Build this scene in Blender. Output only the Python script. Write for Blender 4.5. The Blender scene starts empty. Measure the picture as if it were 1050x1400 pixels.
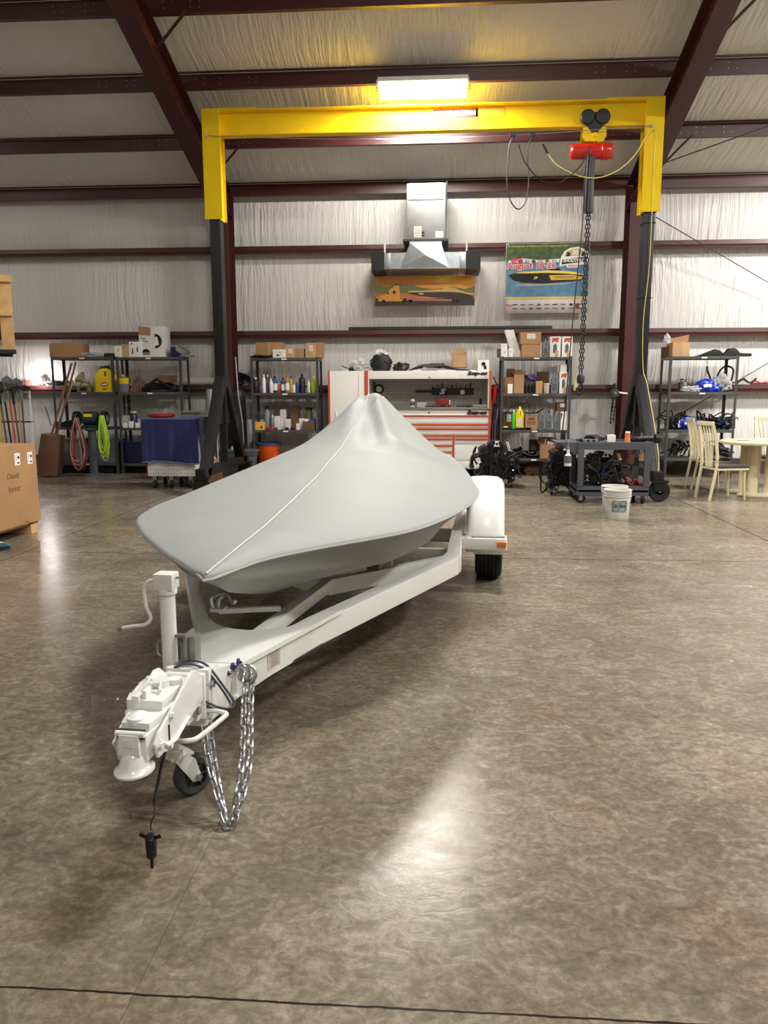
import bpy, bmesh, math, random
from mathutils import Vector, Matrix, noise
PI = math.pi
rnd = random.Random(7)
SC = bpy.context.scene
COL = SC.collection

# ------------------------------------------------------------------ camera
FPX, CH = 1050.0, 1.46
PT, YW, RL = math.radians(9.07), math.radians(4.04), math.radians(-0.09)
fwd = Vector((-math.sin(YW)*math.cos(PT), math.cos(YW)*math.cos(PT), -math.sin(PT)))
rt = Vector((math.cos(YW), math.sin(YW), 0)); up = rt.cross(fwd)
r2 = rt*math.cos(RL) + up*math.sin(RL); u2 = -rt*math.sin(RL) + up*math.cos(RL)
cd = bpy.data.cameras.new('camera'); cam = bpy.data.objects.new('camera', cd); COL.objects.link(cam)
cd.sensor_fit = 'HORIZONTAL'; cd.sensor_width = 36.0; cd.lens = 36.0*FPX/1050.0
cd.clip_start = 0.05; cd.clip_end = 200
cam.matrix_world = Matrix(((r2.x, u2.x, -fwd.x, 0), (r2.y, u2.y, -fwd.y, 0), (r2.z, u2.z, -fwd.z, CH), (0, 0, 0, 1)))
SC.camera = cam

# ------------------------------------------------------------------ world, exposure, lights
SC.view_settings.view_transform = 'Standard'; SC.view_settings.look = 'None'
SC.view_settings.gamma = 1.0; SC.view_settings.use_curve_mapping = False
SC.view_settings.exposure = 0.12
w = bpy.data.worlds.new('world'); SC.world = w; w.use_nodes = True
w.node_tree.nodes['Background'].inputs[0].default_value = (0.6, 0.62, 0.65, 1)
w.node_tree.nodes['Background'].inputs[1].default_value = 0.04

def area(name, loc, rot, sx, sy, power, col=(1.0, 0.965, 0.92)):
    l = bpy.data.lights.new(name, 'AREA'); l.shape = 'RECTANGLE'; l.size = sx; l.size_y = sy
    l.energy = power; l.color = col
    o = bpy.data.objects.new(name, l); COL.objects.link(o); o.location = loc; o.rotation_euler = rot
    return o
# main fixture lamp (below the seen fixture) and unseen added fill lamps
LAMP_TILT = math.atan(0.02)
LAMPS = [  # x, y, z, power, tilt
    (-0.25, 11.22, 5.44, 470, -LAMP_TILT),
    (7.3, 11.0, 5.40, 520, -LAMP_TILT),
    (-9.6, 9.0, 5.9, 50, 0),
    (7.3, 4.5, 7.0, 700, 0),
    (0.8, 5.0, 6.6, 310, 0),
    (-6.8, 4.0, 7.0, 70, 0),
    (1.5, -2.5, 7.0, 260, 0),
]
for i, (x, y, z, p, t) in enumerate(LAMPS):
    area('lamp_light', (x, y, z), (t, 0, 0), 1.1, 0.5, p)

# ------------------------------------------------------------------ materials
def lin(c):
    return tuple(((v/255.0)/12.92 if v/255.0 <= 0.04045 else ((v/255.0+0.055)/1.055)**2.4) for v in c)
MATS = {}
def mat(name, rgb, rough=0.5, metal=0.0, var=0.10, scale=6.0, bump=0.0, bscale=60.0, spec=0.5, coat=0.0, emit=None, estr=0.0, alpha=1.0, trans=0.0, sheen=0.0):
    if name in MATS: return MATS[name]
    m = bpy.data.materials.new(name); m.use_nodes = True
    nt = m.node_tree; n = nt.nodes; L = nt.links; b = n['Principled BSDF']
    c = lin(rgb)
    tc = n.new('ShaderNodeTexCoord'); ns = n.new('ShaderNodeTexNoise')
    ns.inputs['Scale'].default_value = scale; ns.inputs['Detail'].default_value = 4
    L.new(tc.outputs['Object'], ns.inputs['Vector'])
    cr = n.new('ShaderNodeValToRGB')
    cr.color_ramp.elements[0].position = 0.3; cr.color_ramp.elements[1].position = 0.7
    cr.color_ramp.elements[0].color = tuple(v*(1-var) for v in c) + (1,)
    cr.color_ramp.elements[1].color = tuple(min(1, v*(1+var)) for v in c) + (1,)
    L.new(ns.outputs['Fac'], cr.inputs['Fac']); L.new(cr.outputs['Color'], b.inputs['Base Color'])
    b.inputs['Roughness'].default_value = rough; b.inputs['Metallic'].default_value = metal
    b.inputs['Specular IOR Level'].default_value = spec
    if coat: b.inputs['Coat Weight'].default_value = coat; b.inputs['Coat Roughness'].default_value = 0.08
    if trans: b.inputs['Transmission Weight'].default_value = trans
    if sheen: b.inputs['Sheen Weight'].default_value = sheen
    if alpha < 1: b.inputs['Alpha'].default_value = alpha
    if emit: b.inputs['Emission Color'].default_value = lin(emit)+(1,); b.inputs['Emission Strength'].default_value = estr
    if bump:
        n2 = n.new('ShaderNodeTexNoise'); n2.inputs['Scale'].default_value = bscale; n2.inputs['Detail'].default_value = 3
        L.new(tc.outputs['Object'], n2.inputs['Vector'])
        bp = n.new('ShaderNodeBump'); bp.inputs['Strength'].default_value = bump; bp.inputs['Distance'].default_value = 0.01
        L.new(n2.outputs['Fac'], bp.inputs['Height']); L.new(bp.outputs['Normal'], b.inputs['Normal'])
    MATS[name] = m
    return m

def floor_material():
    m = bpy.data.materials.new('polished_concrete'); m.use_nodes = True
    nt = m.node_tree; n = nt.nodes; L = nt.links; b = n['Principled BSDF']
    tc = n.new('ShaderNodeTexCoord')
    def nz(scale, detail, rough=0.6, dist=0.0, vec=None):
        t = n.new('ShaderNodeTexNoise'); t.inputs['Scale'].default_value = scale; t.inputs['Detail'].default_value = detail
        t.inputs['Roughness'].default_value = rough; t.inputs['Distortion'].default_value = dist
        L.new(vec or tc.outputs['Object'], t.inputs['Vector']); return t
    mp = n.new('ShaderNodeMapping'); mp.inputs['Scale'].default_value = (1.0, 1.45, 1); mp.inputs['Rotation'].default_value = (0, 0, 0.3)
    L.new(tc.outputs['Object'], mp.inputs['Vector'])
    big = nz(1.1, 5, 0.6, 0.6); mid = nz(9, 7, 0.68, 1.6, mp.outputs['Vector']); fine = nz(42, 5, 0.7, 0.6)
    cr = n.new('ShaderNodeValToRGB'); e = cr.color_ramp.elements
    e[0].position = 0.32; e[0].color = lin((72, 66, 58)) + (1,)
    e[1].position = 0.66; e[1].color = lin((160, 149, 132)) + (1,)
    x = e.new(0.5); x.color = lin((116, 107, 93)) + (1,)
    mx = n.new('ShaderNodeMixRGB'); mx.blend_type = 'MIX'; mx.inputs[0].default_value = 0.62
    L.new(big.outputs['Fac'], mx.inputs[1]); L.new(mid.outputs['Fac'], mx.inputs[2])
    mx2 = n.new('ShaderNodeMixRGB'); mx2.blend_type = 'MIX'; mx2.inputs[0].default_value = 0.3
    L.new(mx.outputs[0], mx2.inputs[1]); L.new(fine.outputs['Fac'], mx2.inputs[2])
    L.new(mx2.outputs[0], cr.inputs['Fac'])
    # rusty brown stains
    st = nz(1.7, 4, 0.6, 0.4); sr = n.new('ShaderNodeValToRGB'); sr.color_ramp.elements[0].position = 0.52; sr.color_ramp.elements[1].position = 0.72
    L.new(st.outputs['Fac'], sr.inputs['Fac'])
    sm = n.new('ShaderNodeMath'); sm.operation = 'MULTIPLY'; sm.inputs[1].default_value = 0.42; L.new(sr.outputs['Color'], sm.inputs[0])
    m3 = n.new('ShaderNodeMixRGB'); m3.blend_type = 'MULTIPLY'; m3.inputs[2].default_value = lin((222, 190, 150)) + (1,)
    L.new(sm.outputs[0], m3.inputs[0]); L.new(cr.outputs['Color'], m3.inputs[1])
    # joints
    sep = n.new('ShaderNodeSeparateXYZ'); L.new(tc.outputs['Object'], sep.inputs[0])
    wob = nz(14, 2)
    def joint(axis, c, wd):
        a = n.new('ShaderNodeMath'); a.operation = 'SUBTRACT'; a.inputs[1].default_value = c; L.new(sep.outputs[axis], a.inputs[0])
        q = n.new('ShaderNodeMath'); q.operation = 'MULTIPLY_ADD'; q.inputs[1].default_value = 0.012; L.new(wob.outputs['Fac'], q.inputs[0]); L.new(a.outputs[0], q.inputs[2])
        s_ = n.new('ShaderNodeMath'); s_.operation = 'SUBTRACT'; s_.inputs[1].default_value = 0.006; L.new(q.outputs[0], s_.inputs[0])
        ab = n.new('ShaderNodeMath'); ab.operation = 'ABSOLUTE'; L.new(s_.outputs[0], ab.inputs[0])
        lt = n.new('ShaderNodeMath'); lt.operation = 'LESS_THAN'; lt.inputs[1].default_value = wd; L.new(ab.outputs[0], lt.inputs[0])
        return lt
    js = [joint('Y', 1.623, 0.0035), joint('Y', 6.63, 0.007), joint('X', 3.2, 0.009), joint('X', -3.75, 0.006), joint('X', -0.73, 0.0005), joint('Y', 11.64, 0.008), joint('Y', -3.4, 0.004)]
    prev = js[0].outputs[0]
    for j in js[1:]:
        a = n.new('ShaderNodeMath'); a.operation = 'MAXIMUM'; L.new(prev, a.inputs[0]); L.new(j.outputs[0], a.inputs[1]); prev = a.outputs[0]
    m4 = n.new('ShaderNodeMixRGB'); m4.inputs[2].default_value = lin((38, 33, 28)) + (1,)
    L.new(prev, m4.inputs[0]); L.new(m3.outputs[0], m4.inputs[1]); L.new(m4.outputs[0], b.inputs['Base Color'])
    rr = n.new('ShaderNodeMapRange'); rr.inputs[3].default_value = 0.12; rr.inputs[4].default_value = 0.32
    rr.inputs[1].default_value = 0.3; rr.inputs[2].default_value = 0.7
    L.new(mx2.outputs[0], rr.inputs[0]); L.new(rr.outputs[0], b.inputs['Roughness'])
    b.inputs['Specular IOR Level'].default_value = 0.13
    bp = n.new('ShaderNodeBump'); bp.inputs['Strength'].default_value = 0.16; bp.inputs['Distance'].default_value = 0.006
    L.new(mid.outputs['Fac'], bp.inputs['Height']); L.new(bp.outputs['Normal'], b.inputs['Normal'])
    return m

def vinyl_material(name, rgb, axis):
    """white insulation facing: fine wrinkles that run up the slope / wall"""
    m = bpy.data.materials.new(name); m.use_nodes = True
    nt = m.node_tree; n = nt.nodes; L = nt.links; b = n['Principled BSDF']
    tc = n.new('ShaderNodeTexCoord'); mp = n.new('ShaderNodeMapping')
    mp.inputs['Scale'].default_value = (1, 0.10, 0.10)
    L.new(tc.outputs['Object'], mp.inputs['Vector'])
    w0 = n.new('ShaderNodeTexNoise'); w0.inputs['Scale'].default_value = 0.5; w0.inputs['Detail'].default_value = 2
    L.new(tc.outputs['Object'], w0.inputs['Vector'])
    add = n.new('ShaderNodeMixRGB'); add.blend_type = 'ADD'; add.inputs[0].default_value = 0.22
    L.new(mp.outputs['Vector'], add.inputs[1]); L.new(w0.outputs['Color'], add.inputs[2])
    a = n.new('ShaderNodeTexNoise'); a.inputs['Scale'].default_value = 13; a.inputs['Detail'].default_value = 3; a.inputs['Roughness'].default_value = 0.65
    L.new(add.outputs[0], a.inputs['Vector'])
    rg = n.new('ShaderNodeTexNoise'); rg.inputs['Scale'].default_value = 0.9; L.new(tc.outputs['Object'], rg.inputs['Vector'])
    st = n.new('ShaderNodeMapRange'); st.inputs[1].default_value = 0.35; st.inputs[2].default_value = 0.65; st.inputs[3].default_value = 0.25; st.inputs[4].default_value = 0.95
    L.new(rg.outputs['Fac'], st.inputs[0])
    bp = n.new('ShaderNodeBump'); bp.inputs['Distance'].default_value = 0.07
    L.new(st.outputs[0], bp.inputs['Strength']); L.new(a.outputs['Fac'], bp.inputs['Height']); L.new(bp.outputs['Normal'], b.inputs['Normal'])
    cr = n.new('ShaderNodeValToRGB'); c = lin(rgb)
    cr.color_ramp.elements[0].color = tuple(v*0.88 for v in c)+(1,); cr.color_ramp.elements[1].color = tuple(min(1, v*1.06) for v in c)+(1,)
    L.new(rg.outputs['Fac'], cr.inputs['Fac']); L.new(cr.outputs['Color'], b.inputs['Base Color'])
    b.inputs['Roughness'].default_value = 0.42; b.inputs['Specular IOR Level'].default_value = 0.45
    return m

FLOOR = floor_material()
VWALL = vinyl_material('wall_vinyl', (220, 218, 214), 'z'); VROOF = vinyl_material('roof_vinyl', (224, 221, 214), 'y')
STEEL = mat('oxide_red_steel', (68, 27, 26), 0.42, 0, 0.14, 3)
YEL = mat('gantry_yellow', (232, 194, 12), 0.6, 0, 0.05, 3, spec=0.25)
YEL2 = mat('cable_yellow', (206, 196, 96), 0.5)
BLKP = mat('black_paint', (15, 15, 17), 0.45, 0, 0.2, 4)
DGREY = mat('dark_grey_paint', (52, 52, 55), 0.42, 0, 0.12, 4)
WHT = mat('trailer_white', (228, 230, 225), 0.25, 0, 0.025, 5, coat=0.4)
WHT2 = mat('satin_white', (214, 214, 208), 0.45, 0, 0.04, 5)
COVER = mat('cover_fabric', (138, 141, 140), 0.62, 0, 0.035, 2.2, spec=0.3, bump=0.12, bscale=240, sheen=0.15)
COVERD = mat('cover_hem', (150, 153, 151), 0.5, 0, 0.05, 8)
RUB = mat('tyre_rubber', (20, 20, 21), 0.7, 0, 0.15, 20, bump=0.2, bscale=80)
RUB2 = mat('grey_rubber', (64, 65, 68), 0.6, 0, 0.1, 20)
BLK = mat('black_plastic', (18, 18, 19), 0.5, 0, 0.2, 10)
BLKM = mat('black_engine', (16, 16, 18), 0.38, 0.2, 0.35, 18, bump=0.3, bscale=40)
CHR = mat('zinc_chain', (190, 192, 196), 0.28, 1.0, 0.12, 30)
GALV = mat('galvanised_sheet', (176, 182, 186), 0.30, 0.9, 0.12, 9, bump=0.06, bscale=30)
GALVD = mat('dull_sheet_grey', (140, 142, 142), 0.38, 0.6, 0.05, 5)
SHELF = mat('shelf_grey_steel', (82, 84, 84), 0.42, 0.35, 0.10, 6)
SHELFD = mat('shelf_board', (64, 64, 62), 0.6, 0, 0.15, 6)
CARD = mat('cardboard', (164, 124, 84), 0.8, 0, 0.10, 3, bump=0.08, bscale=60)
CARDL = mat('cardboard_light', (186, 148, 106), 0.8, 0, 0.10, 4)
CARDD = mat('cardboard_dark', (104, 74, 52), 0.8, 0, 0.12, 4)
TAPE = mat('packing_tape', (178, 146, 104), 0.35, 0, 0.06, 8)
PAPER = mat('paper_white', (226, 224, 220), 0.7, 0, 0.03, 10)
INK = mat('ink_black', (16, 16, 18), 0.6)
INKG = mat('ink_grey', (92, 92, 92), 0.6)
RED = mat('gloss_red', (200, 34, 22), 0.28, 0, 0.06, 6, coat=0.3)
DRED = mat('dark_red', (140, 24, 26), 0.4)
ORG = mat('trim_orange', (186, 70, 34), 0.32, 0.1, 0.06, 6, coat=0.3)
ORG2 = mat('orange_plastic', (214, 84, 18), 0.45)
CHESTW = mat('chest_white', (224, 222, 216), 0.3, 0, 0.02, 4, coat=0.3)
STAIN = mat('stainless_top', (178, 178, 172), 0.25, 1.0, 0.06, 10)
PEG = mat('pegboard_metal', (146, 142, 134), 0.4, 0.5, 0.12, 30)
BLUE = mat('navy_cloth', (24, 30, 84), 0.8, 0, 0.16, 3, sheen=0.2)
BLUEB = mat('blue_bag', (20, 46, 168), 0.35, 0, 0.2, 14)
BLUET = mat('blue_plastic', (44, 70, 130), 0.5)
NAVYP = mat('navy_plastic', (20, 24, 64), 0.4)
GBIN = mat('bin_grey', (82, 88, 94), 0.5, 0, 0.06, 4)
TOTE = mat('tote_grey', (104, 108, 110), 0.5)
CREAM = mat('cream_lacquer', (218, 206, 170), 0.35, 0, 0.03, 4, coat=0.2)
SEATF = mat('seat_fabric', (66, 62, 62), 0.85, 0, 0.1, 20)
WOOD = mat('pine_wood', (206, 164, 108), 0.65, 0, 0.14, 8)
WOODD = mat('brown_wood', (112, 80, 54), 0.65, 0, 0.2, 8)
LIME = mat('lime_cord', (176, 212, 40), 0.5)
CORD = mat('maroon_cord', (128, 60, 58), 0.55)
CORDW = mat('pink_cord', (176, 130, 122), 0.55)
TEAL = mat('dark_teal', (38, 58, 66), 0.45, 0.2)
YELP = mat('yellow_plastic', (236, 202, 20), 0.4, 0, 0.05)
GRNP = mat('green_liquid', (70, 190, 60), 0.3)
GRY = mat('grey_plastic_jug', (110, 116, 122), 0.35, 0, 0.15, 20)
BAG = mat('clear_plastic', (214, 216, 216), 0.15, 0, 0.2, 18, alpha=0.55, bump=0.5, bscale=30)
AMBER = mat('amber_lens', (216, 116, 24), 0.2, 0, 0.05, 10, coat=0.5)
DECAL = mat('decal_paper', (200, 190, 178), 0.5, 0, 0.1, 40)
TAN = mat('tan_plastic', (190, 172, 128), 0.5)
OLIVE = mat('olive_plastic', (100, 108, 46), 0.5)
PURP = mat('purple_plastic', (86, 62, 104), 0.5)
LAMPM = mat('lamp_glow', (255, 250, 240), 0.5, emit=(255, 249, 236), estr=9.0, var=0.0)
BULB = mat('work_lamp_glow', (255, 240, 235), 0.5, emit=(255, 240, 236), estr=60.0, var=0.0)
BASEB = mat('base_brown', (66, 52, 42), 0.6)
WHEELG = mat('wheel_hub_grey', (70, 72, 76), 0.5)

# ------------------------------------------------------------------ mesh builder
class MB:
    def __init__(s): s.b = bmesh.new(); s.mi = 0; s.M = Matrix.Identity(4)
    def m(s, i): s.mi = i; return s
    def v(s, p): return s.b.verts.new(s.M @ Vector(p))
    def f(s, vs):
        try:
            fc = s.b.faces.new(vs); fc.material_index = s.mi; fc.smooth = True; return fc
        except ValueError: return None
    def box(s, x0, x1, y0, y1, z0, z1, bev=0.0):
        vs = [s.v((x, y, z)) for z in (z0, z1) for (x, y) in ((x0, y0), (x1, y0), (x1, y1), (x0, y1))]
        q = [(3, 2, 1, 0), (4, 5, 6, 7), (0, 1, 5, 4), (1, 2, 6, 5), (2, 3, 7, 6), (3, 0, 4, 7)]
        fs = [s.f([vs[i] for i in a]) for a in q]
        if bev > 0:
            es = list({e for f in fs for e in f.edges})
            r = bmesh.ops.bevel(s.b, geom=es, offset=bev, segments=2, affect='EDGES', profile=0.7, clamp_overlap=True)
            for f in r['faces']: f.material_index = s.mi; f.smooth = True
        return s
    def obox(s, c, size, rot=None, bev=0.0):
        old = s.M; s.M = old @ Matrix.Translation(c) @ (rot.to_4x4() if rot else Matrix.Identity(4))
        a, b_, d = size; s.box(-a/2, a/2, -b_/2, b_/2, -d/2, d/2, bev); s.M = old; return s
    def beam(s, p0, p1, w_, h, bev=0.0, upv=(0, 0, 1)):
        """box along p0-p1, w_ sideways, h along up"""
        p0 = Vector(p0); p1 = Vector(p1); d = (p1-p0); ln = d.length; d.normalize()
        sd = d.cross(Vector(upv)).normalized(); u = sd.cross(d)
        R = Matrix((sd, d, u)).transposed()
        return s.obox((p0+p1)/2, (w_, ln, h), R, bev)
    def cyl(s, p0, p1, r0, r1=None, n=16, cap=True):
        r1 = r0 if r1 is None else r1
        p0 = Vector(p0); p1 = Vector(p1); d = (p1-p0).normalized()
        a = d.cross(Vector((0, 0, 1)) if abs(d.z) < 0.9 else Vector((1, 0, 0))).normalized(); b_ = d.cross(a)
        A = [s.v(p0+(a*math.cos(t)+b_*math.sin(t))*r0) for t in (2*PI*i/n for i in range(n))]
        B = [s.v(p1+(a*math.cos(t)+b_*math.sin(t))*r1) for t in (2*PI*i/n for i in range(n))]
        for i in range(n): s.f([A[i], A[(i+1) % n], B[(i+1) % n], B[i]])
        if cap: s.f(A[::-1]); s.f(B)
        return s
    def tube(s, pts, r, n=8, closed=False, cap=True):
        pts = [Vector(p) for p in pts]; k = len(pts); rings = []; prev = None
        for i, p in enumerate(pts):
            if closed: d = pts[(i+1) % k]-pts[i-1]
            else: d = pts[min(i+1, k-1)]-pts[max(i-1, 0)]
            if d.length < 1e-9: d = Vector((0, 0, 1))
            d.normalize()
            if prev is None: a = d.cross(Vector((0, 0, 1)) if abs(d.z) < 0.9 else Vector((1, 0, 0))).normalized()
            else:
                a = prev-d*prev.dot(d)
                a = a.normalized() if a.length > 1e-6 else d.orthogonal().normalized()
            prev = a; b_ = d.cross(a); rr = r[i] if isinstance(r, (list, tuple)) else r
            rings.append([s.v(p+(a*math.cos(2*PI*j/n)+b_*math.sin(2*PI*j/n))*rr) for j in range(n)])
        m_ = k if closed else k-1
        for i in range(m_):
            A = rings[i]; B = rings[(i+1) % k]
            for j in range(n): s.f([A[j], A[(j+1) % n], B[(j+1) % n], B[j]])
        if cap and not closed: s.f(rings[0][::-1]); s.f(rings[-1])
        return s
    def lathe(s, prof, c=(0, 0, 0), axis='z', n=24, cap=True, sx=1.0, sy=1.0):
        c = Vector(c); rings = []
        for (r, h) in prof:
            ring = []
            for i in range(n):
                t = 2*PI*i/n; x, y = r*math.cos(t)*sx, r*math.sin(t)*sy
                p = (x, y, h) if axis == 'z' else ((h, x, y) if axis == 'x' else (x, h, y))
                ring.append(s.v(c+Vector(p)))
            rings.append(ring)
        for A, B in zip(rings, rings[1:]):
            for i in range(n): s.f([A[i], A[(i+1) % n], B[(i+1) % n], B[i]])
        if cap:
            if prof[0][0] > 1e-5: s.f(rings[0][::-1])
            if prof[-1][0] > 1e-5: s.f(rings[-1])
        return s
    def prism(s, poly, h0, h1, plane='xz', bev=0.0):
        def P(a, b_, h): return {'xz': (a, h, b_), 'xy': (a, b_, h), 'yz': (h, a, b_)}[plane]
        A = [s.v(P(a, b_, h0)) for a, b_ in poly]; B = [s.v(P(a, b_, h1)) for a, b_ in poly]; k = len(poly)
        fs = [s.f(A[::-1]), s.f(B)] + [s.f([A[i], A[(i+1) % k], B[(i+1) % k], B[i]]) for i in range(k)]
        if bev > 0:
            es = list({e for f in fs if f for e in f.edges})
            r = bmesh.ops.bevel(s.b, geom=es, offset=bev, segments=2, affect='EDGES', profile=0.7, clamp_overlap=True)
            for f in r['faces']: f.material_index = s.mi; f.smooth = True
        return s
    def blob(s, c, size, seed=0, amp=0.25, freq=2.2, sub=3, flat=None):
        r = bmesh.ops.create_icosphere(s.b, subdivisions=sub, radius=1.0)
        for v in r['verts']:
            p = v.co.copy(); d = 1+amp*noise.noise(p*freq+Vector((seed*3.1, seed*1.7, seed)))*2
            q = Vector((p.x*d*size[0], p.y*d*size[1], p.z*d*size[2]))
            if flat is not None: q.z = max(q.z, flat)
            v.co = s.M @ (Vector(c)+q)
            for f in v.link_faces: f.material_index = s.mi; f.smooth = True
        return s
    def grid(s, fn, nu, nv, two=False):
        V = [[s.v(fn(i/nu, j/nv)) for j in range(nv+1)] for i in range(nu+1)]
        for i in range(nu):
            for j in range(nv): s.f([V[i][j], V[i+1][j], V[i+1][j+1], V[i][j+1]])
        return V
    def build(s, name, mats, parent=None, loc=None, rz=0.0, sharp=35, recalc=True):
        if recalc: bmesh.ops.recalc_face_normals(s.b, faces=s.b.faces)
        me = bpy.data.meshes.new(name); s.b.to_mesh(me); s.b.free()
        for m_ in (mats if isinstance(mats, (list, tuple)) else [mats]): me.materials.append(m_)
        me.set_sharp_from_angle(angle=math.radians(sharp))
        o = bpy.data.objects.new(name, me); COL.objects.link(o)
        if parent: o.parent = parent
        if loc is not None: o.location = loc
        if rz: o.rotation_euler = (0, 0, rz)
        return o
def tag(o, label=None, cat=None, group=None, kind=None):
    if label: o['label'] = label
    if cat: o['category'] = cat
    if group: o['group'] = group
    if kind: o['kind'] = kind
    return o
def thing(name, label, cat, loc=(0, 0, 0), rz=0.0, group=None):
    o = bpy.data.objects.new(name, None); COL.objects.link(o); o.empty_display_size = 0.1
    o.location = loc; o.rotation_euler = (0, 0, rz); return tag(o, label, cat, group)
def struct(o, label=None): o['kind'] = 'structure'; return tag(o, label) if label else o
def copy_tree(o, parent=None):
    c = o.copy(); COL.objects.link(c); c.parent = parent
    for ch in list(o.children): copy_tree(ch, c)
    return c
def text(body, size, loc, rot, m_, parent, name='lettering', shear=0.0, ext=0.0008, align='CENTER', sx=1.0, bold=0.0):
    cu = bpy.data.curves.new(name, 'FONT'); cu.body = body; cu.size = size; cu.extrude = ext; cu.shear = shear
    cu.align_x = align; cu.align_y = 'CENTER'; cu.offset = bold; cu.resolution_u = 3
    t = bpy.data.objects.new(name, cu); COL.objects.link(t)
    dg = bpy.context.evaluated_depsgraph_get(); me = bpy.data.meshes.new_from_object(t.evaluated_get(dg))
    bpy.data.objects.remove(t); me.materials.clear(); me.materials.append(m_)
    o = bpy.data.objects.new(name, me); COL.objects.link(o); o.parent = parent
    o.location = loc; o.rotation_euler = rot; o.scale = (sx, 1, 1); return o
def at(px, py, Y):
    d = fwd + r2*((px-525)/FPX) - u2*((py-700)/FPX)
    return Vector((0, 0, CH)) + d*(Y/d.y)
def bez(pts, n=24):
    """Catmull-Rom through points"""
    P = [Vector(p) for p in pts]; P = [P[0]*2-P[1]] + P + [P[-1]*2-P[-2]]; out = []
    seg = len(P)-3; k = max(2, n//seg)
    for i in range(seg):
        a, b_, c, d = P[i:i+4]
        for j in range(k):
            t = j/k
            out.append(0.5*((2*b_)+(c-a)*t+(2*a-5*b_+4*c-d)*t*t+(3*b_-a-3*c+d)*t**3))
    out.append(P[-2]); return out
FRONT = (PI/2, 0, 0)   # text standing upright, facing -Y

# ------------------------------------------------------------------ structure
YWALL = 13.8; SLOPE = 0.344; EAVE = 4.72; YG = 13.58; PS = 1.21
XR0, XR1 = -13.0, 12.0
b = MB(); b.box(XR0, XR1, -9, YWALL, -0.1, 0.0); struct(b.build('floor', FLOOR), 'polished brown grey concrete floor')
def wall_fn(u, v):
    x = XR0+(XR1-XR0)*u; z = 5.2*v
    lev = [-0.1, 1.46, 2.40, 3.84, 4.78, 6.2]; y = 0
    for a, c in zip(lev, lev[1:]):
        if a <= z < c: t = (z-a)/(c-a); y = -0.05*math.sin(PI*t)
    return (x, YWALL+y, z)
b = MB(); b.grid(wall_fn, 2, 80); b.box(XR0, XR1, YWALL+0.02, YWALL+0.1, 0, 5.1); struct(b.build('wall_back', VWALL, recalc=False), 'white vinyl faced metal building wall')
def roofz(y): return EAVE+0.19+SLOPE*(YG-y)
def roof_fn(u, v):
    x = XR0+(XR1-XR0)*u; y = YWALL+0.05-(YWALL-1.4)*v
    t = ((YG-y)/PS) % 1.0
    return (x, y, roofz(y)-0.05*math.sin(PI*t))
b = MB(); b.grid(roof_fn, 2, 150)
b.grid(lambda u, v: (XR0+(XR1-XR0)*u, 1.45-10.6*v, roofz(1.45)-SLOPE*10.6*v), 2, 2)
struct(b.build('ceiling', VROOF, recalc=False), 'white vinyl roof insulation between purlins')
b = MB(); b.prism([(-9, 0), (YWALL, 0), (YWALL, 4.9), (1.45, 9.1), (-9, 5.6)], XR0-0.1, XR0, 'yz'); struct(b.build('wall_left', VWALL))
b = MB(); b.prism([(-9, 0), (YWALL, 0), (YWALL, 4.9), (1.45, 9.1), (-9, 5.6)], XR1, XR1+0.1, 'yz'); struct(b.build('wall_right', VWALL))
b = MB(); b.box(XR0, XR1, -9.1, -9, 0, 5.7); struct(b.build('wall_front', VWALL))
b = MB(); b.box(XR0, XR1, YWALL-0.09, YWALL-0.052, 0, 0.27); struct(b.build('baseboard_back', BASEB), 'dark brown base strip along back wall')  # brown trim at the right; elsewhere the dark tone stands in for shade
TN = [0]
def trim(mb, mats, label):
    TN[0] += 1; return struct(mb.build('trim_%d' % TN[0], mats), label)
# wall girts
for z, nm in ((3.77, 'upper'), (2.35, 'middle'), (1.41, 'lower')):
    b = MB(); b.prism([(YG, z+0.125), (YWALL-0.02, z+0.125), (YWALL-0.02, z+0.115), (YG+0.012, z+0.115), (YG+0.012, z+0.055), (YG+0.03, z+0.045), (YG+0.03, z+0.012), (YG+0.06, z), (YG, z), (YG, z+0.04), (YG-0.01, z+0.055)], XR0+0.05, XR1-0.05, 'yz')
    trim(b, STEEL, 'dark red steel wall girt, the %s one' % nm)
# eave strut and purlins (bolt rows at the laps)
XL, XRC = -3.64, 3.15
for k in range(10):
    y = YG-PS*k; z = EAVE+SLOPE*PS*k; b = MB()
    b.prism([(y, z), (y+0.075, z), (y+0.075, z+0.018), (y+0.07, z+0.018), (y+0.07, z+0.005), (y+0.005, z+0.005), (y+0.005, z+0.195), (y-0.07, z+0.195), (y-0.07, z+0.18), (y-0.065, z+0.18), (y-0.065, z+0.19), (y, z+0.19)], XR0+0.05, XR1-0.05, 'yz')
    if 0 < k < 6:
        b.m(1)
        for xc in (XL, XRC):
            for s_ in (-1, 1):
                for dx in (0.22, 0.33, 0.55, 0.66, 0.95, 1.06):
                    for dz in (0.06, 0.13):
                        if rnd.random() < 0.8: b.cyl((xc+s_*dx+0.05*s_, y-0.002, z+dz), (xc+s_*dx+0.05*s_, y-0.008, z+dz), 0.008, n=6)
    trim(b, [STEEL, GALVD], ('dark red eave strut at the top of the back wall' if k == 0 else 'dark red roof purlin, number %d from the wall' % k))
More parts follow.
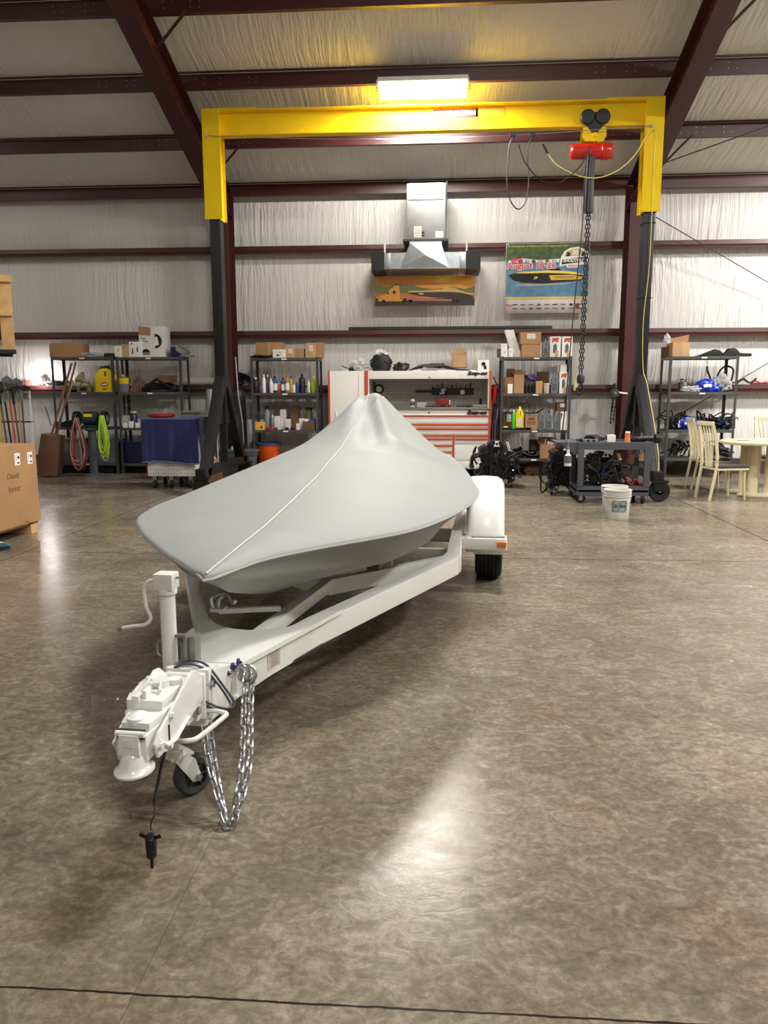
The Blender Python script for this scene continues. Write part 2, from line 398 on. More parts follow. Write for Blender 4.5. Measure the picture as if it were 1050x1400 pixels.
# rigid frames: column + rafter
for xc, sd in ((XL, 'left'), (XRC, 'right')):
    b = MB(); zt = EAVE+0.05
    b.box(xc-0.11, xc+0.11, 13.17, 13.185, 0, zt-0.2); b.box(xc-0.006, xc+0.006, 13.185, YG, 0, zt-0.02); b.box(xc-0.11, xc+0.11, YG-0.015, YG-0.001, 0, zt)
    b.box(xc-0.16, xc+0.16, 13.1, YG-0.001, 0, 0.02)
    trim(b, STEEL, 'dark red steel wall column, the %s one' % sd)
    b = MB(); dy = 9.5
    for (o1, o2, wd) in ((-0.45, -0.435, 0.13), (-0.02, -0.003, 0.12), (-0.435, -0.02, 0.006)):
        y0 = YG-0.12; y1 = y0-dy
        b.prism([(y0, EAVE+SLOPE*(YG-y0)+o1), (y1, EAVE+SLOPE*(YG-y1)+o1), (y1, EAVE+SLOPE*(YG-y1)+o2), (y0, EAVE+SLOPE*(YG-y0)+o2)], xc-wd, xc+wd, 'yz')
    trim(b, STEEL, 'dark red sloping roof rafter, the %s one' % sd)
    # flange braces to purlins
    b = MB()
    for k in (1, 3):
        y = YG-PS*k; z = EAVE+SLOPE*PS*k
        b.beam((xc+0.1, y+0.02, z-0.42), (xc+0.55, y-0.02, z+0.03), 0.035, 0.006)
        b.beam((xc+0.1, y+0.04, z-0.42), (xc+0.55, y+0.0, z+0.03), 0.006, 0.035)
    trim(b, STEEL, 'slanted angle braces from rafter to purlins, %s frame' % sd)
# bracing rods
for p0, p1, nm in ((at(897, 297, 13.3), at(1062, 393, 13.55), 'upper wall'), (at(925, 569, 13.45), at(1058, 492, 13.45), 'lower wall'), (at(905, 224, 12.9), at(1060, 169, 10.6), 'roof')):
    b = MB(); b.cyl(p0, p1, 0.008, n=6); trim(b, DGREY, 'thin bracing rod, %s bay on the right' % nm)

# ------------------------------------------------------------------ light fixtures
def fixture(x, y, z, t, label, group=None):
    r = thing('ceiling_light', label, 'ceiling light', (x, y, z), 0, group); r.rotation_euler = (t, 0, 0)
    b = MB(); b.box(-0.60, 0.60, -0.31, 0.31, 0.035, 0.09, 0.01)
    for s_ in (-1, 1):
        b.box(s_*0.60-0.012, s_*0.60+0.012, -0.31, 0.31, -0.0, 0.05)
        for k in range(6): b.box(s_*0.615-0.012, s_*0.615+0.012, -0.27+k*0.1, -0.24+k*0.1, -0.008, 0.03)
    b.build('housing', WHT2, r)
    b = MB()
    for k in range(6): b.box(-0.58, 0.58, -0.28+k*0.0965, -0.20+k*0.0965, 0.018, 0.034, 0.006)
    b.build('tubes', LAMPM, r)
    for s_ in (-1, 1): b = MB(); b.cyl((s_*0.5, 0, 0.09), (s_*0.5, 0, 0.09+max(0.02, min(1.2, roofz(y)-z-0.16))), 0.004, n=6); b.build('hanger', GALVD, r)
    return r
fixture(-0.25, 11.22, 5.45, -LAMP_TILT, 'bright fluorescent high bay fixture glowing above the yellow gantry beam')
for (x, y, z, p, t), lb in zip(LAMPS[1:], ('added fill lamp over the shelves to the right of the frame', 'dim added fill lamp over the left side', 'added fill lamp on the right toward the viewer', 'added fill lamp over the middle of the hall', 'added fill lamp over the left of the hall', 'added fill lamp behind the viewer')):
    fixture(x, y, z+0.01, t, lb)  # housings for the added fill lamps, all out of view

# ------------------------------------------------------------------ gantry crane
GY = 11.4; GXL, GXR = -3.22, 2.87; GZ = 5.33
g = thing('gantry_crane', 'tall yellow topped portal gantry crane on black wheeled A-frame legs', 'crane', (0, GY, 0))
b = MB()
b.box(GXL-0.12, GXR+0.12, -0.095, 0.095, GZ-0.018, GZ); b.box(GXL-0.1, GXR+0.1, -0.075, 0.075, GZ-0.335, GZ-0.315); b.box(GXL-0.1, GXR+0.1, -0.006, 0.006, GZ-0.315, GZ-0.018)
for s_, x in ((1, GXL), (-1, GXR)): b.box(x-0.13, x+0.13+0.5*(s_ > 0), -0.09, 0.09, GZ, GZ+0.02) if s_ > 0 else b.box(x-0.63, x+0.13, -0.09, 0.09, GZ, GZ+0.02)
b.build('beam', YEL, g)
for s_, x in ((-1, GXL), (1, GXR)):
    b = MB(); b.box(x-0.125, x+0.125, -0.135, -0.122, 3.86, GZ); b.box(x-0.125, x+0.125, 0.10, 0.11, 3.86, GZ)
    b.box(x+(-s_)*0.085-0.006, x+(-s_)*0.085+0.006, -0.122, 0.10, 3.86, GZ); b.box(x+s_*0.085-0.006, x+s_*0.085+0.006, -0.122, 0.10, 3.86, GZ)
    b.build('column_sleeve', YEL, g)
    b = MB(); b.box(x-0.075, x+0.075, -0.10, 0.09, 1.50, 3.9, 0.006)
    b.build('column', BLKP, g)
    for d in (-1, 1):
        b = MB(); b.beam((x, d*0.06, 1.62), (x, d*1.02, 0.30), 0.14, 0.15, 0.006, upv=(0, 1, 0)); b.build('leg', BLKP, g)
    b = MB(); b.box(x-0.07, x+0.07, -1.22, 1.22, 0.27, 0.39, 0.006); b.box(x-0.05, x+0.05, -0.04, 0.04, 0.39, 1.6)
    b.prism([(-0.42, 0.95), (0.42, 0.95), (0.10, 1.5), (-0.10, 1.5)], x-0.012, x+0.012, 'yz'); b.build('base_frame', BLKP, g)
    for d in (-1, 1):
        wl = MB(); wl.lathe([(0.03, -0.035), (0.09, -0.03), (0.125, -0.035), (0.138, -0.02), (0.14, 0.0), (0.138, 0.02), (0.125, 0.035), (0.09, 0.03), (0.03, 0.035)], (0, 0, 0), 'y', 28)
        wo = wl.build('wheel', RUB, g, (x+0.02, d*1.2, 0.142))
        b = MB(); b.lathe([(0.001, -0.05), (0.02, -0.05), (0.022, 0.05), (0.001, 0.05)], (0, 0, 0), 'y', 12); b.lathe([(0.03, -0.037), (0.045, -0.037)], (0, 0, 0), 'y', 16)
        b.build('hub', CHR, wo)
        b = MB(); b.box(x-0.06, x+0.10, d*1.2-0.06, d*1.2-0.045, 0.14, 0.28); b.box(x-0.06, x+0.10, d*1.2+0.045, d*1.2+0.06, 0.14, 0.28); b.box(x-0.08, x+0.12, d*1.2-0.08, d*1.2+0.08, 0.255, 0.28); b.build('caster_fork', BLKP, g)
# straps around the right column and bolts
for z in (3.72, 2.72, 1.64):
    b = MB(); b.tube([(GXR-0.085, -0.11, z), (GXR+0.085, -0.11, z), (GXR+0.085, 0.10, z), (GXR-0.085, 0.10, z)], 0.006, 6, closed=True); b.build('strap', BLK, g)
p = at(623, 154, GY-0.02)
b = MB(); b.box(p.x-0.31, p.x+0.31, -0.011, -0.006, p.z-0.06, p.z+0.05); sg = b.build('sign_plate', mat('sign_red', (158, 34, 32), 0.7, spec=0.2), g); sg['label'] = 'red sign plate'
text('TRAMBEAM', 0.082, (p.x+0.075, -0.013, p.z-0.005), FRONT, PAPER, sg, bold=0.002, sx=0.95)
b = MB()
for k in range(4): b.prism([(p.x-0.285+0.034*k, p.z-0.02), (p.x-0.275+0.034*k, p.z+0.02), (p.x-0.252+0.034*k, p.z+0.022), (p.x-0.262+0.034*k, p.z-0.018)], -0.0135, -0.012, 'xz')
b.box(p.x-0.285, p.x-0.16, -0.0135, -0.012, p.z-0.034, p.z-0.028); b.build('emblem', PAPER, sg)
p = at(670, 152, GY-0.02); b = MB(); b.box(p.x-0.20, p.x+0.20, -0.011, -0.006, p.z-0.06, p.z+0.06); b.build('caution_sticker', mat('ochre', (196, 160, 20), 0.5), g)
# messenger wire under the beam
pl = at(283, 186, GY-0.15); pr = at(891, 172, GY-0.15)
b = MB(); b.tube([(pl.x+(pr.x-pl.x)*t/16, -0.16, pl.z+(pr.z-pl.z)*t/16-0.10*math.sin(PI*t/16)) for t in range(17)], 0.005, 6)
b.cyl((pl.x, -0.16, pl.z), (pl.x, -0.12, pl.z), 0.02, n=8); b.cyl((pr.x, -0.16, pr.z), (pr.x, -0.12, pr.z), 0.02, n=8); b.build('messenger_wire', CHR, g)
def G(px, py, dy=-0.18): q = at(px, py, GY+dy); return Vector((q.x, dy, q.z))
b = MB()
b.tube(bez([G(704, 186), G(696, 200), G(693, 245), G(697, 272), G(708, 286), G(719, 275), G(723, 245), G(721, 210), G(724, 194), G(729, 187)], 60), 0.009, 6)
b.tube(bez([G(709, 198), G(718, 222), G(738, 245), G(762, 250), G(782, 238), G(797, 222), G(806, 200)], 50), 0.009, 6)
for x in (701, 728): q = G(x, 184); b.box(q.x-0.035, q.x+0.035, q.y-0.02, q.y+0.02, q.z-0.02, q.z+0.03)
b.tube([G(742, 197), G(749, 210)], 0.016, 8)
b.build('festoon_cable', BLK, g)
b = MB()
b.tube(bez([G(749, 210), G(762, 226), G(790, 240), G(818, 243), G(846, 232), G(868, 212), G(884, 186), G(894, 174)], 60), 0.008, 6)
q1 = G(894, 174)
b.tube(bez([q1, Vector((GXR+0.02, -0.15, q1.z-0.1)), Vector((GXR+0.01, -0.15, 4.4)), Vector((GXR+0.02, -0.145, 3.2)), Vector((GXR-0.02, -0.13, 2.4)), Vector((GXR+0.01, -0.125, 1.75)), Vector((GXR+0.03, -0.35, 1.48)), Vector((GXR+0.05, -1.0, 0.55)), Vector((GXR-0.05, -1.12, 0.2)), Vector((GXR-0.1, -1.1, 0.02))], 90), 0.0048, 6)
b.build('power_cord', YEL2, g)
# trolley, hoist
q = at(813, 158, GY-0.05)
t_ = thing('beam_trolley', 'black and yellow push trolley hanging on the yellow beam', 'trolley', (q.x, GY, GZ-0.335))
b = MB()
for dx in (-0.10, 0.10): b.lathe([(0.001, -0.13), (0.085, -0.13), (0.10, -0.115), (0.10, -0.085), (0.07, -0.08)], (dx, 0, 0.11), 'y', 20)
b.prism([(-0.17, 0.12), (-0.13, 0.02), (-0.04, -0.09), (0.04, -0.09), (0.13, 0.02), (0.17, 0.12), (0.12, 0.17), (-0.12, 0.17)], -0.105, -0.095, 'xz'); b.build('trolley_wheel', BLK, t_)
b = MB(); b.prism([(-0.155, -0.02), (-0.16, -0.14), (-0.12, -0.20), (0.12, -0.20), (0.16, -0.14), (0.155, -0.02)], -0.10, -0.09, 'xz'); b.prism([(-0.155, 0.0), (-0.16, -0.14), (-0.12, -0.20), (0.12, -0.20), (0.16, -0.14), (0.155, 0.0)], 0.09, 0.10, 'xz')
b.cyl((0, -0.12, -0.12), (0, 0.12, -0.12), 0.03, n=12); b.build('side_plate', YEL, t_)
h = thing('chain_hoist', 'red electric chain hoist with black chain bag hanging from the trolley', 'hoist', (q.x, GY, GZ-0.5))
hz = at(811, 208, GY).z-(GZ-0.5)
b = MB(); b.lathe([(0.001, -0.31), (0.08, -0.31), (0.10, -0.29), (0.105, 0.10), (0.115, 0.11), (0.115, 0.20), (0.10, 0.24), (0.06, 0.25), (0.001, 0.25)], (0.0, -0.03, hz), 'x', 24)
for k in range(6): b.box(0.22, 0.27, -0.03+0.09*math.cos(k)-0.012, -0.03+0.09*math.cos(k)+0.012, hz+0.09*math.sin(k)-0.012, hz+0.09*math.sin(k)+0.012)
b.build('motor_body', RED, h)
b = MB(); b.tube(bez([(-0.0, 0, 0.03), (0.035, 0, -0.0), (0.03, 0, -0.06), (-0.03, 0, -0.09), (-0.07, 0, -0.13), (-0.02, 0, -0.18)], 24), 0.015, 8); b.build('top_hook', RED, h)
b = MB(); b.lathe([(0.001, hz-0.83), (0.055, hz-0.82), (0.065, hz-0.78), (0.06, hz-0.12), (0.05, hz-0.08), (0.001, hz-0.06)], (-0.04, -0.09, 0), 'z', 20); b.build('chain_container', mat('charcoal_tube', (54, 54, 56), 0.5), h)
def chain(mb, pts, ln, r, wd, n=5, m=10):
    """oval links along a polyline"""
    P = [Vector(p) for p in pts]; cum = [0]
    for a, c in zip(P, P[1:]): cum.append(cum[-1]+(c-a).length)
    step = ln-2.2*r; k = int(cum[-1]/step); tw = 0
    def pos(d):
        for i in range(len(P)-1):
            if d <= cum[i+1]: return P[i].lerp(P[i+1], (d-cum[i])/max(1e-9, cum[i+1]-cum[i]))
        return P[-1]
    for i in range(k):
        c = pos((i+0.5)*step); d = (pos((i+1)*step)-pos(i*step))
        d = d.normalized() if d.length > 1e-6 else Vector((0, 0, 1))
        a = d.cross(Vector((0.3, 1, 0.1))).normalized(); bb = d.cross(a); sd = a if i % 2 else bb
        hl = ln/2-r; hw = wd/2-r; pts_ = []
        for j in range(m):
            t = 2*PI*j/m; cx, cy = math.cos(t), math.sin(t)
            ex = hw*cy; ey = (hl-hw)*(1 if cx > 0 else -1)+hw*cx
            pts_.append(c+d*ey+sd*ex)
        mb.tube(pts_, r, n, closed=True)
cz0 = hz-0.8; hook = at(796, 520, GY); chx = q.x-0.05
zb = hook.z-(GZ-0.5)
b = MB(); chain(b, [(-0.055, -0.09, cz0), (-0.075, -0.09, zb+0.06)], 0.075, 0.0085, 0.05); chain(b, [(-0.025, -0.09, cz0), (-0.045, -0.09, zb+0.06)], 0.075, 0.0085, 0.05); b.build('load_chain', BLKM, h)
b = MB(); b.lathe([(0.02, -0.05), (0.05, -0.04), (0.055, 0.05), (0.03, 0.09)], (-0.06, -0.09, zb), 'z', 14)
b.tube(bez([(-0.06, -0.09, zb-0.03), (-0.03, -0.09, zb-0.09), (-0.03, -0.09, zb-0.16), (-0.07, -0.09, zb-0.19), (-0.11, -0.09, zb-0.15), (-0.10, -0.09, zb-0.10)], 24), 0.016, 8); b.build('hook_block', BLK, h)
def HP(px, py, dy=-0.14): a = at(px, py, GY+dy); return Vector((a.x-q.x, dy, a.z-(GZ-0.5)))
b = MB(); b.tube(bez([HP(806, 200), HP(800, 235), HP(797, 300), HP(790, 370), HP(783, 440), HP(776, 520), HP(769, 590)], 60), 0.009, 6)
e = HP(770, 590); b.box(e.x-0.035, e.x+0.035, e.y-0.02, e.y+0.02, e.z-0.18, e.z+0.02, 0.01); b.build('pendant_cable', BLK, h)

# ------------------------------------------------------------------ boat trailer (local frame: x right, y backward from the coupler, z up)
TO = Vector((-0.87, 2.0, 0)); TA = math.radians(-4.0)
tr = thing('boat_trailer', 'white single axle boat trailer with tongue jack and safety chains under the covered boat', 'trailer', TO, TA)
ZB, ZT = 0.33, 0.44
def rail(sg):
    b = MB()
    out = [(0.055*sg, 0.62), (0.27*sg, 1.315), (0.815*sg, 2.70), (0.83*sg, 2.80), (0.80*sg, 3.6), (0.80*sg, 5.9)]
    inn = [(0.005*sg, 0.75), (0.19*sg, 1.34), (0.715*sg, 2.66), (0.735*sg, 2.84), (0.725*sg, 3.6), (0.725*sg, 5.9)]
    poly = out + inn[::-1]
    if sg < 0:
        out = [(-0.055, 0.62), (-0.24, 1.12), (-0.575, 1.84), (-0.80, 2.33), (-0.84, 2.46), (-0.80, 3.6), (-0.80, 5.9)]
        inn = [(-0.005, 0.75), (-0.18, 1.13), (-0.515, 1.84), (-0.73, 2.31), (-0.765, 2.48), (-0.725, 3.6), (-0.725, 5.9)]
        poly = (out+inn[::-1])[::-1]
    b.prism(poly, ZB, ZT, 'xy', 0.012); return b
rail(1).build('side_rail', WHT, tr); rail(-1).build('side_rail', WHT, tr)
# tongue box and gusset with its curved rear edge
b = MB(); b.prism([(-0.06, 0.42), (0.06, 0.42), (0.075, 0.70), (0.20, 1.08), (0.05, 1.06), (-0.05, 1.06), (-0.18, 1.06), (-0.075, 0.70)], ZB-0.005, ZT+0.01, 'xy', 0.014); b.build('tongue', WHT, tr)
b = MB(); pts = [(-0.10, 0.70), (0.10, 0.70), (0.335, 1.45)]
pts += [(0.26-0.07*0, 1.40)] + [(0.25*math.cos(t)-0.01, 1.38-0.29*math.sin(t)) for t in [PI*i/14 for i in range(13)]] + [(-0.20, 1.17), (-0.25, 1.15)]
b.prism(pts, ZT-0.005, ZT+0.014, 'xy'); b.build('gusset_plate', WHT, tr)
b = MB(); b.beam((0.0, 1.0, 0.40), (0.15, 2.03, 0.425), 0.055, 0.06, 0.004); b.build('centre_beam', WHT, tr)
b = MB(); b.beam((0.13, 2.02, 0.405), (0.76, 2.76, 0.395), 0.055, 0.085, 0.004); b.beam((0.13, 2.02, 0.405), (-0.76, 2.76, 0.395), 0.055, 0.085, 0.004); b.build('cross_member', WHT, tr)
b = MB(); b.beam((-0.78, 3.95, 0.36), (0.78, 3.95, 0.36), 0.06, 0.06, 0.004); b.beam((-0.78, 5.6, 0.38), (0.78, 5.6, 0.38), 0.05, 0.07, 0.004); b.beam((-0.76, 3.1, 0.38), (0.76, 3.1, 0.38), 0.05, 0.06, 0.004); b.build('cross_member', WHT, tr)
# bow stop arm and clamp
b = MB(); b.beam((0.06, 1.36, 0.475), (-0.17, 1.20, 0.50), 0.035, 0.022, 0.002); b.box(-0.20, -0.14, 1.17, 1.23, 0.50, 0.515); b.build('bow_stop_arm', WHT, tr)
b = MB(); b.tube(bez([(-0.17, 1.2, 0.51), (-0.165, 1.2, 0.55), (-0.13, 1.2, 0.575), (-0.10, 1.19, 0.54), (-0.085, 1.19, 0.555)], 16), 0.009, 6); b.tube(bez([(-0.19, 1.19, 0.51), (-0.195, 1.19, 0.56), (-0.14, 1.2, 0.585)], 10), 0.008, 6); b.build('bow_clamp', CHR, tr)
# bunks with wooden core
for sg in (-1, 1):
    b = MB(); b.beam((0.36*sg, 2.2, 0.48), (0.46*sg, 5.6, 0.50), 0.07, 0.04, 0.004); o = b.build('bunk', WOODD, tr); o['label'] = 'brown wooden bunk board'
    for s_ in (2.5, 4.1):
        b = MB(); b.box(0.40*sg-0.03, 0.40*sg+0.03, s_-0.03, s_+0.03, 0.40, 0.47); b.build('bunk_bracket', WHT, tr)
# axle, wheels, fenders
b = MB(); b.cyl((-1.05, 4.05, 0.30), (1.05, 4.05, 0.30), 0.035, n=12); b.build('axle', WHT, tr)
for sg in (-1, 1):
    prof = [(0.19, -0.085), (0.25, -0.10), (0.30, -0.102), (0.322, -0.09)]
    xs = -0.085
    for k in range(6):
        prof += [(0.332, xs), (0.332, xs+0.021), (0.322, xs+0.022), (0.322, xs+0.0275)]; xs += 0.0289
    prof += [(0.322, 0.09), (0.30, 0.102), (0.25, 0.10), (0.19, 0.085)]
    b = MB(); b.lathe(prof, (0, 0, 0), 'x', 56, cap=False); wt = b.build('tyre', RUB, tr, (0.995*sg, 4.05, 0.333), sharp=28)
    b = MB(); b.lathe([(0.001, 0.03*sg), (0.06, 0.035*sg), (0.08, 0.02*sg), (0.15, 0.01*sg), (0.17, 0.06*sg), (0.195, 0.085*sg), (0.195, -0.085*sg), (0.17, -0.06*sg), (0.001, -0.03*sg)], (0, 0, 0), 'x', 32); b.build('rim', WHT, wt)
    # fender: half round shell with crowned top
    b = MB(); xa, xb = 0.83*sg, 1.105*sg; N = 22
    def fr(t): return 0.455, 4.05
    ang = [PI*1.03-(PI*1.06)*i/N for i in range(N+1)]
    sec = [(0.0, -0.01), (0.03, 0.0), (0.12, 0.006), (0.22, 0.0), (0.255, -0.02), (0.272, -0.055), (0.275, -0.085)]
    rows = []
    for a in ang:
        row = []
        for (dx, dr) in sec:
            R = 0.452+dr; yy = 4.05+R*math.cos(a)*1.08*(-1)*(-1); zz = 0.335+R*math.sin(a)*1.0
            row.append(b.v((xa+sg*dx, yy, max(zz, 0.27))))
        rows.append(row)
    for r0, r1 in zip(rows, rows[1:]):
        for j in range(len(sec)-1): b.f([r0[j], r0[j+1], r1[j+1], r1[j]])
    fo = b.build('fender', WHT, tr, sharp=60); md = fo.modifiers.new('thick', 'SOLIDIFY'); md.thickness = 0.006; md.offset = 0
    # step bracket in front with tread strip, skirt, marker light
    b = MB(); b.prism([(0.79*sg, 3.50), (1.115*sg, 3.50), (1.125*sg, 3.52), (1.125*sg, 3.66), (0.79*sg, 3.66)], 0.325, 0.405, 'xy', 0.006); b.build('step', WHT, tr)
    b = MB(); b.box(min(0.87*sg, 1.11*sg), max(0.87*sg, 1.11*sg), 3.53, 3.60, 0.404, 0.409)
    for k in range(14): b.box(min((0.875+k*0.0168)*sg, (0.883+k*0.0168)*sg), max((0.875+k*0.0168)*sg, (0.883+k*0.0168)*sg), 3.54, 3.59, 0.408, 0.413)
    b.build('tread_strip', GALVD, tr)
    b = MB(); b.box(min(0.89*sg, 1.10*sg), max(0.89*sg, 1.10*sg), 3.60, 3.61, 0.27, 0.33, 0.002); b.build('fender_skirt', WHT, tr)
    b = MB(); b.box(min(1.055*sg, 1.12*sg), max(1.055*sg, 1.12*sg), 3.484, 3.502, 0.345, 0.385, 0.004); mk = b.build('marker_light', AMBER, tr); mk['label'] = 'amber marker light'
# coupler
b = MB()
b.prism([(-0.050, 0.02), (0.042, 0.02), (0.046, 0.10), (0.052, 0.30), (0.052, 0.40), (-0.052, 0.40), (-0.06, 0.30), (-0.052, 0.10)], 0.40, 0.48, 'xy', 0.008)
b.prism([(-0.048, 0.05), (0.040, 0.05), (0.046, 0.12), (0.048, 0.30), (-0.085, 0.30), (-0.075, 0.16)], 0.46, 0.505, 'xy', 0.01)
b.prism([(-0.075, 0.14), (0.04, 0.14), (0.045, 0.33), (-0.095, 0.33), (-0.10, 0.27), (-0.082, 0.25), (-0.09, 0.19)], 0.50, 0.535, 'xy', 0.008)
b.build('coupler_body', WHT, tr)
for sg in (-1, 1):
    X0 = 0.056 if sg > 0 else -0.066
    b = MB(); b.prism([(0.03, 0.45), (0.05, 0.40), (0.085, 0.405), (0.11, 0.39), (0.14, 0.392), (0.26, 0.42), (0.42, 0.435), (0.42, 0.50), (0.345, 0.56), (0.31, 0.565), (0.14, 0.50), (0.06, 0.475)], X0, X0+0.009, 'yz', 0.003)
    b.m(1); b.box(X0-0.0015, X0+0.0105, 0.118, 0.128, 0.412, 0.47)
    b.m(0); b.tube([(X0+0.008, 0.05, 0.455), (X0+0.012, 0.10, 0.415), (X0+0.012, 0.16, 0.405), (X0+0.01, 0.27, 0.43)], 0.006, 6)
    o = b.build('side_plate', [WHT, INK], tr)
    for (yy, zz) in ((0.055, 0.437), (0.12, 0.408), (0.14, 0.492)):
        c = MB(); c.cyl((X0+(0.009 if sg > 0 else 0), yy, zz), (X0+(0.02 if sg > 0 else -0.011), yy, zz), 0.010, n=6); c.cyl((X0+(0.009 if sg > 0 else 0), yy, zz), (X0+(0.012 if sg > 0 else -0.003), yy, zz), 0.014, n=14); c.build('bolt', WHT, o)
b = MB()   # ball socket nose with its flared lip
b.lathe([(0.050, 0.367), (0.056, 0.369), (0.056, 0.375), (0.046, 0.382), (0.041, 0.392), (0.037, 0.41), (0.031, 0.425), (0.018, 0.435), (0.001, 0.437)], (-0.003, 0.03, 0), 'z', 32, sy=1.15)
b.prism([(-0.036, 0.02), (0.032, 0.02), (0.036, 0.10), (-0.040, 0.10)], 0.40, 0.452, 'xy', 0.010)
b.build('socket_nose', WHT, tr)
b = MB(); b.prism([(-0.036, 0.425), (0.030, 0.425), (0.026, 0.488), (-0.032, 0.488)], 0.0, 0.014, 'xz', 0.004)
b.prism([(-0.018, 0.452), (0.012, 0.452), (0.012, 0.476), (-0.018, 0.476)], -0.003, 0.001, 'xz', 0.001)
b.cyl((-0.045, 0.012, 0.488), (0.042, 0.012, 0.488), 0.009, n=10); b.build('latch_cover', WHT, tr)
b = MB(); b.box(-0.046, 0.038, 0.018, 0.028, 0.470, 0.497); b.build('latch_gap', INK, tr)
b = MB(); b.lathe([(0.03, 0.496), (0.028, 0.512), (0.012, 0.522), (0.001, 0.524)], (-0.012, 0.085, 0), 'z', 18, sy=1.3)
b.build('nose_dome', WHT, tr)
b = MB(); b.box(-0.055, -0.032, 0.135, 0.175, 0.505, 0.548, 0.003); b.box(-0.028, -0.015, 0.15, 0.19, 0.53, 0.56, 0.003); b.tube([(-0.055, 0.16, 0.54), (-0.035, 0.20, 0.565), (0.0, 0.22, 0.56), (0.01, 0.19, 0.545)], 0.007, 6)
b.cyl((-0.015, 0.26, 0.535), (-0.015, 0.26, 0.556), 0.028, n=18); b.cyl((0.02, 0.285, 0.535), (0.02, 0.285, 0.552), 0.022, n=16); b.cyl((-0.06, 0.29, 0.53), (-0.06, 0.29, 0.55), 0.018, n=14)
b.build('latch_lever', WHT, tr)
b = MB(); b.cyl((-0.045, 0.16, 0.518), (-0.115, 0.16, 0.522), 0.006, n=8); b.cyl((-0.110, 0.16, 0.522), (-0.118, 0.16, 0.522), 0.011, n=10); b.build('latch_pin', CHR, tr)
b = MB(); b.tube([(-0.06, 0.21, 0.445), (-0.235, 0.23, 0.442), (-0.238, 0.235, 0.50)], 0.0022, 6); b.build('pull_wire', GALV, tr)
# surge collar between coupler and tongue
b = MB()
for (y0, y1, hw, z0, z1) in ((0.30, 0.36, 0.050, 0.38, 0.50), (0.36, 0.40, 0.060, 0.37, 0.512), (0.40, 0.425, 0.070, 0.362, 0.522), (0.425, 0.46, 0.078, 0.352, 0.530)): b.box(-hw, hw, y0, y1, z0, z1, 0.014)
b.prism([(0.45, 0.335), (0.45, 0.525), (0.52, 0.52), (0.66, 0.46), (0.72, 0.44), (0.72, 0.335)], -0.075, 0.075, 'yz', 0.015)
b.build('surge_collar', WHT, tr)
for (yy, zz) in ((0.445, 0.475), (0.36, 0.412)):
    b = MB(); xx = 0.078 if yy > 0.4 else 0.056
    b.cyl((xx-0.01, yy, zz), (xx+0.012, yy, zz), 0.014, n=6); b.cyl((xx-0.01, yy, zz), (xx+0.003, yy, zz), 0.019, n=16); b.build('hex_bolt', CHR, tr)
b = MB(); b.tube(bez([(0.06, 0.42, 0.388), (0.10, 0.42, 0.388), (0.135, 0.42, 0.38), (0.130, 0.40, 0.372), (0.085, 0.32, 0.345), (0.06, 0.29, 0.34), (0.0, 0.28, 0.34)], 30), 0.0085, 10); b.build('grab_handle', WHT, tr)
# jack
b = MB(); b.cyl((-0.09, 0.50, 0.36), (-0.09, 0.50, 0.765), 0.0265, n=28); b.cyl((-0.09, 0.50, 0.18), (-0.09, 0.50, 0.40), 0.021, n=24); b.build('jack_tube', WHT, tr)
b = MB(); b.lathe([(0.030, 0.765), (0.034, 0.77), (0.034, 0.785), (0.031, 0.79)], (-0.09, 0.50, 0), 'z', 24); b.box(-0.127, -0.057, 0.468, 0.532, 0.785, 0.842, 0.008); b.build('jack_head', WHT2, tr)
b = MB(); b.tube(bez([(-0.12, 0.50, 0.812), (-0.15, 0.495, 0.812), (-0.168, 0.49, 0.79), (-0.158, 0.475, 0.73), (-0.140, 0.47, 0.69), (-0.155, 0.46, 0.668), (-0.20, 0.455, 0.66), (-0.245, 0.45, 0.652)], 40), 0.0065, 10); b.build('crank_handle', WHT2, tr)
b = MB(); b.cyl((-0.235, 0.4515, 0.653), (-0.25, 0.449, 0.651), 0.0085, n=12); b.cyl((-0.055, 0.50, 0.825), (-0.04, 0.50, 0.825), 0.004, n=8); b.build('crank_tip', GALVD, tr)
b = MB(); b.tube(bez([(-0.115, 0.50, 0.60), (-0.135, 0.50, 0.59), (-0.135, 0.50, 0.55), (-0.115, 0.50, 0.54)], 14), 0.004, 6); b.build('pull_ring', GALVD, tr)
b = MB(); b.box(-0.066, -0.02, 0.49, 0.51, 0.615, 0.625); b.box(-0.066, -0.02, 0.47, 0.53, 0.515, 0.525); b.box(-0.024, -0.012, 0.46, 0.54, 0.505, 0.635, 0.003); b.box(-0.012, 0.012, 0.475, 0.53, 0.45, 0.625, 0.004)
b.box(-0.045, -0.03, 0.485, 0.515, 0.54, 0.60, 0.003); b.build('jack_bracket', GALVD, tr)
CR = Matrix.Translation((-0.09, 0.50, 0)) @ Matrix.Rotation(math.radians(-36), 4, 'Z') @ Matrix.Translation((0.09, -0.50, 0))
b = MB(); b.M = CR; b.cyl((-0.090, 0.50, 0.17), (-0.090, 0.50, 0.20), 0.034, n=18)
for dx in (-0.037, 0.025): b.prism([(0.475, 0.175), (0.535, 0.175), (0.565, 0.15), (0.585, 0.08), (0.57, 0.06), (0.55, 0.065), (0.50, 0.14)], -0.09+dx, -0.09+dx+0.006, 'yz', 0.002)
b.box(-0.127, -0.059, 0.47, 0.56, 0.168, 0.178, 0.002); cf = b.build('caster_fork', WHT, tr)
b = MB(); b.M = CR; b.lathe([(0.048, -0.022), (0.066, -0.022), (0.074, -0.016), (0.076, 0), (0.074, 0.016), (0.066, 0.022), (0.048, 0.022), (0.046, 0), (0.048, -0.022)], (-0.093, 0.572, 0.0765), 'x', 36, cap=False); jw = b.build('jack_wheel', RUB2, tr)
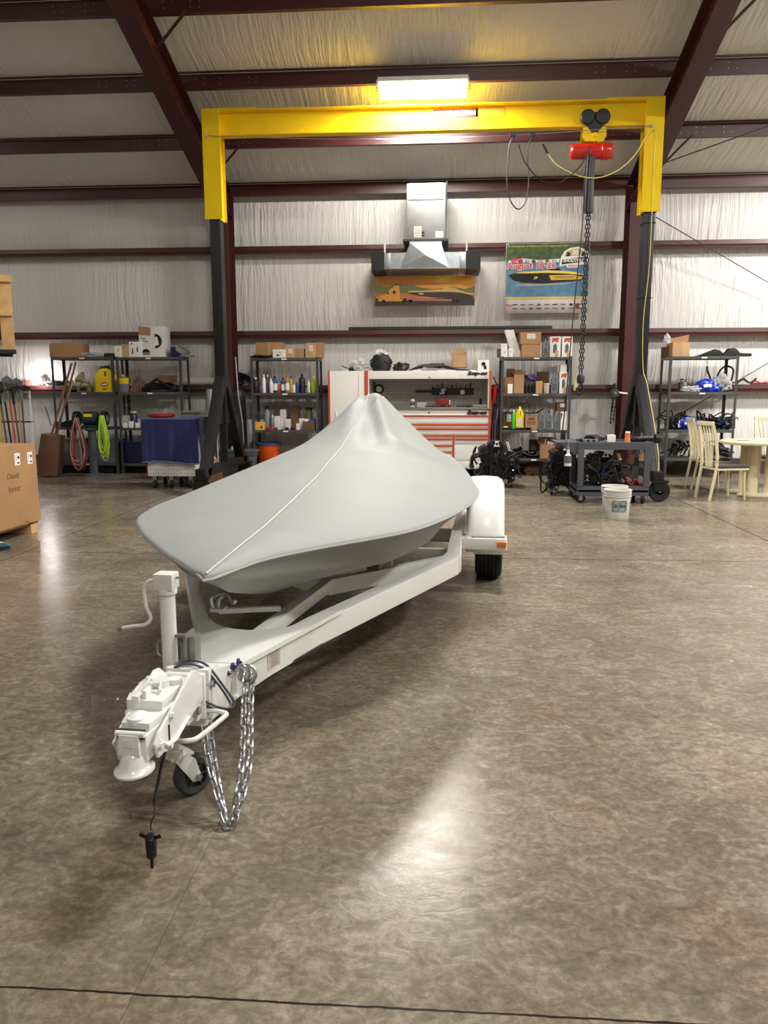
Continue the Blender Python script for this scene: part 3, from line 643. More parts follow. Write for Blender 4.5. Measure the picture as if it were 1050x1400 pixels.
b = MB(); b.M = CR; b.lathe([(0.001, -0.024), (0.02, -0.024), (0.02, 0.024), (0.001, 0.024)], (-0.093, 0.572, 0.0765), 'x', 16); b.lathe([(0.001, -0.004), (0.048, -0.004), (0.048, 0.004), (0.001, 0.004)], (-0.093, 0.572, 0.0765), 'x', 24)
for k in range(6):
    a = k*PI/3; b.beam((-0.093, 0.572+0.018*math.cos(a), 0.0765+0.018*math.sin(a)), (-0.093, 0.572+0.05*math.cos(a), 0.0765+0.05*math.sin(a)), 0.036, 0.005, upv=(-math.sin(a)*0, -math.sin(a), math.cos(a)))
b.build('wheel_hub', WHEELG, jw)
b = MB(); b.M = CR; b.cyl((-0.14, 0.572, 0.0765), (-0.048, 0.572, 0.0765), 0.006, n=10); b.cyl((-0.062, 0.572, 0.0765), (-0.052, 0.572, 0.0765), 0.014, n=6); b.build('caster_axle', CHR, jw)
# chains with hooks
b = MB(); chain(b, bez([(0.115, 0.69, 0.415), (0.135, 0.60, 0.30), (0.165, 0.46, 0.14), (0.160, 0.35, 0.02), (0.125, 0.37, 0.06), (0.06, 0.44, 0.18), (0.02, 0.50, 0.30), (0.005, 0.52, 0.36)], 80), 0.050, 0.0050, 0.030, 6, 12); b.build('safety_chain', CHR, tr)
b = MB(); chain(b, bez([(0.135, 0.71, 0.415), (0.155, 0.62, 0.31), (0.185, 0.49, 0.15), (0.170, 0.36, 0.025), (0.140, 0.37, 0.025), (0.075, 0.46, 0.15), (0.035, 0.52, 0.28), (0.015, 0.54, 0.36)], 80), 0.050, 0.0050, 0.030, 6, 12); b.build('safety_chain', CHR, tr)
for k in range(2):
    x = 0.105+0.025*k; b = MB(); b.tube(bez([(x-0.03, 0.69, 0.43), (x-0.01, 0.675, 0.452), (x+0.022, 0.67, 0.448), (x+0.03, 0.67, 0.42), (x+0.01, 0.68, 0.395), (x-0.012, 0.69, 0.40), (x-0.005, 0.70, 0.425)], 26), [0.0085]*25+[0.006], 8); b.tube([(x+0.0, 0.69, 0.385), (x+0.02, 0.69, 0.385)], 0.009, 8); b.build('chain_hook', CHR, tr)
for k in range(3):
    x, y, z = ((0.066, 0.62, 0.442), (0.074, 0.655, 0.458), (0.084, 0.69, 0.462))[k]
    b = MB(); b.lathe([(0.001, -0.006), (0.013, -0.004), (0.014, 0.002), (0.008, 0.006), (0.001, 0.007)], (x+0.006, y, z), 'x', 16); b.cyl((x, y, z), (x+0.02, y, z), 0.004, n=8); b.build('grease_cap', mat('blue_cap', (34, 36, 96), 0.35), tr)
b = MB(); b.cyl((0.07, 0.61, 0.437), (0.11, 0.60, 0.432), 0.0028, n=6); b.build('cotter_pin', CHR, tr)
# electric cable loops
b = MB()
b.tube(bez([(-0.045, 0.43, 0.53), (0.0, 0.43, 0.545), (0.05, 0.44, 0.53), (0.10, 0.45, 0.47), (0.140, 0.45, 0.405), (0.135, 0.43, 0.395), (0.085, 0.42, 0.41), (0.04, 0.40, 0.45), (0.02, 0.40, 0.49)], 60), 0.0045, 8)
b.tube(bez([(-0.05, 0.46, 0.52), (0.01, 0.45, 0.55), (0.06, 0.46, 0.53), (0.115, 0.46, 0.46), (0.150, 0.46, 0.405), (0.138, 0.44, 0.388), (0.08, 0.42, 0.398), (0.03, 0.40, 0.44)], 60), 0.0045, 8)
b.build('wiring_cable', mat('cable_grey', (62, 66, 74), 0.4), tr)
b = MB(); b.tube(bez([(0.015, 0.27, 0.36), (-0.005, 0.24, 0.32), (-0.012, 0.20, 0.25), (-0.008, 0.15, 0.19)], 24), 0.005, 8); b.tube(bez([(-0.008, 0.15, 0.19), (0.002, 0.13, 0.17), (-0.006, 0.12, 0.15), (-0.002, 0.11, 0.13)], 14), 0.0025, 6); b.build('plug_wire', BLK, tr)
b = MB(); b.lathe([(0.001, 0.125), (0.010, 0.124), (0.013, 0.115), (0.017, 0.11), (0.016, 0.055), (0.013, 0.048), (0.006, 0.046), (0.005, 0.012), (0.001, 0.010)], (0.0, 0.10, 0), 'z', 18)
for s_ in (-1, 1): b.beam((0.012*s_, 0.10, 0.112), (0.034*s_, 0.098, 0.122), 0.004, 0.012, 0.001)
b.box(-0.004, 0.004, 0.08, 0.086, 0.055, 0.105); b.build('electrical_plug', BLK, tr)
# serial number decal on the right rail
d0 = Vector((0.27-0.055, 1.315-0.62, 0)).normalized(); nrm = Vector((d0.y, -d0.x, 0)); pc = Vector((0.055, 0.62, 0))+d0*0.33
b = MB(); old = b.M; b.M = Matrix.Translation(pc+nrm*0.001+Vector((0, 0, 0.388))) @ Matrix((d0, nrm, Vector((0, 0, 1)))).transposed().to_4x4()
b.box(-0.045, 0.045, 0, 0.0012, -0.034, 0.038); b.m(1)
for k in range(7): b.box(-0.034+0.006*(k % 3), 0.034-0.005*(k % 2), 0.001, 0.0017, 0.026-0.0085*k, 0.0285-0.0085*k)
b.build('decal', [DECAL, INKG], tr)

# ------------------------------------------------------------------ covered boat
BO = Matrix.Translation((0, -3.3, -0.47))
bo_loc = TO + Vector((3.3*math.sin(math.radians(4)), 3.3*math.cos(math.radians(4)), 0.47))
boat = thing('covered_boat', 'low speedboat under a fitted silver grey cover, resting on the white trailer', 'boat', bo_loc, TA)
def interp(tab, s):
    if s <= tab[0][0]: return tab[0][1]
    for (a, va), (c, vc) in zip(tab, tab[1:]):
        if s <= c: t = (s-a)/(c-a); return va+(vc-va)*t
    return tab[-1][1]
def smooth(tab, s, h=0.10): return sum(interp(tab, s+h*k) for k in (-1.5, -0.75, 0, 0.75, 1.5))/5 if s > tab[0][0]+h*1.5 else interp(tab, s)
REAR = [(3.5, 0.885), (4.0, 0.835), (4.5, 0.78), (5.5, 0.64), (5.9, 0.58)]
BTR = [(0.62, 0.0), (0.66, 0.012), (0.97, 0.09), (1.25, 0.285), (1.43, 0.445), (1.65, 0.61), (1.88, 0.705), (2.2, 0.80), (2.56, 0.872), (2.87, 0.905), (3.16, 0.915)] + REAR
BTL = [(0.62, 0.0), (0.68, 0.03), (0.83, 0.16), (1.02, 0.32), (1.375, 0.575), (1.71, 0.775), (1.86, 0.84), (2.23, 0.915), (2.8, 0.93), (3.16, 0.92)] + REAR
def BW(s, sg): return smooth(BTR if sg > 0 else BTL, s, 0.06)
ZC = [(0.62, 0.805), (1.54, 0.865), (2.385, 0.955), (3.0, 1.045), (3.315, 1.11), (3.75, 1.23), (4.095, 1.36), (4.3, 1.408), (4.62, 1.405), (4.9, 1.33), (5.5, 1.10), (5.9, 1.02)]
def gunz(s): return 0.80
def deck(s, t):
    bw = BW(s, t); c = smooth(ZC, s, 0.09); g0 = gunz(s); a = abs(t); r = t*bw
    pk = max(0.0, min(1.0, (s-2.6)/1.7)); pk = pk*pk*(3-2*pk)
    flat = 1-a**2.2
    capw = 0.10; aa = max(0.0, (abs(r)-capw*pk*0.9)/(bw-capw*pk*0.9+1e-6)); tent = (1-aa)**1.18
    z = g0+(c-g0)*(flat*(1-pk)+tent*pk)
    # shoulder over the windshield edge and folds that run down from the peak
    def ridge(p, q_, wd, amp):
        p = Vector(p); q_ = Vector(q_); x = Vector((s, r)); d = q_-p; u = max(0, min(1, (x-p).dot(d)/d.dot(d)))
        e = (x-(p+d*u)).length; return amp*math.exp(-(e/wd)**2)*(0.35+0.65*math.sin(PI*min(1, u+0.15)))
    if bw > 0.3:
        z += ridge((4.3, 0.05), (3.35, 0.36), 0.07, 0.055)+ridge((3.45, 0.30), (3.75, 0.62), 0.09, 0.035)-ridge((4.2, 0.02), (3.25, 0.20), 0.07, 0.045)
        z += ridge((4.1, -0.05), (3.3, -0.42), 0.08, 0.025)
        z += ridge((3.3, 0.12), (2.6, 0.5), 0.12, 0.010)
        z += 0.006*noise.noise(Vector((s*2.0, r*3.0, 1)))*(1-a**6)
    return Vector((r, s, z))
b = MB(); b.M = BO; NS, NT = 150, 64
def sfun(u): return 0.62+5.28*(u**1.25)
def tfun(v): t = 2*v-1; return math.copysign(1-(1-abs(t))**1.25, t)
V = b.grid(lambda u, v: deck(sfun(u), tfun(v)), NS, NT)
# rounded hem, then the cover's side down over the hull to the chine and the keel
KZ = [(0.62, 0.795), (0.69, 0.766), (0.86, 0.68), (1.06, 0.62), (1.42, 0.525), (1.82, 0.475), (2.4, 0.465), (5.9, 0.465)]
KC = [(0.62, 0.80), (0.9, 0.725), (1.3, 0.655), (1.8, 0.60), (2.6, 0.555), (3.2, 0.54), (5.9, 0.53)]
def side(u, k, sg):
    s = sfun(u); bw = BW(s, sg); e = 0.012*min(1, bw/0.05)
    tb = [(1.0, 0.80), (1.0+e/max(bw, 0.02), 0.793), (1.0+e*1.2/max(bw, 0.02), 0.782), (1.0-0.0*e, 0.772)]
    kz = interp(KZ, s); cz = interp(KC, s)
    if k < 4: f, z = tb[k]; z = max(z, kz+0.0); return Vector((sg*bw*min(f, 1.2), s, z))
    q_ = k-4
    if q_ <= 4: t = q_/4; return Vector((sg*bw*(1.0-0.27*t-0.03*math.sin(PI*t)), s, max(kz, 0.772+(cz-0.772)*t)+0.003*noise.noise(Vector((s*4, t*2, sg)))))
    t = (q_-4)/5; return Vector((sg*bw*0.73*(1-t), s, cz+(kz-cz)*t))
for sg in (-1, 1):
    S = [[(V[i][0 if sg < 0 else NT] if k == 0 else b.v(side(i/NS, k, sg))) for k in range(14)] for i in range(NS+1)]
    for i in range(NS):
        for k in range(13): b.f([S[i][k], S[i+1][k], S[i+1][k+1], S[i][k+1]] if sg > 0 else [S[i][k], S[i][k+1], S[i+1][k+1], S[i+1][k]])
    # transom half
    rowd = V[NS][NT//2:] if sg > 0 else V[NS][:NT//2+1][::-1]
    b.f(rowd+S[NS][1:])
bmesh.ops.remove_doubles(b.b, verts=b.b.verts, dist=0.0006)
b.build('cover', COVER, boat, sharp=50)
b = MB(); b.M = BO
pts = []
for i in range(131): s = 0.63+3.9*i/130; p = deck(s, 0.0); pts.append((0.0, s, p.z+0.002))
b.tube(pts, 0.006, 8); b.build('seam', COVERD, boat)
b = MB(); b.M = BO
for sg in (1,):
    L_ = []
    for i in range(90): s = 5.85-5.2*i/89; bw = BW(s, 1); L_.append((bw+0.010, s, 0.786))
    L_.append((0.0, 0.606, 0.79))
    for i in range(90): s = 0.65+5.2*i/89; bw = BW(s, -1); L_.append((-bw-0.010, s, 0.786))
    b.tube(L_, 0.006, 6)
b.build('hem', COVERD, boat)
b = MB(); b.M = BO; b.beam((0, 5.85, 0.60), (0, 6.05, 0.50), 0.10, 0.20, 0.01); b.build('drive_unit', BLK, boat)

# ------------------------------------------------------------------ shelving along the back wall
SY0, SY1 = 13.08, 13.52
def shelving(label, pxl, pxr, pys, cat='shelf', y0=SY0, y1=SY1, ytop=None, group=None):
    xl = at(pxl, 560, y0).x; xr = at(pxr, 560, y0).x; zs = [at((pxl+pxr)/2, py, y0).z for py in pys]
    r = thing('shelving_unit', label, cat, ((xl+xr)/2, (y0+y1)/2, 0), 0, group)
    hw = (xr-xl)/2; hd = (y1-y0)/2; zt = zs[0]+0.01
    for sx in (-1, 1):
        for sy in (-1, 1):
            b = MB(); x = sx*hw; y = sy*hd
            b.box(min(x, x-sx*0.042), max(x, x-sx*0.042), min(y, y-sy*0.003), max(y, y-sy*0.003), 0, zt)
            b.box(min(x, x-sx*0.003), max(x, x-sx*0.003), min(y, y-sy*0.042), max(y, y-sy*0.042), 0, zt)
            b.m(1); k = 0; z = 0.06
            while z < zt-0.03:
                b.box(min(x-sx*0.016, x-sx*0.028), max(x-sx*0.016, x-sx*0.028), y-sy*0.004 if sy > 0 else y-0.0008, y+0.0008 if sy > 0 else y+0.004, z, z+0.022); z += 0.045
            b.build('post', [SHELF, INK], r)
    for i, z in enumerate(zs):
        b = MB(); b.box(-hw+0.003, hw-0.003, -hd+0.004, -hd+0.016, z-0.045, z-0.004, 0.002); b.box(-hw+0.003, hw-0.003, hd-0.016, hd-0.004, z-0.045, z-0.004, 0.002)
        b.box(-hw+0.004, -hw+0.014, -hd+0.016, hd-0.016, z-0.045, z-0.004); b.box(hw-0.014, hw-0.004, -hd+0.016, hd-0.016, z-0.045, z-0.004)
        b.m(1); b.box(-hw+0.012, hw-0.012, -hd+0.012, hd-0.012, z-0.012, z, 0.002)
        o = b.build('shelf_board', [SHELF, SHELFD], r)
        b = MB(); b.box(-0.045, 0.045, -hd+0.002, -hd+0.0045, z-0.035, z-0.012); b.build('shelf_label', PAPER, o)
    return r, zs
shA, zA = shelving('grey steel shelving unit leftmost, behind the bench grinder and cord coils', 74, 158, (488, 536, 584, 633), group=None)
shB, zB = shelving('grey steel shelving unit with a tall white carton on top, behind the blue draped cart', 162, 250, (488, 536, 585, 634))
shC, zC = shelving('grey steel shelving unit with a row of bottles, left of the tool chest', 344, 436, (489, 537, 588, 637))
shE, zE = shelving('grey steel shelving unit holding grey oil jugs, right of the tool chest', 684, 780, (488, 538, 588, 627))
shF, zF = shelving('grey steel shelving unit with two blue bags, behind the cream dining chairs', 912, 1006, (487, 536, 588, 627), y0=12.98, y1=13.5)

def rc(px0, py0, px1, py1, Y):
    a = at(px0, py1, Y); c = at(px1, py0, Y); return (a.x+c.x)/2, abs(c.x-a.x), a.z, abs(c.z-a.z)
def carton(name, px, Y, z, d, m_, label, cat='carton', tape=True, open_=False, rz=0.0, group=None, marks=None, lab=False):
    """px=(x0,y0,x1,y1); Y = plane of the front face; stands at height z"""
    x, w_, _, h = rc(*px, Y); h = max(0.02, at((px[0]+px[2])/2, px[1], Y).z-z)
    b = MB(); t = 0.004
    if open_:
        b.box(-w_/2, w_/2, -d/2, -d/2+t, 0, h); b.box(-w_/2, w_/2, d/2-t, d/2, 0, h); b.box(-w_/2, -w_/2+t, -d/2, d/2, 0, h); b.box(w_/2-t, w_/2, -d/2, d/2, 0, h); b.box(-w_/2, w_/2, -d/2, d/2, 0, t)
    else: b.box(-w_/2, w_/2, -d/2, d/2, 0, h, min(0.004, h/8))
    if tape and not open_:
        b.m(1); b.box(-0.025, 0.025, -d/2-0.0008, d/2+0.0008, h*0.0+0.001, h+0.0008) if w_ > 0.12 else None
    o = b.build(name, [m_, TAPE], None, (x, Y+d/2, z), rz); tag(o, label, cat, group)
    if open_:
        for (ang, sx) in ((0.9, -1), (1.0, 1)):
            b = MB(); b.beam((sx*w_/2, 0, h), (sx*(w_/2+0.6*w_/2*math.cos(ang)), 0, h+0.5*w_*math.sin(ang)*0.8), d, 0.004, upv=(0, 0, 1) if abs(sx) else (0, 1, 0)); b.build('flap', m_, o)
        b = MB(); b.beam((0, d/2, h), (0, d/2+0.03, h+min(0.12, w_*0.45)), w_, 0.004, upv=(0, 1, 0)); b.build('flap', m_, o)
    if lab:
        b = MB(); b.box(-w_*0.18, w_*0.22, -d/2-0.0016, -d/2-0.0006, h*0.45, h*0.85); b.m(1)
        for k in range(3): b.box(-w_*0.14, w_*0.16, -d/2-0.0022, -d/2-0.0014, h*(0.52+0.1*k), h*(0.55+0.1*k))
        b.build('shipping_label', [PAPER, INKG], o)
    return o, w_, h
def mark(o, m_, polys, y, name='printed_mark'):
    b = MB()
    for p in polys: b.prism(p, y-0.0012, y, 'xz')
    return b.build(name, m_, o)
def jug(px, Y, z, m_, label, cat='jug', capm=None, group=None, name='oil_jug', dpt=None, lab=None):
    x, w_, _, h = rc(*px, Y); h = at((px[0]+px[2])/2, px[1], Y).z-z; d = dpt or w_*0.7
    b = MB(); hw = w_/2
    b.prism([(-hw, 0.0), (hw, 0.0), (hw, h*0.66), (hw*0.62, h*0.84), (hw*0.34, h*0.9), (-hw*0.30, h*0.9), (-hw*0.55, h*0.84), (-hw, h*0.66)], -d/2, d/2, 'xz', min(0.012, w_*0.12))
    b.m(1); b.prism([(hw*0.05, h*0.60), (hw*0.22, h*0.60), (hw*0.22, h*0.78), (hw*0.05, h*0.80)], -d/2-0.0008, -d/2+0.001, 'xz')
    o = b.build(name, [m_, INK], None, (x, Y+d/2, z)); tag(o, label, cat, group)
    b = MB(); b.lathe([(w_*0.15, h*0.88), (w_*0.15, h*0.985), (w_*0.12, h), (0.001, h)], (0, 0, 0), 'z', 14); b.build('cap', capm or m_, o)
    if lab:
        b = MB(); b.box(-hw*0.6, hw*0.6, -d/2-0.0015, -d/2, h*0.12, h*0.48); b.build('label', lab, o)
    return o
def bottle(px, Y, z, m_, label, cat='bottle', capm=None, group=None, name='bottle', neck=0.35, labm=None, sh=0.72):
    x, w_, _, h = rc(*px, Y); h = at((px[0]+px[2])/2, px[1], Y).z-z; r = w_/2
    b = MB(); b.lathe([(r*0.92, 0), (r, 0.006), (r, h*sh), (r*0.8, h*(sh+0.06)), (r*neck, h*(sh+0.13)), (r*neck, h*0.90), (0.001, h*0.90)], (0, 0, 0), 'z', 18)
    o = b.build(name, m_, None, (x, Y, z)); tag(o, label, cat, group)
    b = MB(); b.lathe([(r*neck*1.15, h*0.88), (r*neck*1.15, h*0.99), (r*neck*0.9, h), (0.001, h)], (0, 0, 0), 'z', 14); b.build('cap', capm or PAPER, o)
    if labm: b = MB(); b.lathe([(r*1.012, h*0.15), (r*1.012, h*0.55)], (0, 0, 0), 'z', 18, cap=False); b.build('label', labm, o)
    return o
def single(b, mats, name, label, cat, loc, rz=0.0, group=None, kind=None, sharp=35):
    return tag(b.build(name, mats, None, loc, rz, sharp), label, cat, group, kind)

# ---- shelf A (leftmost)
Y1 = 13.12
carton('cardboard_box', (68, 469, 109, 488), Y1, zA[0], 0.36, CARD, 'brown cardboard box on the top shelf of the leftmost shelving unit', tape=False, lab=False)
b = MB(); b.blob((0, 0, 0.035), (0.26, 0.17, 0.05), 3, 0.22, 3, 3, -0.034); x = at(122, 487, 13.25).x
single(b, BAG, 'plastic_bag', 'flat crumpled clear plastic bag beside the brown box on the leftmost top shelf', 'bag', (x, 13.28, zA[0]))
b = MB(); b.box(-0.09, 0.09, -0.08, 0.08, 0, 0.065, 0.01); b.box(-0.07, 0.07, -0.085, -0.078, 0.012, 0.05); x = at(150, 487, 13.15).x
single(b, BLK, 'black_case', 'small black case on the leftmost top shelf, near the centre posts', 'case', (x, 13.2, zA[0]))
b = MB(); b.lathe([(0.001, 0.0), (0.10, 0.0), (0.13, 0.03), (0.135, 0.045), (0.125, 0.045), (0.10, 0.012), (0.001, 0.012)], (0, 0, 0), 'z', 24); b.beam((0.12, 0, 0.035), (0.26, 0, 0.07), 0.03, 0.014, 0.003)
single(b, BLK, 'drain_pan', 'shallow black pan on the second shelf of the leftmost unit', 'pan', (at(97, 535, 13.2).x, 13.28, zA[1]))
r = thing('funnel', 'beige plastic funnel lying on the second shelf of the leftmost unit', 'funnel', (at(112, 520, 13.25).x, 13.33, zA[1]))
b = MB(); b.M = Matrix.Translation((0, 0, 0.20)) @ Matrix.Rotation(-0.9, 4, 'Y'); b.lathe([(0.10, 0.10), (0.105, 0.09), (0.03, 0.0), (0.018, -0.16), (0.013, -0.16), (0.025, 0.0), (0.098, 0.09)], (0, 0, 0), 'z', 24, cap=False); b.build('cone', TAN, r)
b = MB(); b.M = Matrix.Translation((0, 0, 0.20)) @ Matrix.Rotation(-0.9, 4, 'Y'); b.lathe([(0.10, 0.09), (0.112, 0.092), (0.112, 0.105), (0.10, 0.105)], (0, 0, 0), 'z', 24); b.cyl((0, 0, -0.16), (0, 0, -0.20), 0.018, n=10); b.build('rim', TAN, r)
b = MB(); b.box(-0.12, 0.12, -0.08, 0.08, 0, 0.10, 0.012); b.m(1); b.box(-0.06, 0.06, -0.0815, -0.079, 0.02, 0.08); b.m(0); b.tube(bez([(-0.1, 0, 0.1), (-0.05, 0, 0.16), (0.05, 0, 0.16), (0.1, 0, 0.1)], 12), 0.01, 6)
single(b, [OLIVE, BLK], 'tool_box', 'olive green handled box in front of the beige funnel', 'box', (at(117, 535, 13.2).x, 13.2, zA[1]))
b = MB(); b.box(-0.065, 0.065, -0.008, 0.008, 0, 0.28); b.m(1); b.box(-0.045, 0.045, -0.010, -0.008, 0.03, 0.25)
single(b, [PAPER, DECAL], 'picture_card', 'white framed card standing left of the yellow oil jug', 'card', (at(126, 535, 13.3).x, 13.42, zA[1]))
o = jug((131, 500, 154, 535), 13.12, zA[1], YELP, 'big yellow oil jug with black top and red oval on the leftmost unit', capm=BLK, name='yellow_jug')
b = MB(); b.lathe([(0.001, 0), (0.065, 0), (0.065, 0.002), (0.001, 0.002)], (0, 0, 0), 'y', 24, sx=1.0, sy=0.65); q_ = b.build('oval_emblem', RED, o, (0, -0.115, 0.13)); b = MB(); b.box(-0.045, 0.045, -0.118, -0.1165, 0.117, 0.143); b.m(1); b.box(-0.04, 0.04, -0.1165, -0.1155, 0.04, 0.06); b.build('emblem_band', [PAPER, DRED], o)
b = MB(); b.tube(bez([(-0.12, 0, 0.30), (-0.10, 0, 0.40), (0.0, 0, 0.43), (0.11, 0, 0.37), (0.13, 0, 0.29)], 18), 0.022, 8); b.box(-0.135, 0.135, -0.08, 0.08, 0.28, 0.32, 0.01); b.build('black_handle', BLK, o)
for i, (a, c) in enumerate(((79, 109), (132, 160))):
    x, w_, z0, h = rc(a, 599, c, 632, 13.12)
    r = thing('storage_tote', ('grey plastic storage tote below the red cord coil' if i == 0 else 'grey plastic storage tote behind the lime cord coil'), 'tote', (x, 13.3, zA[3]))
    b = MB(); b.prism([(-w_*0.44, 0), (w_*0.44, 0), (w_*0.5, h*0.92), (-w_*0.5, h*0.92)], -0.17, 0.17, 'xz', 0.012); b.build('tub', TOTE, r)
    b = MB(); b.box(-w_*0.53, w_*0.53, -0.19, 0.19, h*0.90, h*0.98, 0.008); b.build('rim', TOTE, r)
b = MB()
for k in range(9): b.tube(bez([(rnd.uniform(-.16, .16), rnd.uniform(-.1, .1), 0.03), (rnd.uniform(-.18, .18), rnd.uniform(-.1, .1), rnd.uniform(.04, .12)), (rnd.uniform(-.16, .16), rnd.uniform(-.1, .1), 0.03)], 8), 0.014, 6)
single(b, BLKM, 'cable_pile', 'heap of black cables on the lower shelf beside the grinder', 'cables', (at(88, 583, 13.2).x, 13.3, zA[2]))
b = MB(); b.box(-0.12, 0.12, -0.07, 0.07, 0, 0.05, 0.008); b.prism([(-0.1, 0.05), (0.06, 0.05), (0.12, 0.10), (0.02, 0.12)], -0.05, 0.05, 'xz', 0.008)
single(b, BLKM, 'hand_tool', 'dark hand tool on the third shelf left of the grinder', 'tool', (at(92, 583, 13.1).x, 13.16, zA[2]+0.0))
b = MB(); b.box(-0.55, 0.55, -0.14, 0.14, 0, 0.12, 0.03); single(b, BLK, 'black_case', 'long black case on the floor under the leftmost unit', 'case', (at(118, 645, 13.3).x, 13.32, 0))
# bench grinder on its pedestal in front
GX = at(126, 600, 12.75).x
r = thing('bench_grinder', 'dark teal bench grinder on a grey floor pedestal with cords hung on it', 'grinder', (GX, 12.75, 0))
zt = at(126, 585, 12.75).z
b = MB(); b.lathe([(0.17, 0), (0.17, 0.03), (0.07, 0.05), (0.065, zt-0.06), (0.12, zt-0.03), (0.12, zt)], (0, 0, 0), 'z', 20); b.build('pedestal', GBIN, r)
b = MB(); b.box(-0.13, 0.13, -0.10, 0.10, zt, zt+0.05, 0.01); b.lathe([(0.05, -0.13), (0.115, -0.11), (0.12, 0), (0.115, 0.11), (0.05, 0.13)], (0, 0, zt+0.16), 'x', 22); b.m(1); b.box(-0.07, 0.07, -0.122, -0.115, zt+0.19, zt+0.24); b.build('motor', [TEAL, YELP], r)
for sg in (-1, 1):
    b = MB(); b.lathe([(0.02, -0.04), (0.12, -0.04), (0.125, 0), (0.12, 0.04), (0.02, 0.04)], (sg*0.24, 0, zt+0.16), 'x', 24); b.cyl((sg*0.12, 0, zt+0.16), (sg*0.2, 0, zt+0.16), 0.03, n=10); wh = b.build('wheel_guard', BLK, r)
    b = MB(); b.lathe([(0.001, 0), (0.05, 0), (0.06, 0.01), (0.001, 0.012)], (sg*0.24+sg*0.04, 0, zt+0.16), 'x', 18); b.build('wheel', GALVD, wh)
def coil(name, label, px, ytop, ybot, Y, m_, n, wd, seed, m2=None):
    R_ = random.Random(seed); t = at(px, ytop, Y); bo = at(px+1, ybot, Y); H_ = t.z-bo.z; b = MB()
    for k in range(n):
        b.m(1 if (m2 and k % 3 == 0) else 0)
        hh = H_*R_.uniform(0.72, 1.0); ww = wd*R_.uniform(0.5, 1.0); o_ = R_.uniform(-0.02, 0.02); y = R_.uniform(-0.05, 0.05)
        b.tube(bez([(o_, y, 0), (-ww*0.35+o_, y, -hh*0.3), (-ww*0.6+o_, y+R_.uniform(-.02, .02), -hh*0.75), (-ww*0.3, y, -hh*0.97), (ww*0.3, y, -hh*0.97), (ww*0.6+o_, y+R_.uniform(-.02, .02), -hh*0.72), (ww*0.3+o_, y, -hh*0.3), (o_, y, 0)], 28), 0.008, 5, closed=True)
    return single(b, [m_, m2 or m_], name, label, 'cord', (t.x, Y, t.z))
coil('extension_cord', 'maroon extension cord coil hanging from the left side of the grinder', 104, 571, 645, 12.55, CORD, 14, 0.24, 3, CORDW)
coil('extension_cord', 'lime green extension cord coil hanging from the right side of the grinder', 139, 568, 630, 12.55, LIME, 12, 0.13, 5)

# ---- shelf B
carton('cardboard_box', (157, 473, 167, 488), Y1, zB[0], 0.2, PAPER, 'small white carton, first on the second unit top', tape=False, lab=True)
carton('cardboard_box', (167, 471, 176, 488), Y1, zB[0], 0.2, CARDL, 'narrow brown carton between two white cartons above the second unit', tape=False)
o, w_, h = carton('cardboard_box', (177, 467, 193, 488), Y1, zB[0], 0.22, PAPER, 'white carton printed with small tool pictures left of the tallest carton', tape=False)
mark(o, INK, [[(-w_*.3, h*.2), (-w_*.25, h*.62), (-w_*.2, h*.62), (-w_*.17, h*.2)], [(w_*.1, h*.35), (w_*.12, h*.65), (w_*.2, h*.65), (w_*.22, h*.35)], [(-w_*.35, h*.82), (-w_*.35, h*.9), (-w_*.2, h*.9), (-w_*.2, h*.82)]], -0.11)
o, w_, h = carton('tall_carton', (191, 446, 224, 488), 13.14, zB[0], 0.3, WHT2, 'tall white carton with black seal pictures, open brown flap on top', tape=False, rz=-0.0)
arc = lambda cx, cz, r_, a0, a1, n=12: [(cx+r_*math.cos(a0+(a1-a0)*i/n), cz+r_*math.sin(a0+(a1-a0)*i/n)) for i in range(n+1)]
mark(o, INK, [arc(w_*.12, h*.52, h*.24, -PI/2, PI/2), arc(-w_*.24, h*.14, h*.13, 0, PI), [(-w_*.4, h*.12), (-w_*.06, h*.12), (-w_*.1, h*.08), (-w_*.36, h*.08)]], -0.15)
mark(o, INKG, [[(-w_*.42, h*.60), (-w_*.42, h*.63), (-w_*.22, h*.61), (-w_*.22, h*.58)], [(-w_*.36, h*.52), (-w_*.36, h*.55), (-w_*.16, h*.52), (-w_*.16, h*.49)], [(-w_*.38, h*.80), (-w_*.38, h*.85), (-w_*.2, h*.85), (-w_*.2, h*.80)]], -0.15, 'printed_text')
mark(o, PAPER, [[(w_*.10, h*.36), (w_*.14, h*.66), (w_*.22, h*.66), (w_*.28, h*.40)]], -0.1512, 'printed_figure')
b = MB(); b.prism([(-w_*.5, h), (-w_*.02, h-0.02), (-w_*.04, h-0.16), (-w_*.5, h-0.14)], -0.156, -0.151, 'xz'); b.build('flap', CARD, o)
r = thing('silver_duct_elbow', 'shiny bent sheet metal piece over a dark box, right end of the second unit', 'duct piece', (at(247, 487, 13.2).x, 13.25, zB[0]))
b = MB(); b.box(-0.15, 0.02, -0.12, 0.12, 0, 0.17, 0.01); b.build('dark_box', NAVYP, r)
b = MB(); b.beam((-0.06, -0.05, 0.16), (0.14, -0.08, 0.05), 0.14, 0.09, 0.02); b.box(0.02, 0.2, -0.12, 0.10, 0.0, 0.035, 0.008); b.beam((-0.12, 0.05, 0.18), (0.10, 0.05, 0.17), 0.14, 0.03, 0.008); b.build('bent_sheet', GALV, r)
o = jug((162, 512, 172, 535), 13.14, zB[1], GRY, 'grey can with a yellow upper label, left end of the second unit', 'can', capm=YELP, name='metal_can')
b = MB(); q = o.dimensions; b.box(-q.x*.5-.001, q.x*.5+.001, -q.y*.5-.001, q.y*.5+.001, 0.14, 0.24, 0.004); b.build('label', YELP, o)
r = thing('wood_offcuts', 'brown wood offcuts stacked upright on the second unit', 'wood', (at(182, 535, 13.2).x, 13.3, zB[1]))
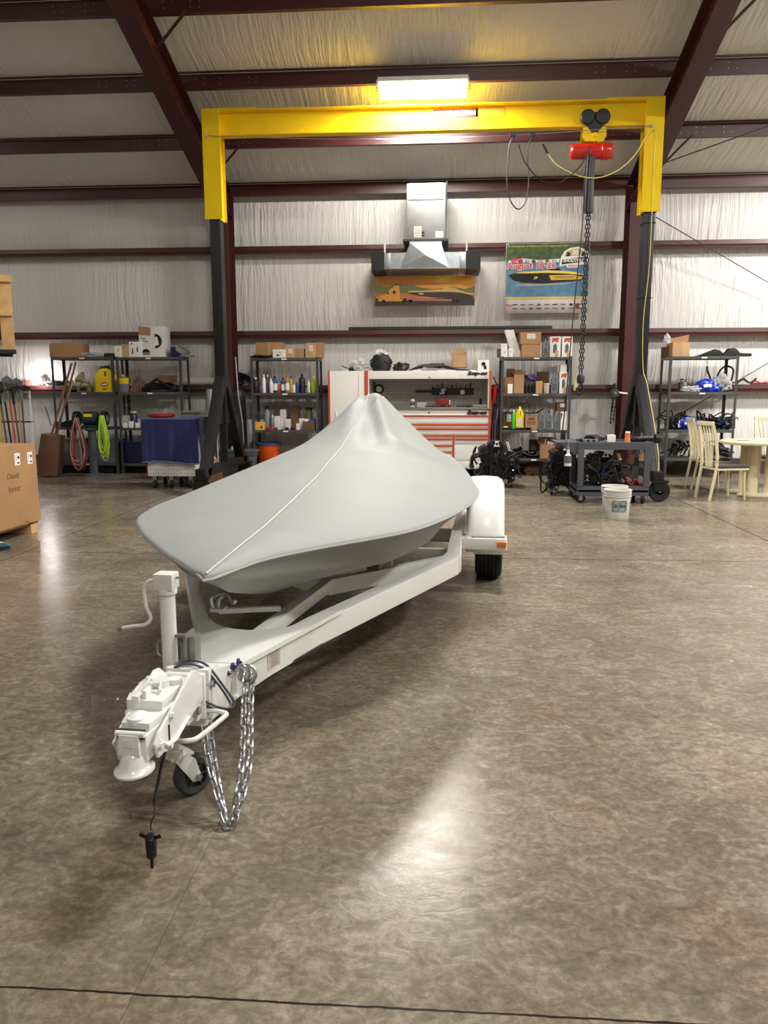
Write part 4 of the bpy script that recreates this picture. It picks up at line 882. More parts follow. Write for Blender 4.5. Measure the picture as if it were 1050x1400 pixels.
for k in range(5):
    b = MB(); b.beam((-0.12+0.05*k, -0.05+0.02*k, 0.0), (-0.10+0.05*k+rnd.uniform(-.03, .05), 0.05, 0.18+0.09*rnd.random()), 0.035, 0.06, 0.002); b.build('wood_piece', WOODD, r)
b = MB(); b.blob((0, 0, 0.07), (0.30, 0.15, 0.11), 5, 0.3, 2.5, 3, -0.068)
for k in range(5): b.tube(bez([(-0.28+0.05*k, -0.1, 0.02), (-0.15+0.03*k, -0.12, 0.15+0.02*k), (0.02, -0.1, 0.19), (0.25, -0.12, 0.06)], 14), 0.012, 6)
single(b, BLK, 'tarp_heap', 'black crumpled tarp and hoses on the second unit', 'tarp', (at(217, 535, 13.2).x, 13.3, zB[1]))
carton('cardboard_box', (216, 513, 239, 523), 13.2, at(228, 523, 13.2).z, 0.14, CARDD, 'flat brown box lying on top of the black tarp heap', tape=False)
carton('small_box', (168, 568, 178, 579), 13.2, zB[2]+0.03, 0.1, DECAL, 'yellowish printed box on the third shelf of the second unit', 'box', tape=False)
bottle((179, 562, 187, 584), 13.2, zB[2], NAVYP, 'dark squat bottle with a tan cap on the second unit', capm=TAN, neck=0.8)
for k, px in enumerate((168, 176, 185, 192)):
    carton('small_box', (px, 578-(k % 2)*2, px+5.5, 584), 13.1, zB[2], 0.05, PAPER, ('leftmost', 'second', 'third', 'rightmost')[k]+' of four tiny white boxes at the shelf edge left of the red lid', 'box', tape=False, group='tiny white boxes left of the red lid')
r = thing('plastic_bin', 'navy blue plastic bin on the bottom shelf behind the blue draped cart', 'bin', (at(190, 632, 13.2).x, 13.3, zB[3]))
b = MB(); b.prism([(-0.26, 0), (0.26, 0), (0.30, 0.36), (-0.30, 0.36)], -0.17, 0.17, 'xz', 0.01); b.build('tub', NAVYP, r); b = MB(); b.box(-0.32, 0.32, -0.19, 0.19, 0.35, 0.38, 0.006); b.build('rim', NAVYP, r)

# ---- shelf C
carton('cardboard_box', (350, 468, 386, 489), 13.26, zC[0], 0.22, CARD, 'largest brown carton on top of the bottle shelving unit')
o, w_, h = carton('shoe_box', (373, 478, 390, 489), 13.10, zC[0], 0.14, PAPER, 'white shoe box with a black swoosh in front of the largest carton', 'box', tape=False)
mark(o, INK, [[(-w_*.22, h*.30), (-w_*.10, h*.16), (w_*.25, h*.52), (-w_*.06, h*.34), (-w_*.12, h*.52)], [(-w_*.02, h*.62), (-w_*.02, h*.70), (w_*.16, h*.72), (w_*.16, h*.64)]], -0.07)
b = MB(); b.box(-w_/2-.003, w_/2+.003, -0.075, 0.075, h*.72, h+.003, .002); b.build('lid', PAPER, o)
carton('cardboard_box', (390, 475, 403, 489), 13.12, zC[0], 0.2, CARDL, 'square carton with a printed patch, right of the shoe box', lab=True)
carton('cardboard_box', (403, 476, 415, 489), 13.12, zC[0], 0.2, CARD, 'plain square carton third from the right on the bottle shelving unit', tape=False)
carton('cardboard_box', (419, 469, 431, 489), 13.12, zC[0], 0.25, CARDL, 'tall carton with torn white sticker on the bottle shelving unit', lab=True)
carton('cardboard_box', (431, 468, 440, 489), 13.14, zC[0], 0.25, CARD, 'rightmost tall carton on the bottle shelving unit', tape=True)
b = MB(); b.blob((0, 0, 0.02), (0.2, 0.12, 0.028), 8, 0.3, 3, 3, -0.018); single(b, BLK, 'black_cloth', 'flat black cloth on the left of the bottle shelving unit top', 'cloth', (at(358, 488, 13.15).x, 13.17, zC[0]))
BC = [(346, 353, 516, BLK, PAPER, 'black bottle with white cap, leftmost on the bottle shelf'), (354, 359, 524, PURP, BLK, 'short dark purple bottle near the left post'), (358.5, 363, 512, PAPER, PAPER, 'white spray can third from the left post'), (363.5, 368, 512, PURP, PAPER, 'purple and white spray can'),
      (368.5, 373, 517, WHT2, PAPER, 'white slim bottle left of the tall blue can'), (373, 379, 514, BLUET, BLK, 'tall blue bottle on the bottle shelf'), (379.5, 384.5, 524, ORG2, PAPER, 'short orange bottle with white nozzle'), (384.5, 389.5, 516, BLUET, INK, 'blue bottle with black cap right of the short orange one'),
      (390, 395.5, 513, CARD, ORG2, 'brown can with orange cap in the middle of the bottle shelf'), (396, 400, 514, mat('gold', (180, 146, 60), 0.4), BLK, 'gold spray can behind a printed bottle'), (400, 404, 524, PAPER, BLUET, 'small white bottle with blue cap'), (404, 408.5, 522, BLUET, BLUET, 'short blue bottle left of the black jug'),
      (409, 417, 511, BLK, BLK, 'black jug, widest on the bottle shelf'), (417.5, 421, 529, PAPER, PAPER, 'tiny white jar on the bottle shelf'), (420, 424, 519, WHT2, PAPER, 'white tube bottle near the right post'), (425, 432, 514, LIME, PAPER, 'lime green bottle with white top at the right post')]
for (a, c, t, m_, cm, lb) in BC: bottle((a, t, c, 537), 13.18+0.05*(a % 2), zC[1], m_, lb, capm=cm, labm=(PAPER if m_ in (BLUET, CARD, BLK) and c-a > 4.6 and c-a < 7 else None), name='bottle')
o, w_, h = carton('small_box', (349, 577, 361, 588), 13.1, zC[2], 0.1, mat('yellow_box', (220, 170, 60), 0.6), 'yellow orange box at the left of the small parts shelf', 'box', tape=False)
mark(o, INK, [[(w_*.1, h*.2), (w_*.1, h*.5), (w_*.3, h*.5), (w_*.3, h*.2)]], -0.05)
bottle((361, 555, 370, 586), 13.25, zC[2], GRY, 'large grey bottle at the back of the small parts shelf', capm=BLK, neck=0.5)
bottle((370, 563, 375, 584), 13.2, zC[2], GALVD, 'slim silver bottle beside the large grey one', capm=GRY)
carton('small_box', (383, 560, 391, 571), 13.3, at(387, 571, 13.3).z, 0.1, PAPER, 'white square box, uppermost on the small parts shelf', 'box', tape=False)
carton('small_box', (384, 571, 391, 588), 13.3, zC[2], 0.1, PAPER, 'white box supporting the uppermost white box', 'box', tape=False)
carton('small_box', (375, 569, 383, 588), 13.22, zC[2], 0.1, WHT2, 'off-white box left of the two stacked white boxes', 'box', tape=False)
carton('small_box', (390, 573, 397, 588), 13.2, zC[2], 0.1, WHT2, 'low off-white box left of the brown open carton', 'box', tape=False)
carton('cardboard_box', (397, 561, 408, 588), 13.25, zC[2], 0.14, CARDD, 'dark brown open carton on the small parts shelf', tape=False, open_=True)
carton('small_box', (409, 572, 416, 588), 13.25, zC[2], 0.1, PAPER, 'white box right of the dark brown open carton', 'box', tape=False)
bottle((418, 557, 427, 580), 13.3, zC[2]+0.05, OLIVE, 'olive jar with dark lid at the right of the small parts shelf', capm=BLK, neck=0.9, sh=0.8)
carton('cardboard_box', (414, 576, 430, 588), 13.12, zC[2], 0.16, CARDD, 'low brown tray carton under blue and white rags', tape=False)
b = MB(); b.blob((0, 0, 0.02), (0.07, 0.06, 0.04), 2, 0.3, 3, 3); single(b, BLUET, 'rag', 'blue rag on the low brown tray carton', 'rag', (at(426, 576, 13.15).x, 13.18, at(425, 577, 13.15).z))
b = MB(); b.blob((0, 0, 0.02), (0.07, 0.06, 0.03), 4, 0.3, 3, 3); single(b, PAPER, 'rag', 'white rag on the low brown tray carton', 'rag', (at(419, 576, 13.15).x, 13.18, at(420, 577, 13.15).z))
for k, (px, c) in enumerate(((366, DRED), (371, RED), (377, DRED), (392, BLK), (399, BLK))):
    b = MB(); b.lathe([(0.001, 0), (0.03, 0), (0.032, 0.03), (0.02, 0.045), (0.001, 0.05)], (0, 0, 0), 'z', 12)
    single(b, c, 'small_jar', ('leftmost', 'middle', 'rightmost', 'left', 'right')[k]+(' small red jar' if k < 3 else ' small black jar')+' at the front edge of the small parts shelf', 'jar', (at(px, 587, 13.1).x, 13.13, zC[2]), group=('small red jars' if k < 3 else 'small black jars'))
carton('small_box', (405, 579, 409.5, 588), 13.1, zC[2], 0.05, PAPER, 'upright cream box at the front edge of the small parts shelf', 'box', tape=False)
r = thing('orange_tub', 'orange plastic tub with a blue rim under the bottle shelving unit', 'tub', (at(366, 636, 13.2).x, 13.3, zC[3]-0.0))
b = MB(); b.lathe([(0.16, 0), (0.17, 0.01), (0.205, 0.36), (0.20, 0.36), (0.165, 0.015), (0.001, 0.015)], (0, 0, 0), 'z', 28, sy=0.8); b.build('tub', ORG2, r); b = MB(); b.lathe([(0.205, 0.345), (0.225, 0.35), (0.225, 0.385), (0.205, 0.39), (0.20, 0.36)], (0, 0, 0), 'z', 28, cap=False, sy=0.8); b.build('rim', BLUET, r)
b = MB()
for k in range(5): b.tube(bez([(-0.2+0.03*k, 0.02*k, 0.02), (-0.1, 0.03, 0.10+0.03*k), (0.03+0.04*k, 0.02, 0.10), (0.2, 0.03, 0.02+0.01*k)], 12), 0.014, 6)
b.blob((-0.12, 0.03, 0.06), (0.10, 0.06, 0.07), 4, 0.3)
single(b, BLK, 'cable_pile', 'black cables and tool on the girt left of the bottle shelving unit', 'cables', (at(332, 529, 13.6).x, 13.66, 1.537))

# ---- tool chest
CY = 12.9; xl, xr = at(449, 560, CY).x, at(671, 560, CY).x; xm = at(500.5, 540, CY).x
ch = thing('tool_chest', 'large white and orange rolling tool chest with side locker and open hutch', 'tool chest', ((xl+xr)/2, CY, 0)); cx = (xl+xr)/2
L_ = lambda px, py: (at(px, py, CY).x-cx, at(px, py, CY).z)
zt = L_(560, 507)[1]; zb_ = L_(560, 518)[1]; zw = L_(630, 557)[1]
b = MB(); b.box(xl-cx+0.03, xm-cx-0.02, 0, 0.66, 0.12, zt, 0.006); lk = b.build('side_locker', CHESTW, ch)
b = MB(); b.box(L_(492, 540)[0]-0.012, L_(492, 540)[0]-0.004, -0.012, 0, 0.3, zt-0.03, 0.002); b.box(xl-cx+0.12, xl-cx+0.14, -0.02, 0, 0.9, 1.1, 0.003); b.build('locker_door_edge', CHESTW, lk)
for a_ in ((xl-cx, xl-cx+0.03, -0.01, 0.66, 0.12, zt+0.005), (xm-cx-0.025, xm-cx+0.035, -0.012, 0.02, 0.12, zt+0.003), (xr-cx-0.035, xr-cx, -0.012, 0.64, 0.16, zt)): b = MB(); b.box(*a_, 0.004); b.build('orange_trim', ORG, ch)
b = MB(); b.box(xm-cx+0.035, xr-cx-0.035, 0.0, 0.62, zb_, zt, 0.006); b.box(xm-cx+0.035, xm-cx+0.05, 0.0, 0.62, zw, zb_); b.box(xr-cx-0.05, xr-cx-0.035, 0.0, 0.62, zw, zb_); hu = b.build('hutch', CHESTW, ch)
b = MB(); b.box(xm-cx+0.05, xr-cx-0.05, 0.58, 0.60, zw, zb_)
b.m(1)
for i in range(52):
    for j in range(9):
        xx = xm-cx+0.08+i*0.042; zz = zw+0.04+j*0.055
        if xx < xr-cx-0.07 and zz < zb_-0.02: b.box(xx-0.006, xx+0.006, 0.577, 0.5805, zz-0.006, zz+0.006)
b.build('peg_back', [PEG, INK], ch)
text('Snap-on', 0.085, (L_(652, 510.5)[0], -0.002, L_(652, 510.5)[1]), FRONT, INK, hu, bold=0.006, shear=0.35, sx=1.15, name='brand_lettering')
b = MB(); b.cyl((L_(587, 516)[0], -0.006, L_(587, 516)[1]), (L_(587, 516)[0], 0, L_(587, 516)[1]), 0.012, n=12); b.cyl((L_(664, 515)[0], -0.006, L_(664, 515)[1]), (L_(664, 515)[0], 0, L_(664, 515)[1]), 0.008, n=12); b.build('lock', INK, hu)
b = MB(); b.box(xm-cx+0.03, xr-cx+0.01, -0.02, 0.62, zw-0.035, zw, 0.006); b.build('worktop', STAIN, ch)
b = MB(); b.box(xm-cx+0.03, xr-cx-0.035, 0.01, 0.62, 0.14, zw-0.035, 0.004); cb = b.build('cabinet', CHESTW, ch)
text('Snap-on', 0.085, (L_(651.5, 564)[0], -0.004, L_(651.5, 564)[1]), FRONT, INK, cb, bold=0.006, shear=0.35, sx=1.15, name='brand_lettering')
b = MB(); b.cyl((L_(586.5, 564)[0], 0.0, L_(586.5, 564)[1]), (L_(586.5, 564)[0], 0.012, L_(586.5, 564)[1]), 0.014, n=12); b.build('lock', INK, cb)
xs = L_(620, 600)[0]; x_r = xr-cx-0.035
ys_all = [568, 580.5, 587, 595.5]; 
def drawer(x0, x1, py0, py1):
    z1 = L_(620, py0)[1]; z0 = L_(620, py1)[1]
    b = MB(); b.box(x0, x1, -0.006, 0.012, z0+0.012, z1-0.004, 0.003); d = b.build('drawer', CHESTW, ch)
    b = MB(); b.prism([(-0.006, z1-0.004), (-0.022, z1-0.012), (-0.022, z1-0.030), (-0.014, z1-0.034), (-0.006, z1-0.022)], x0+0.004, x1-0.004, 'yz'); b.build('drawer_pull', ORG, d)
for a, c in ((567, 579), (579, 585), (585, 594)): drawer(xm-cx+0.04 if a > 0 else 0, x_r, a, c)
for a, c in ((594, 599), (599, 608), (608, 617), (617, 640)): drawer(xm-cx+0.04, xs-0.02, a, c)
for a, c in ((594, 599), (599, 607)): drawer(xs+0.02, x_r, a, c)
b = MB(); b.box(xs+0.02, x_r, -0.006, 0.012, L_(630, 629)[1], L_(630, 609)[1], 0.003); b.build('drawer', CHESTW, ch)
b = MB(); b.box(xs+0.02, x_r, -0.006, 0.012, 0.16, L_(630, 630)[1], 0.003); b.build('drawer', CHESTW, ch)
b = MB(); b.box(xs-0.018, xs+0.018, -0.010, 0.012, 0.14, L_(620, 594)[1], 0.003); b.build('orange_divider', ORG, ch)
for x in (xl-cx+0.1, xm-cx+0.1, xr-cx-0.12):
    for y in (0.08, 0.54): b = MB(); b.lathe([(0.02, -0.02), (0.06, -0.02), (0.06, 0.02), (0.02, 0.02)], (x, y, 0.061), 'x', 16); b.box(x-0.03, x+0.03, y-0.03, y+0.03, 0.11, 0.14); b.build('caster', BLK, ch)
ZT_ = zt; ZW = zw
# inside the hutch
x, w_, z0, h = rc(568, 531, 648, 540, 13.42)
r = thing('tool_rail', 'black magnetic tool rail with a white S emblem inside the tool chest hutch', 'tool rail', (x, 13.46, z0))
b = MB(); b.box(-w_/2, w_/2, -0.02, 0.012, h*.35, h*.75, .003); b.box(-w_*.22, w_*.5, -0.045, -0.02, 0.0, h, .003); b.build('rail', BLK, r)
text('S', 0.12, (-w_*.05, -0.047, h*.5), FRONT, PAPER, r, name='emblem', shear=0.3, bold=0.006, sx=1.4)
for k in range(9):
    b = MB(); xx = -w_*.2+k*w_*.08; b.cyl((xx, -0.03, h*.9), (xx, -0.03, h+0.03+0.03*(k % 3)), 0.012, n=8); b.box(xx-.008, xx+.008, -.035, -.02, -0.03*(k % 2), h*.2); b.build('screwdriver', (INKG if k % 2 else BLK), r)
b = MB(); b.box(w_*.27, w_*.34, -0.05, -0.046, h*.1, h*.75); b.build('price_card', PAPER, r)
r = thing('bench_vise_case', 'dark red plastic tool case with a handle on the steel worktop', 'tool case', (at(606, 557, 13.15).x, 13.2, ZW))
b = MB(); b.prism([(-.13, 0), (.13, 0), (.135, .06), (.10, .12), (.05, .15), (-.09, .15), (-.125, .10)], -.07, .07, 'xz', .012); b.build('case_body', DRED, r)
b = MB(); b.prism([(-.06, 0.0), (.05, 0.0), (.045, .03), (0, .05), (-.05, .035)], -.073, -.069, 'xz'); b.m(1); b.box(.10, .12, -.073, -.069, .04, .12); b.build('case_front', [BLK, PAPER], r)
bottle((561, 543, 567, 557), 13.2, ZW, PAPER, 'white spray bottle on the steel worktop', capm=BLK, labm=INKG)
carton('small_box', (570, 550, 583, 557), 13.2, ZW, 0.12, DECAL, 'beige box on the steel worktop beside the white spray bottle', 'box', tape=False)
carton('small_box', (646, 553, 666, 557), 13.2, ZW, 0.12, DECAL, 'flat beige box at the right end of the steel worktop', 'box', tape=False)
bottle((655, 545, 659, 554), 13.3, ZW+0.03, BLK, 'small black jar at the right end of the worktop', 'jar', capm=BLK, neck=.8)
for k, px in enumerate((585, 590, 595, 628, 633, 640)):
    b = MB(); b.cyl((-.05, 0, .015), (.05, .02*(-1)**k, .015), .012, n=8); b.cyl((.05, .02*(-1)**k, .015), (.1, .03*(-1)**k, .015), .006, n=6)
    single(b, BLK, 'hand_tool', ('leftmost', 'second', 'third', 'fourth', 'fifth', 'rightmost')[k]+' of six small dark hand tools lying on the steel worktop', 'tool', (at(px, 557, 13.15).x, 13.05+.03*k, ZW), group='small hand tools on the worktop')
r = thing('round_gauge', 'round black dial gauge hanging at the left inside the hutch', 'gauge', (at(518, 530, 13.4).x, 13.44, at(518, 532, 13.4).z))
b = MB(); b.lathe([(.001, -.03), (.075, -.03), (.085, -.02), (.085, .02), (.001, .02)], (0, 0, 0), 'y', 24); b.build('bezel', BLK, r); b = MB(); b.lathe([(.001, -.034), (.04, -.034), (.05, -.03)], (0, 0, 0), 'y', 24); b.build('dial', DECAL, r)
b = MB(); b.box(-.09, -.07, -.02, .02, -.16, .12); b.build('strap', BLK, r)
# on top of the chest
r = thing('wire_headset', 'black and white wire headset on the side locker', 'headset', (at(474, 506, 13.0).x, 13.05, ZT_))
b = MB(); b.tube(bez([(-.09, 0, .09), (-.02, 0, .06), (.06, 0, .04), (.1, 0, .07)], 14), .010, 6); b.blob((.07, 0, .03), (.05, .04, .035), 2); b.build('headband', BLK, r)
b = MB(); b.tube(bez([(-.07, 0, .012), (-.05, .02, .05), (0, 0, .05), (.02, -.02, .012), (-.05, -.02, .008)], 16), .006, 6); b.build('cord', PAPER, r)
b = MB(); b.blob((0, 0, .09), (.17, .15, .11), 12, .35, 3.4, 4, -.085); single(b, BAG, 'plastic_bag', 'puffy clear plastic bag on the side locker', 'bag', (at(493, 506, 13.1).x, 13.15, ZT_), sharp=20)
r = thing('trash_bag', 'black cloth bag with a white liner standing on the hutch', 'bag', (at(521, 506, 13.1).x, 13.15, ZT_))
b = MB(); b.lathe([(.12, 0), (.15, .02), (.16, .18), (.13, .26), (.11, .27), (.001, .26)], (0, 0, 0), 'z', 20, sy=.7); b.blob((0, 0, .12), (.16, .11, .14), 4, .15, 2, 3, -.12); b.build('bag_body', BLK, r)
b = MB(); b.blob((0, 0, .31), (.10, .07, .05), 7, .4, 3); b.build('white_liner', PAPER, r)
b = MB(); b.tube(bez([(-.15, 0, .10), (-.19, 0, .16), (-.13, 0, .22)], 10), .012, 6); b.tube(bez([(.15, 0, .10), (.18, 0, .16), (.13, 0, .22)], 10), .012, 6); b.build('strap', BLK, r)
b = MB(); b.blob((0, 0, .06), (.13, .10, .085), 9, .25, 2.6, 3, -.058); single(b, BLK, 'black_bag', 'small crumpled black plastic bag between the cloth bag and the hoses', 'bag', (at(548, 506, 13.1).x, 13.12, ZT_))
b = MB()
for k in range(12):
    y = -.12+.022*k; b.tube(bez([(-.45+.02*k, y, .015+.004*k), (-.25, y+.02, .08+.01*(k % 3)), (-.10+.02*k, y, .06+.02*(k % 4)), (.12, y-.01, .09-.01*(k % 3)), (.34, y, .03), (.46+.01*k, y, .015)], 22), .013, 6)
single(b, BLK, 'hose_bundle', 'long bundle of black hoses lying on top of the hutch', 'hoses', (at(596, 506, 13.1).x, 13.16, ZT_))
for k, (px, w2) in enumerate(((570, .14), (610, .30), (646, .09))):
    b = MB(); b.box(-w2/2, w2/2, -.05, .05, 0, .012, .001); single(b, PAPER, 'paper_stack', 'white papers under the %s of the black hoses' % ('left part', 'middle part', 'right end')[k], 'paper', (at(px, 506, 12.95).x, 12.96, ZT_))
carton('cardboard_box', (618, 485, 638, 502), 13.2, ZT_+.06, .2, CARDL, 'open brown carton sitting on the black hoses above the hutch', open_=True, lab=False)
o, w_, h = carton('picture_card', (653, 492, 669, 506), 13.1, ZT_, .03, PAPER, 'white card printed with a black portrait shape at the right end of the hutch', 'card', tape=False)
mark(o, INK, [arc(0, h*.62, h*.2, 0, 2*PI, 14)[:-1], [(w_*.02, h*.15), (w_*.02, h*.45), (w_*.25, h*.5), (w_*.3, h*.15)]], -.015)
# hoses and red handle between chest and shelf E
r = thing('hanging_hoses', 'dark hoses hanging with a red handled tool between tool chest and oil shelf', 'hoses', (at(678, 560, 13.3).x, 13.35, at(678, 640, 13.3).z))
H_ = at(678, 515, 13.3).z-at(678, 640, 13.3).z
for k, dx in enumerate((-.05, -.01, .04)):
    b = MB(); b.tube(bez([(dx, 0, H_*.92), (dx+.03, 0, H_*.7), (dx-.02, 0, H_*.4), (dx+.02, 0, 0)], 14), .016, 6); b.build('hose', (DGREY if k else BLK), r)
b = MB(); b.cyl((-.03, -.03, H_*.72), (-.02, -.03, H_*.9), .03, n=10); b.build('red_handle', RED, r)
b = MB(); b.tube([(-.05, 0, H_), (0, 0, H_*.93), (.07, 0, H_*.88)], .012, 6); b.blob((0, 0, H_*.68), (.04, .03, .04), 3); b.build('hook', BLK, r)

# ---- shelf E
o, _, _ = carton('small_box', (680, 477, 686, 488), 13.2, zE[0], .12, CARDD, 'dark brown small box at the left post, top of the oil shelf', 'box', tape=False)
carton('small_box', (685, 478, 694, 488), 13.1, zE[0], .12, PAPER, 'lower white box of the stack of two on the oil shelf', 'box', tape=False, lab=True)
carton('small_box', (685, 470, 693.5, 478), 13.1, at(690, 478, 13.1).z, .12, PAPER, 'upper white box of the stack of two on the oil shelf', 'box', tape=False, lab=True)
carton('small_box', (695, 476, 701.5, 488), 13.1, zE[0], .1, PAPER, 'white labelled box in front of the leaning tubes', 'box', tape=False, lab=True)
r = thing('mailing_tubes', 'bundle of long white tubes leaning left on top of the oil shelf', 'tubes', (at(706, 488, 13.2).x, 13.25, zE[0]))
for k in range(5): b = MB(); b.beam((.0+.026*k-.03, .01*k, 0.0), (-.15+.026*k-.03, .05, .455-.01*(k % 2)), .024, .05, .003); b.build('tube', PAPER, r)
carton('cardboard_box', (713, 471, 739.5, 488), 13.1, zE[0], .3, CARD, 'lower of two stacked brown cartons with a hand hole', tape=False)
carton('cardboard_box', (711.5, 454, 740, 470.5), 13.1, at(725, 470.5, 13.1).z, .31, CARD, 'upper of two stacked brown cartons with a white label', tape=False, lab=True)
jug((741, 463, 751, 488), 13.12, zE[0], GRY, 'grey oil jug on the top of the oil shelf beside stacked cartons', lab=INKG)
for k, (a, c) in enumerate(((751.5, 767), (768, 783))):
    o, w_, h = carton('printed_carton', (a, 460, c, 488), 13.12, zE[0], .2, PAPER, ('left' if k == 0 else 'right')+' white and red printed carton on the top of the oil shelf', tape=False)
    mark(o, mat('print_red', (196, 86, 64), .6), [[(-w_*.35, h*.7), (-w_*.3, h*.93), (w_*.35, h*.95), (w_*.2, h*.68), (0, h*.76)]], -.1); mark(o, INKG, [[(-w_*.2, h*.2), (-w_*.2, h*.55), (0, h*.68), (w_*.15, h*.55), (w_*.15, h*.2)]], -.1, 'printed_jug'); mark(o, CARDL, [[(-w_*.02, 0.002), (-w_*.02, h*.3), (w_*.3, h*.3), (w_*.3, 0.002)]], -.1012, 'brown_patch')
carton('cardboard_box', (689, 516, 702, 538), 13.2, zE[1], .2, CARD, 'brown carton behind a white card, left on the second oil shelf', tape=False)
carton('small_box', (694, 525, 701, 538), 13.08, zE[1], .06, PAPER, 'small white box at the front left of the second oil shelf', 'box', tape=False)
carton('cardboard_box', (694, 504, 704, 516), 13.25, at(699, 516, 13.2).z, .2, CARDD, 'dark brown carton stacked at the left of the tall open carton', tape=False)
carton('cardboard_box', (702, 512, 717, 538), 13.12, zE[1], .24, CARD, 'tall open brown carton with raised flaps on the second oil shelf', tape=False, open_=True)
for k in range(3): bottle((717.5+5*k, 519, 722+5*k, 538), 13.15, zE[1], BLK, ('left', 'middle', 'right')[k]+' black bottle of three beside the tall open carton', capm=NAVYP, neck=.5, group='three black bottles beside the open carton')
b = MB(); b.blob((0, 0, .04), (.11, .07, .055), 6, .35, 3); single(b, PURP, 'rag', 'dark grey purple rag on the three black bottles', 'rag', (at(726, 518, 13.2).x, 13.22, at(726, 519, 13.2).z-.01))
carton('cardboard_box', (732.5, 521, 742, 538), 13.1, zE[1], .14, CARDL, 'small light brown carton in the middle of the second oil shelf', tape=False, lab=False)
carton('cardboard_box', (735, 508, 751, 538), 13.28, zE[1], .16, CARDD, 'dark brown carton behind the white jar', tape=False)
bottle((743, 524, 751, 538), 13.14, zE[1], mat('jar_cream', (206, 200, 180), .4), 'cream white wide jar on the second oil shelf', 'jar', capm=PAPER, neck=.95, sh=.72)
jug((753, 510, 763.5, 538), 13.12, zE[1], GRY, 'grey oil jug on the second oil shelf beside the printed carton', lab=GBIN)
o, w_, h = carton('printed_carton', (764.5, 509, 777, 538), 13.12, zE[1], .2, PAPER, 'white and red printed carton on the second oil shelf under a white box', tape=False)
mark(o, mat('print_red', (196, 86, 64), .6), [[(-w_*.35, h*.72), (-w_*.3, h*.93), (w_*.4, h*.95), (w_*.2, h*.7), (0, h*.8)]], -.1); mark(o, INKG, [[(-w_*.22, h*.25), (-w_*.22, h*.6), (0, h*.7), (w_*.15, h*.55), (w_*.15, h*.25)]], -.1, 'printed_jug'); mark(o, CARDL, [[(-w_*.05, 0.002), (-w_*.05, h*.32), (w_*.3, h*.32), (w_*.3, 0.002)]], -.1012, 'brown_patch')
carton('small_box', (766, 498.5, 775, 509), 13.14, at(770, 509, 13.12).z, .14, PAPER, 'white box on the printed carton of the second oil shelf', 'box', tape=False)
r = thing('work_glove', 'tan work glove hooked on the right post of the oil shelf', 'glove', (at(783.5, 535, 13.3).x, 13.10, at(786, 534, 13.3).z))
b = MB(); b.box(-.03, .04, -.015, .015, 0, .16, .012); b.build('palm', TAN, r)
for k in range(4): b = MB(); b.tube([(-.02+.018*k, 0, .14), (-.035+.03*k, 0, .20), (-.05+.042*k, 0, .27-.015*abs(k-1))], .012, 6); b.build('finger', TAN, r)
carton('cardboard_box', (688, 563, 703, 588), 13.25, zE[2], .18, CARDD, 'dark printed carton at the left end of the third oil shelf', tape=False, lab=True)
bottle((699.5, 560, 704.5, 585), 13.12, zE[2]+.02, GRNP, 'bright green spray bottle with white top', capm=PAPER, neck=.45)
jug((705, 556, 716.5, 584), 13.12, zE[2]+.02, YELP, 'yellow jug with label on the third oil shelf', capm=YELP, lab=DECAL, name='yellow_jug')
b = MB(); b.box(-.27, .27, -.10, .10, 0, .02, .004); b.box(-.27, .27, -.10, -.095, 0, .04); single(b, BLK, 'drip_tray', 'black drip tray under the green spray bottle and yellow jug', 'tray', (at(703, 588, 13.2).x, 13.2, zE[2]))
b = MB(); b.lathe([(.001, 0), (.045, 0), (.045, .02), (.001, .022)], (0, 0, 0), 'z', 16); single(b, mat('pale_yellow', (210, 200, 90), .5), 'jar_lid', 'pale yellow round lid on the drip tray', 'lid', (at(691, 585, 13.1).x, 13.13, zE[2]+.041))
o, w_, h = carton('cardboard_box', (718, 567, 735, 588), 13.1, zE[2], .2, CARD, 'brown carton with dark stamped print in the middle of the third oil shelf', tape=False)
mark(o, CARDD, [[(-w_*.25, h*.62), (-w_*.3, h*.75), (-w_*.1, h*.82), (w_*.25, h*.8), (w_*.28, h*.66)], [(-w_*.38, h*.48), (-w_*.38, h*.56), (w_*.36, h*.54), (w_*.36, h*.46)], [(-w_*.3, h*.36), (-w_*.3, h*.42), (w_*.3, h*.42), (w_*.3, h*.36)], [(-w_*.4, h*.9), (-w_*.4, h*.95), (w_*.4, h*.95), (w_*.4, h*.9)]], -.1)
b = MB(); b.beam((-.2, 0, .02), (.10, 0, .03), .05, .02); b.beam((.08, 0, .03), (.2, 0, .10), .05, .02); b.tube(bez([(-.45, 0, -.01), (-.35, 0, .12), (-.1, .03, .2), (-.05, .03, .17)], 12), .008, 6); single(b, BLK, 'metal_bracket', 'black angled bracket lying on the stamped brown carton', 'bracket', (at(727, 566, 13.2).x, 13.22, at(727, 567, 13.1).z))
for k, lb in enumerate(('left one of three grey oil jugs on the third oil shelf', 'middle one of three grey oil jugs on the third oil shelf', 'right one of three grey oil jugs on the third oil shelf')):
    a = (736, 746, 756.5)[k]; jug((a, 562, a+9.3, 588), 13.12, zE[2], GRY, lb, capm=(GRY, BLK, GRY)[k], lab=INKG, group='three grey oil jugs')
o, w_, h = carton('printed_carton', (766, 563, 778, 588), 13.1, zE[2], .2, PAPER, 'white carton with red corner on the third oil shelf', tape=False); mark(o, DRED, [[(-w_*.5, h*.95), (-w_*.5, h*.5), (-w_*.25, h*.9)]], -.1)
carton('cardboard_box', (761, 550, 776, 562), 13.15, at(768, 562, 13.15).z, .18, CARDD, 'brown striped carton on top of the white carton with red corner', tape=False, lab=True)
o, w_, h = carton('cardboard_box', (738, 608, 759, 627), 13.1, zE[3], .24, CARD, 'open light brown carton with white papers on the lowest oil shelf', tape=False, open_=True)
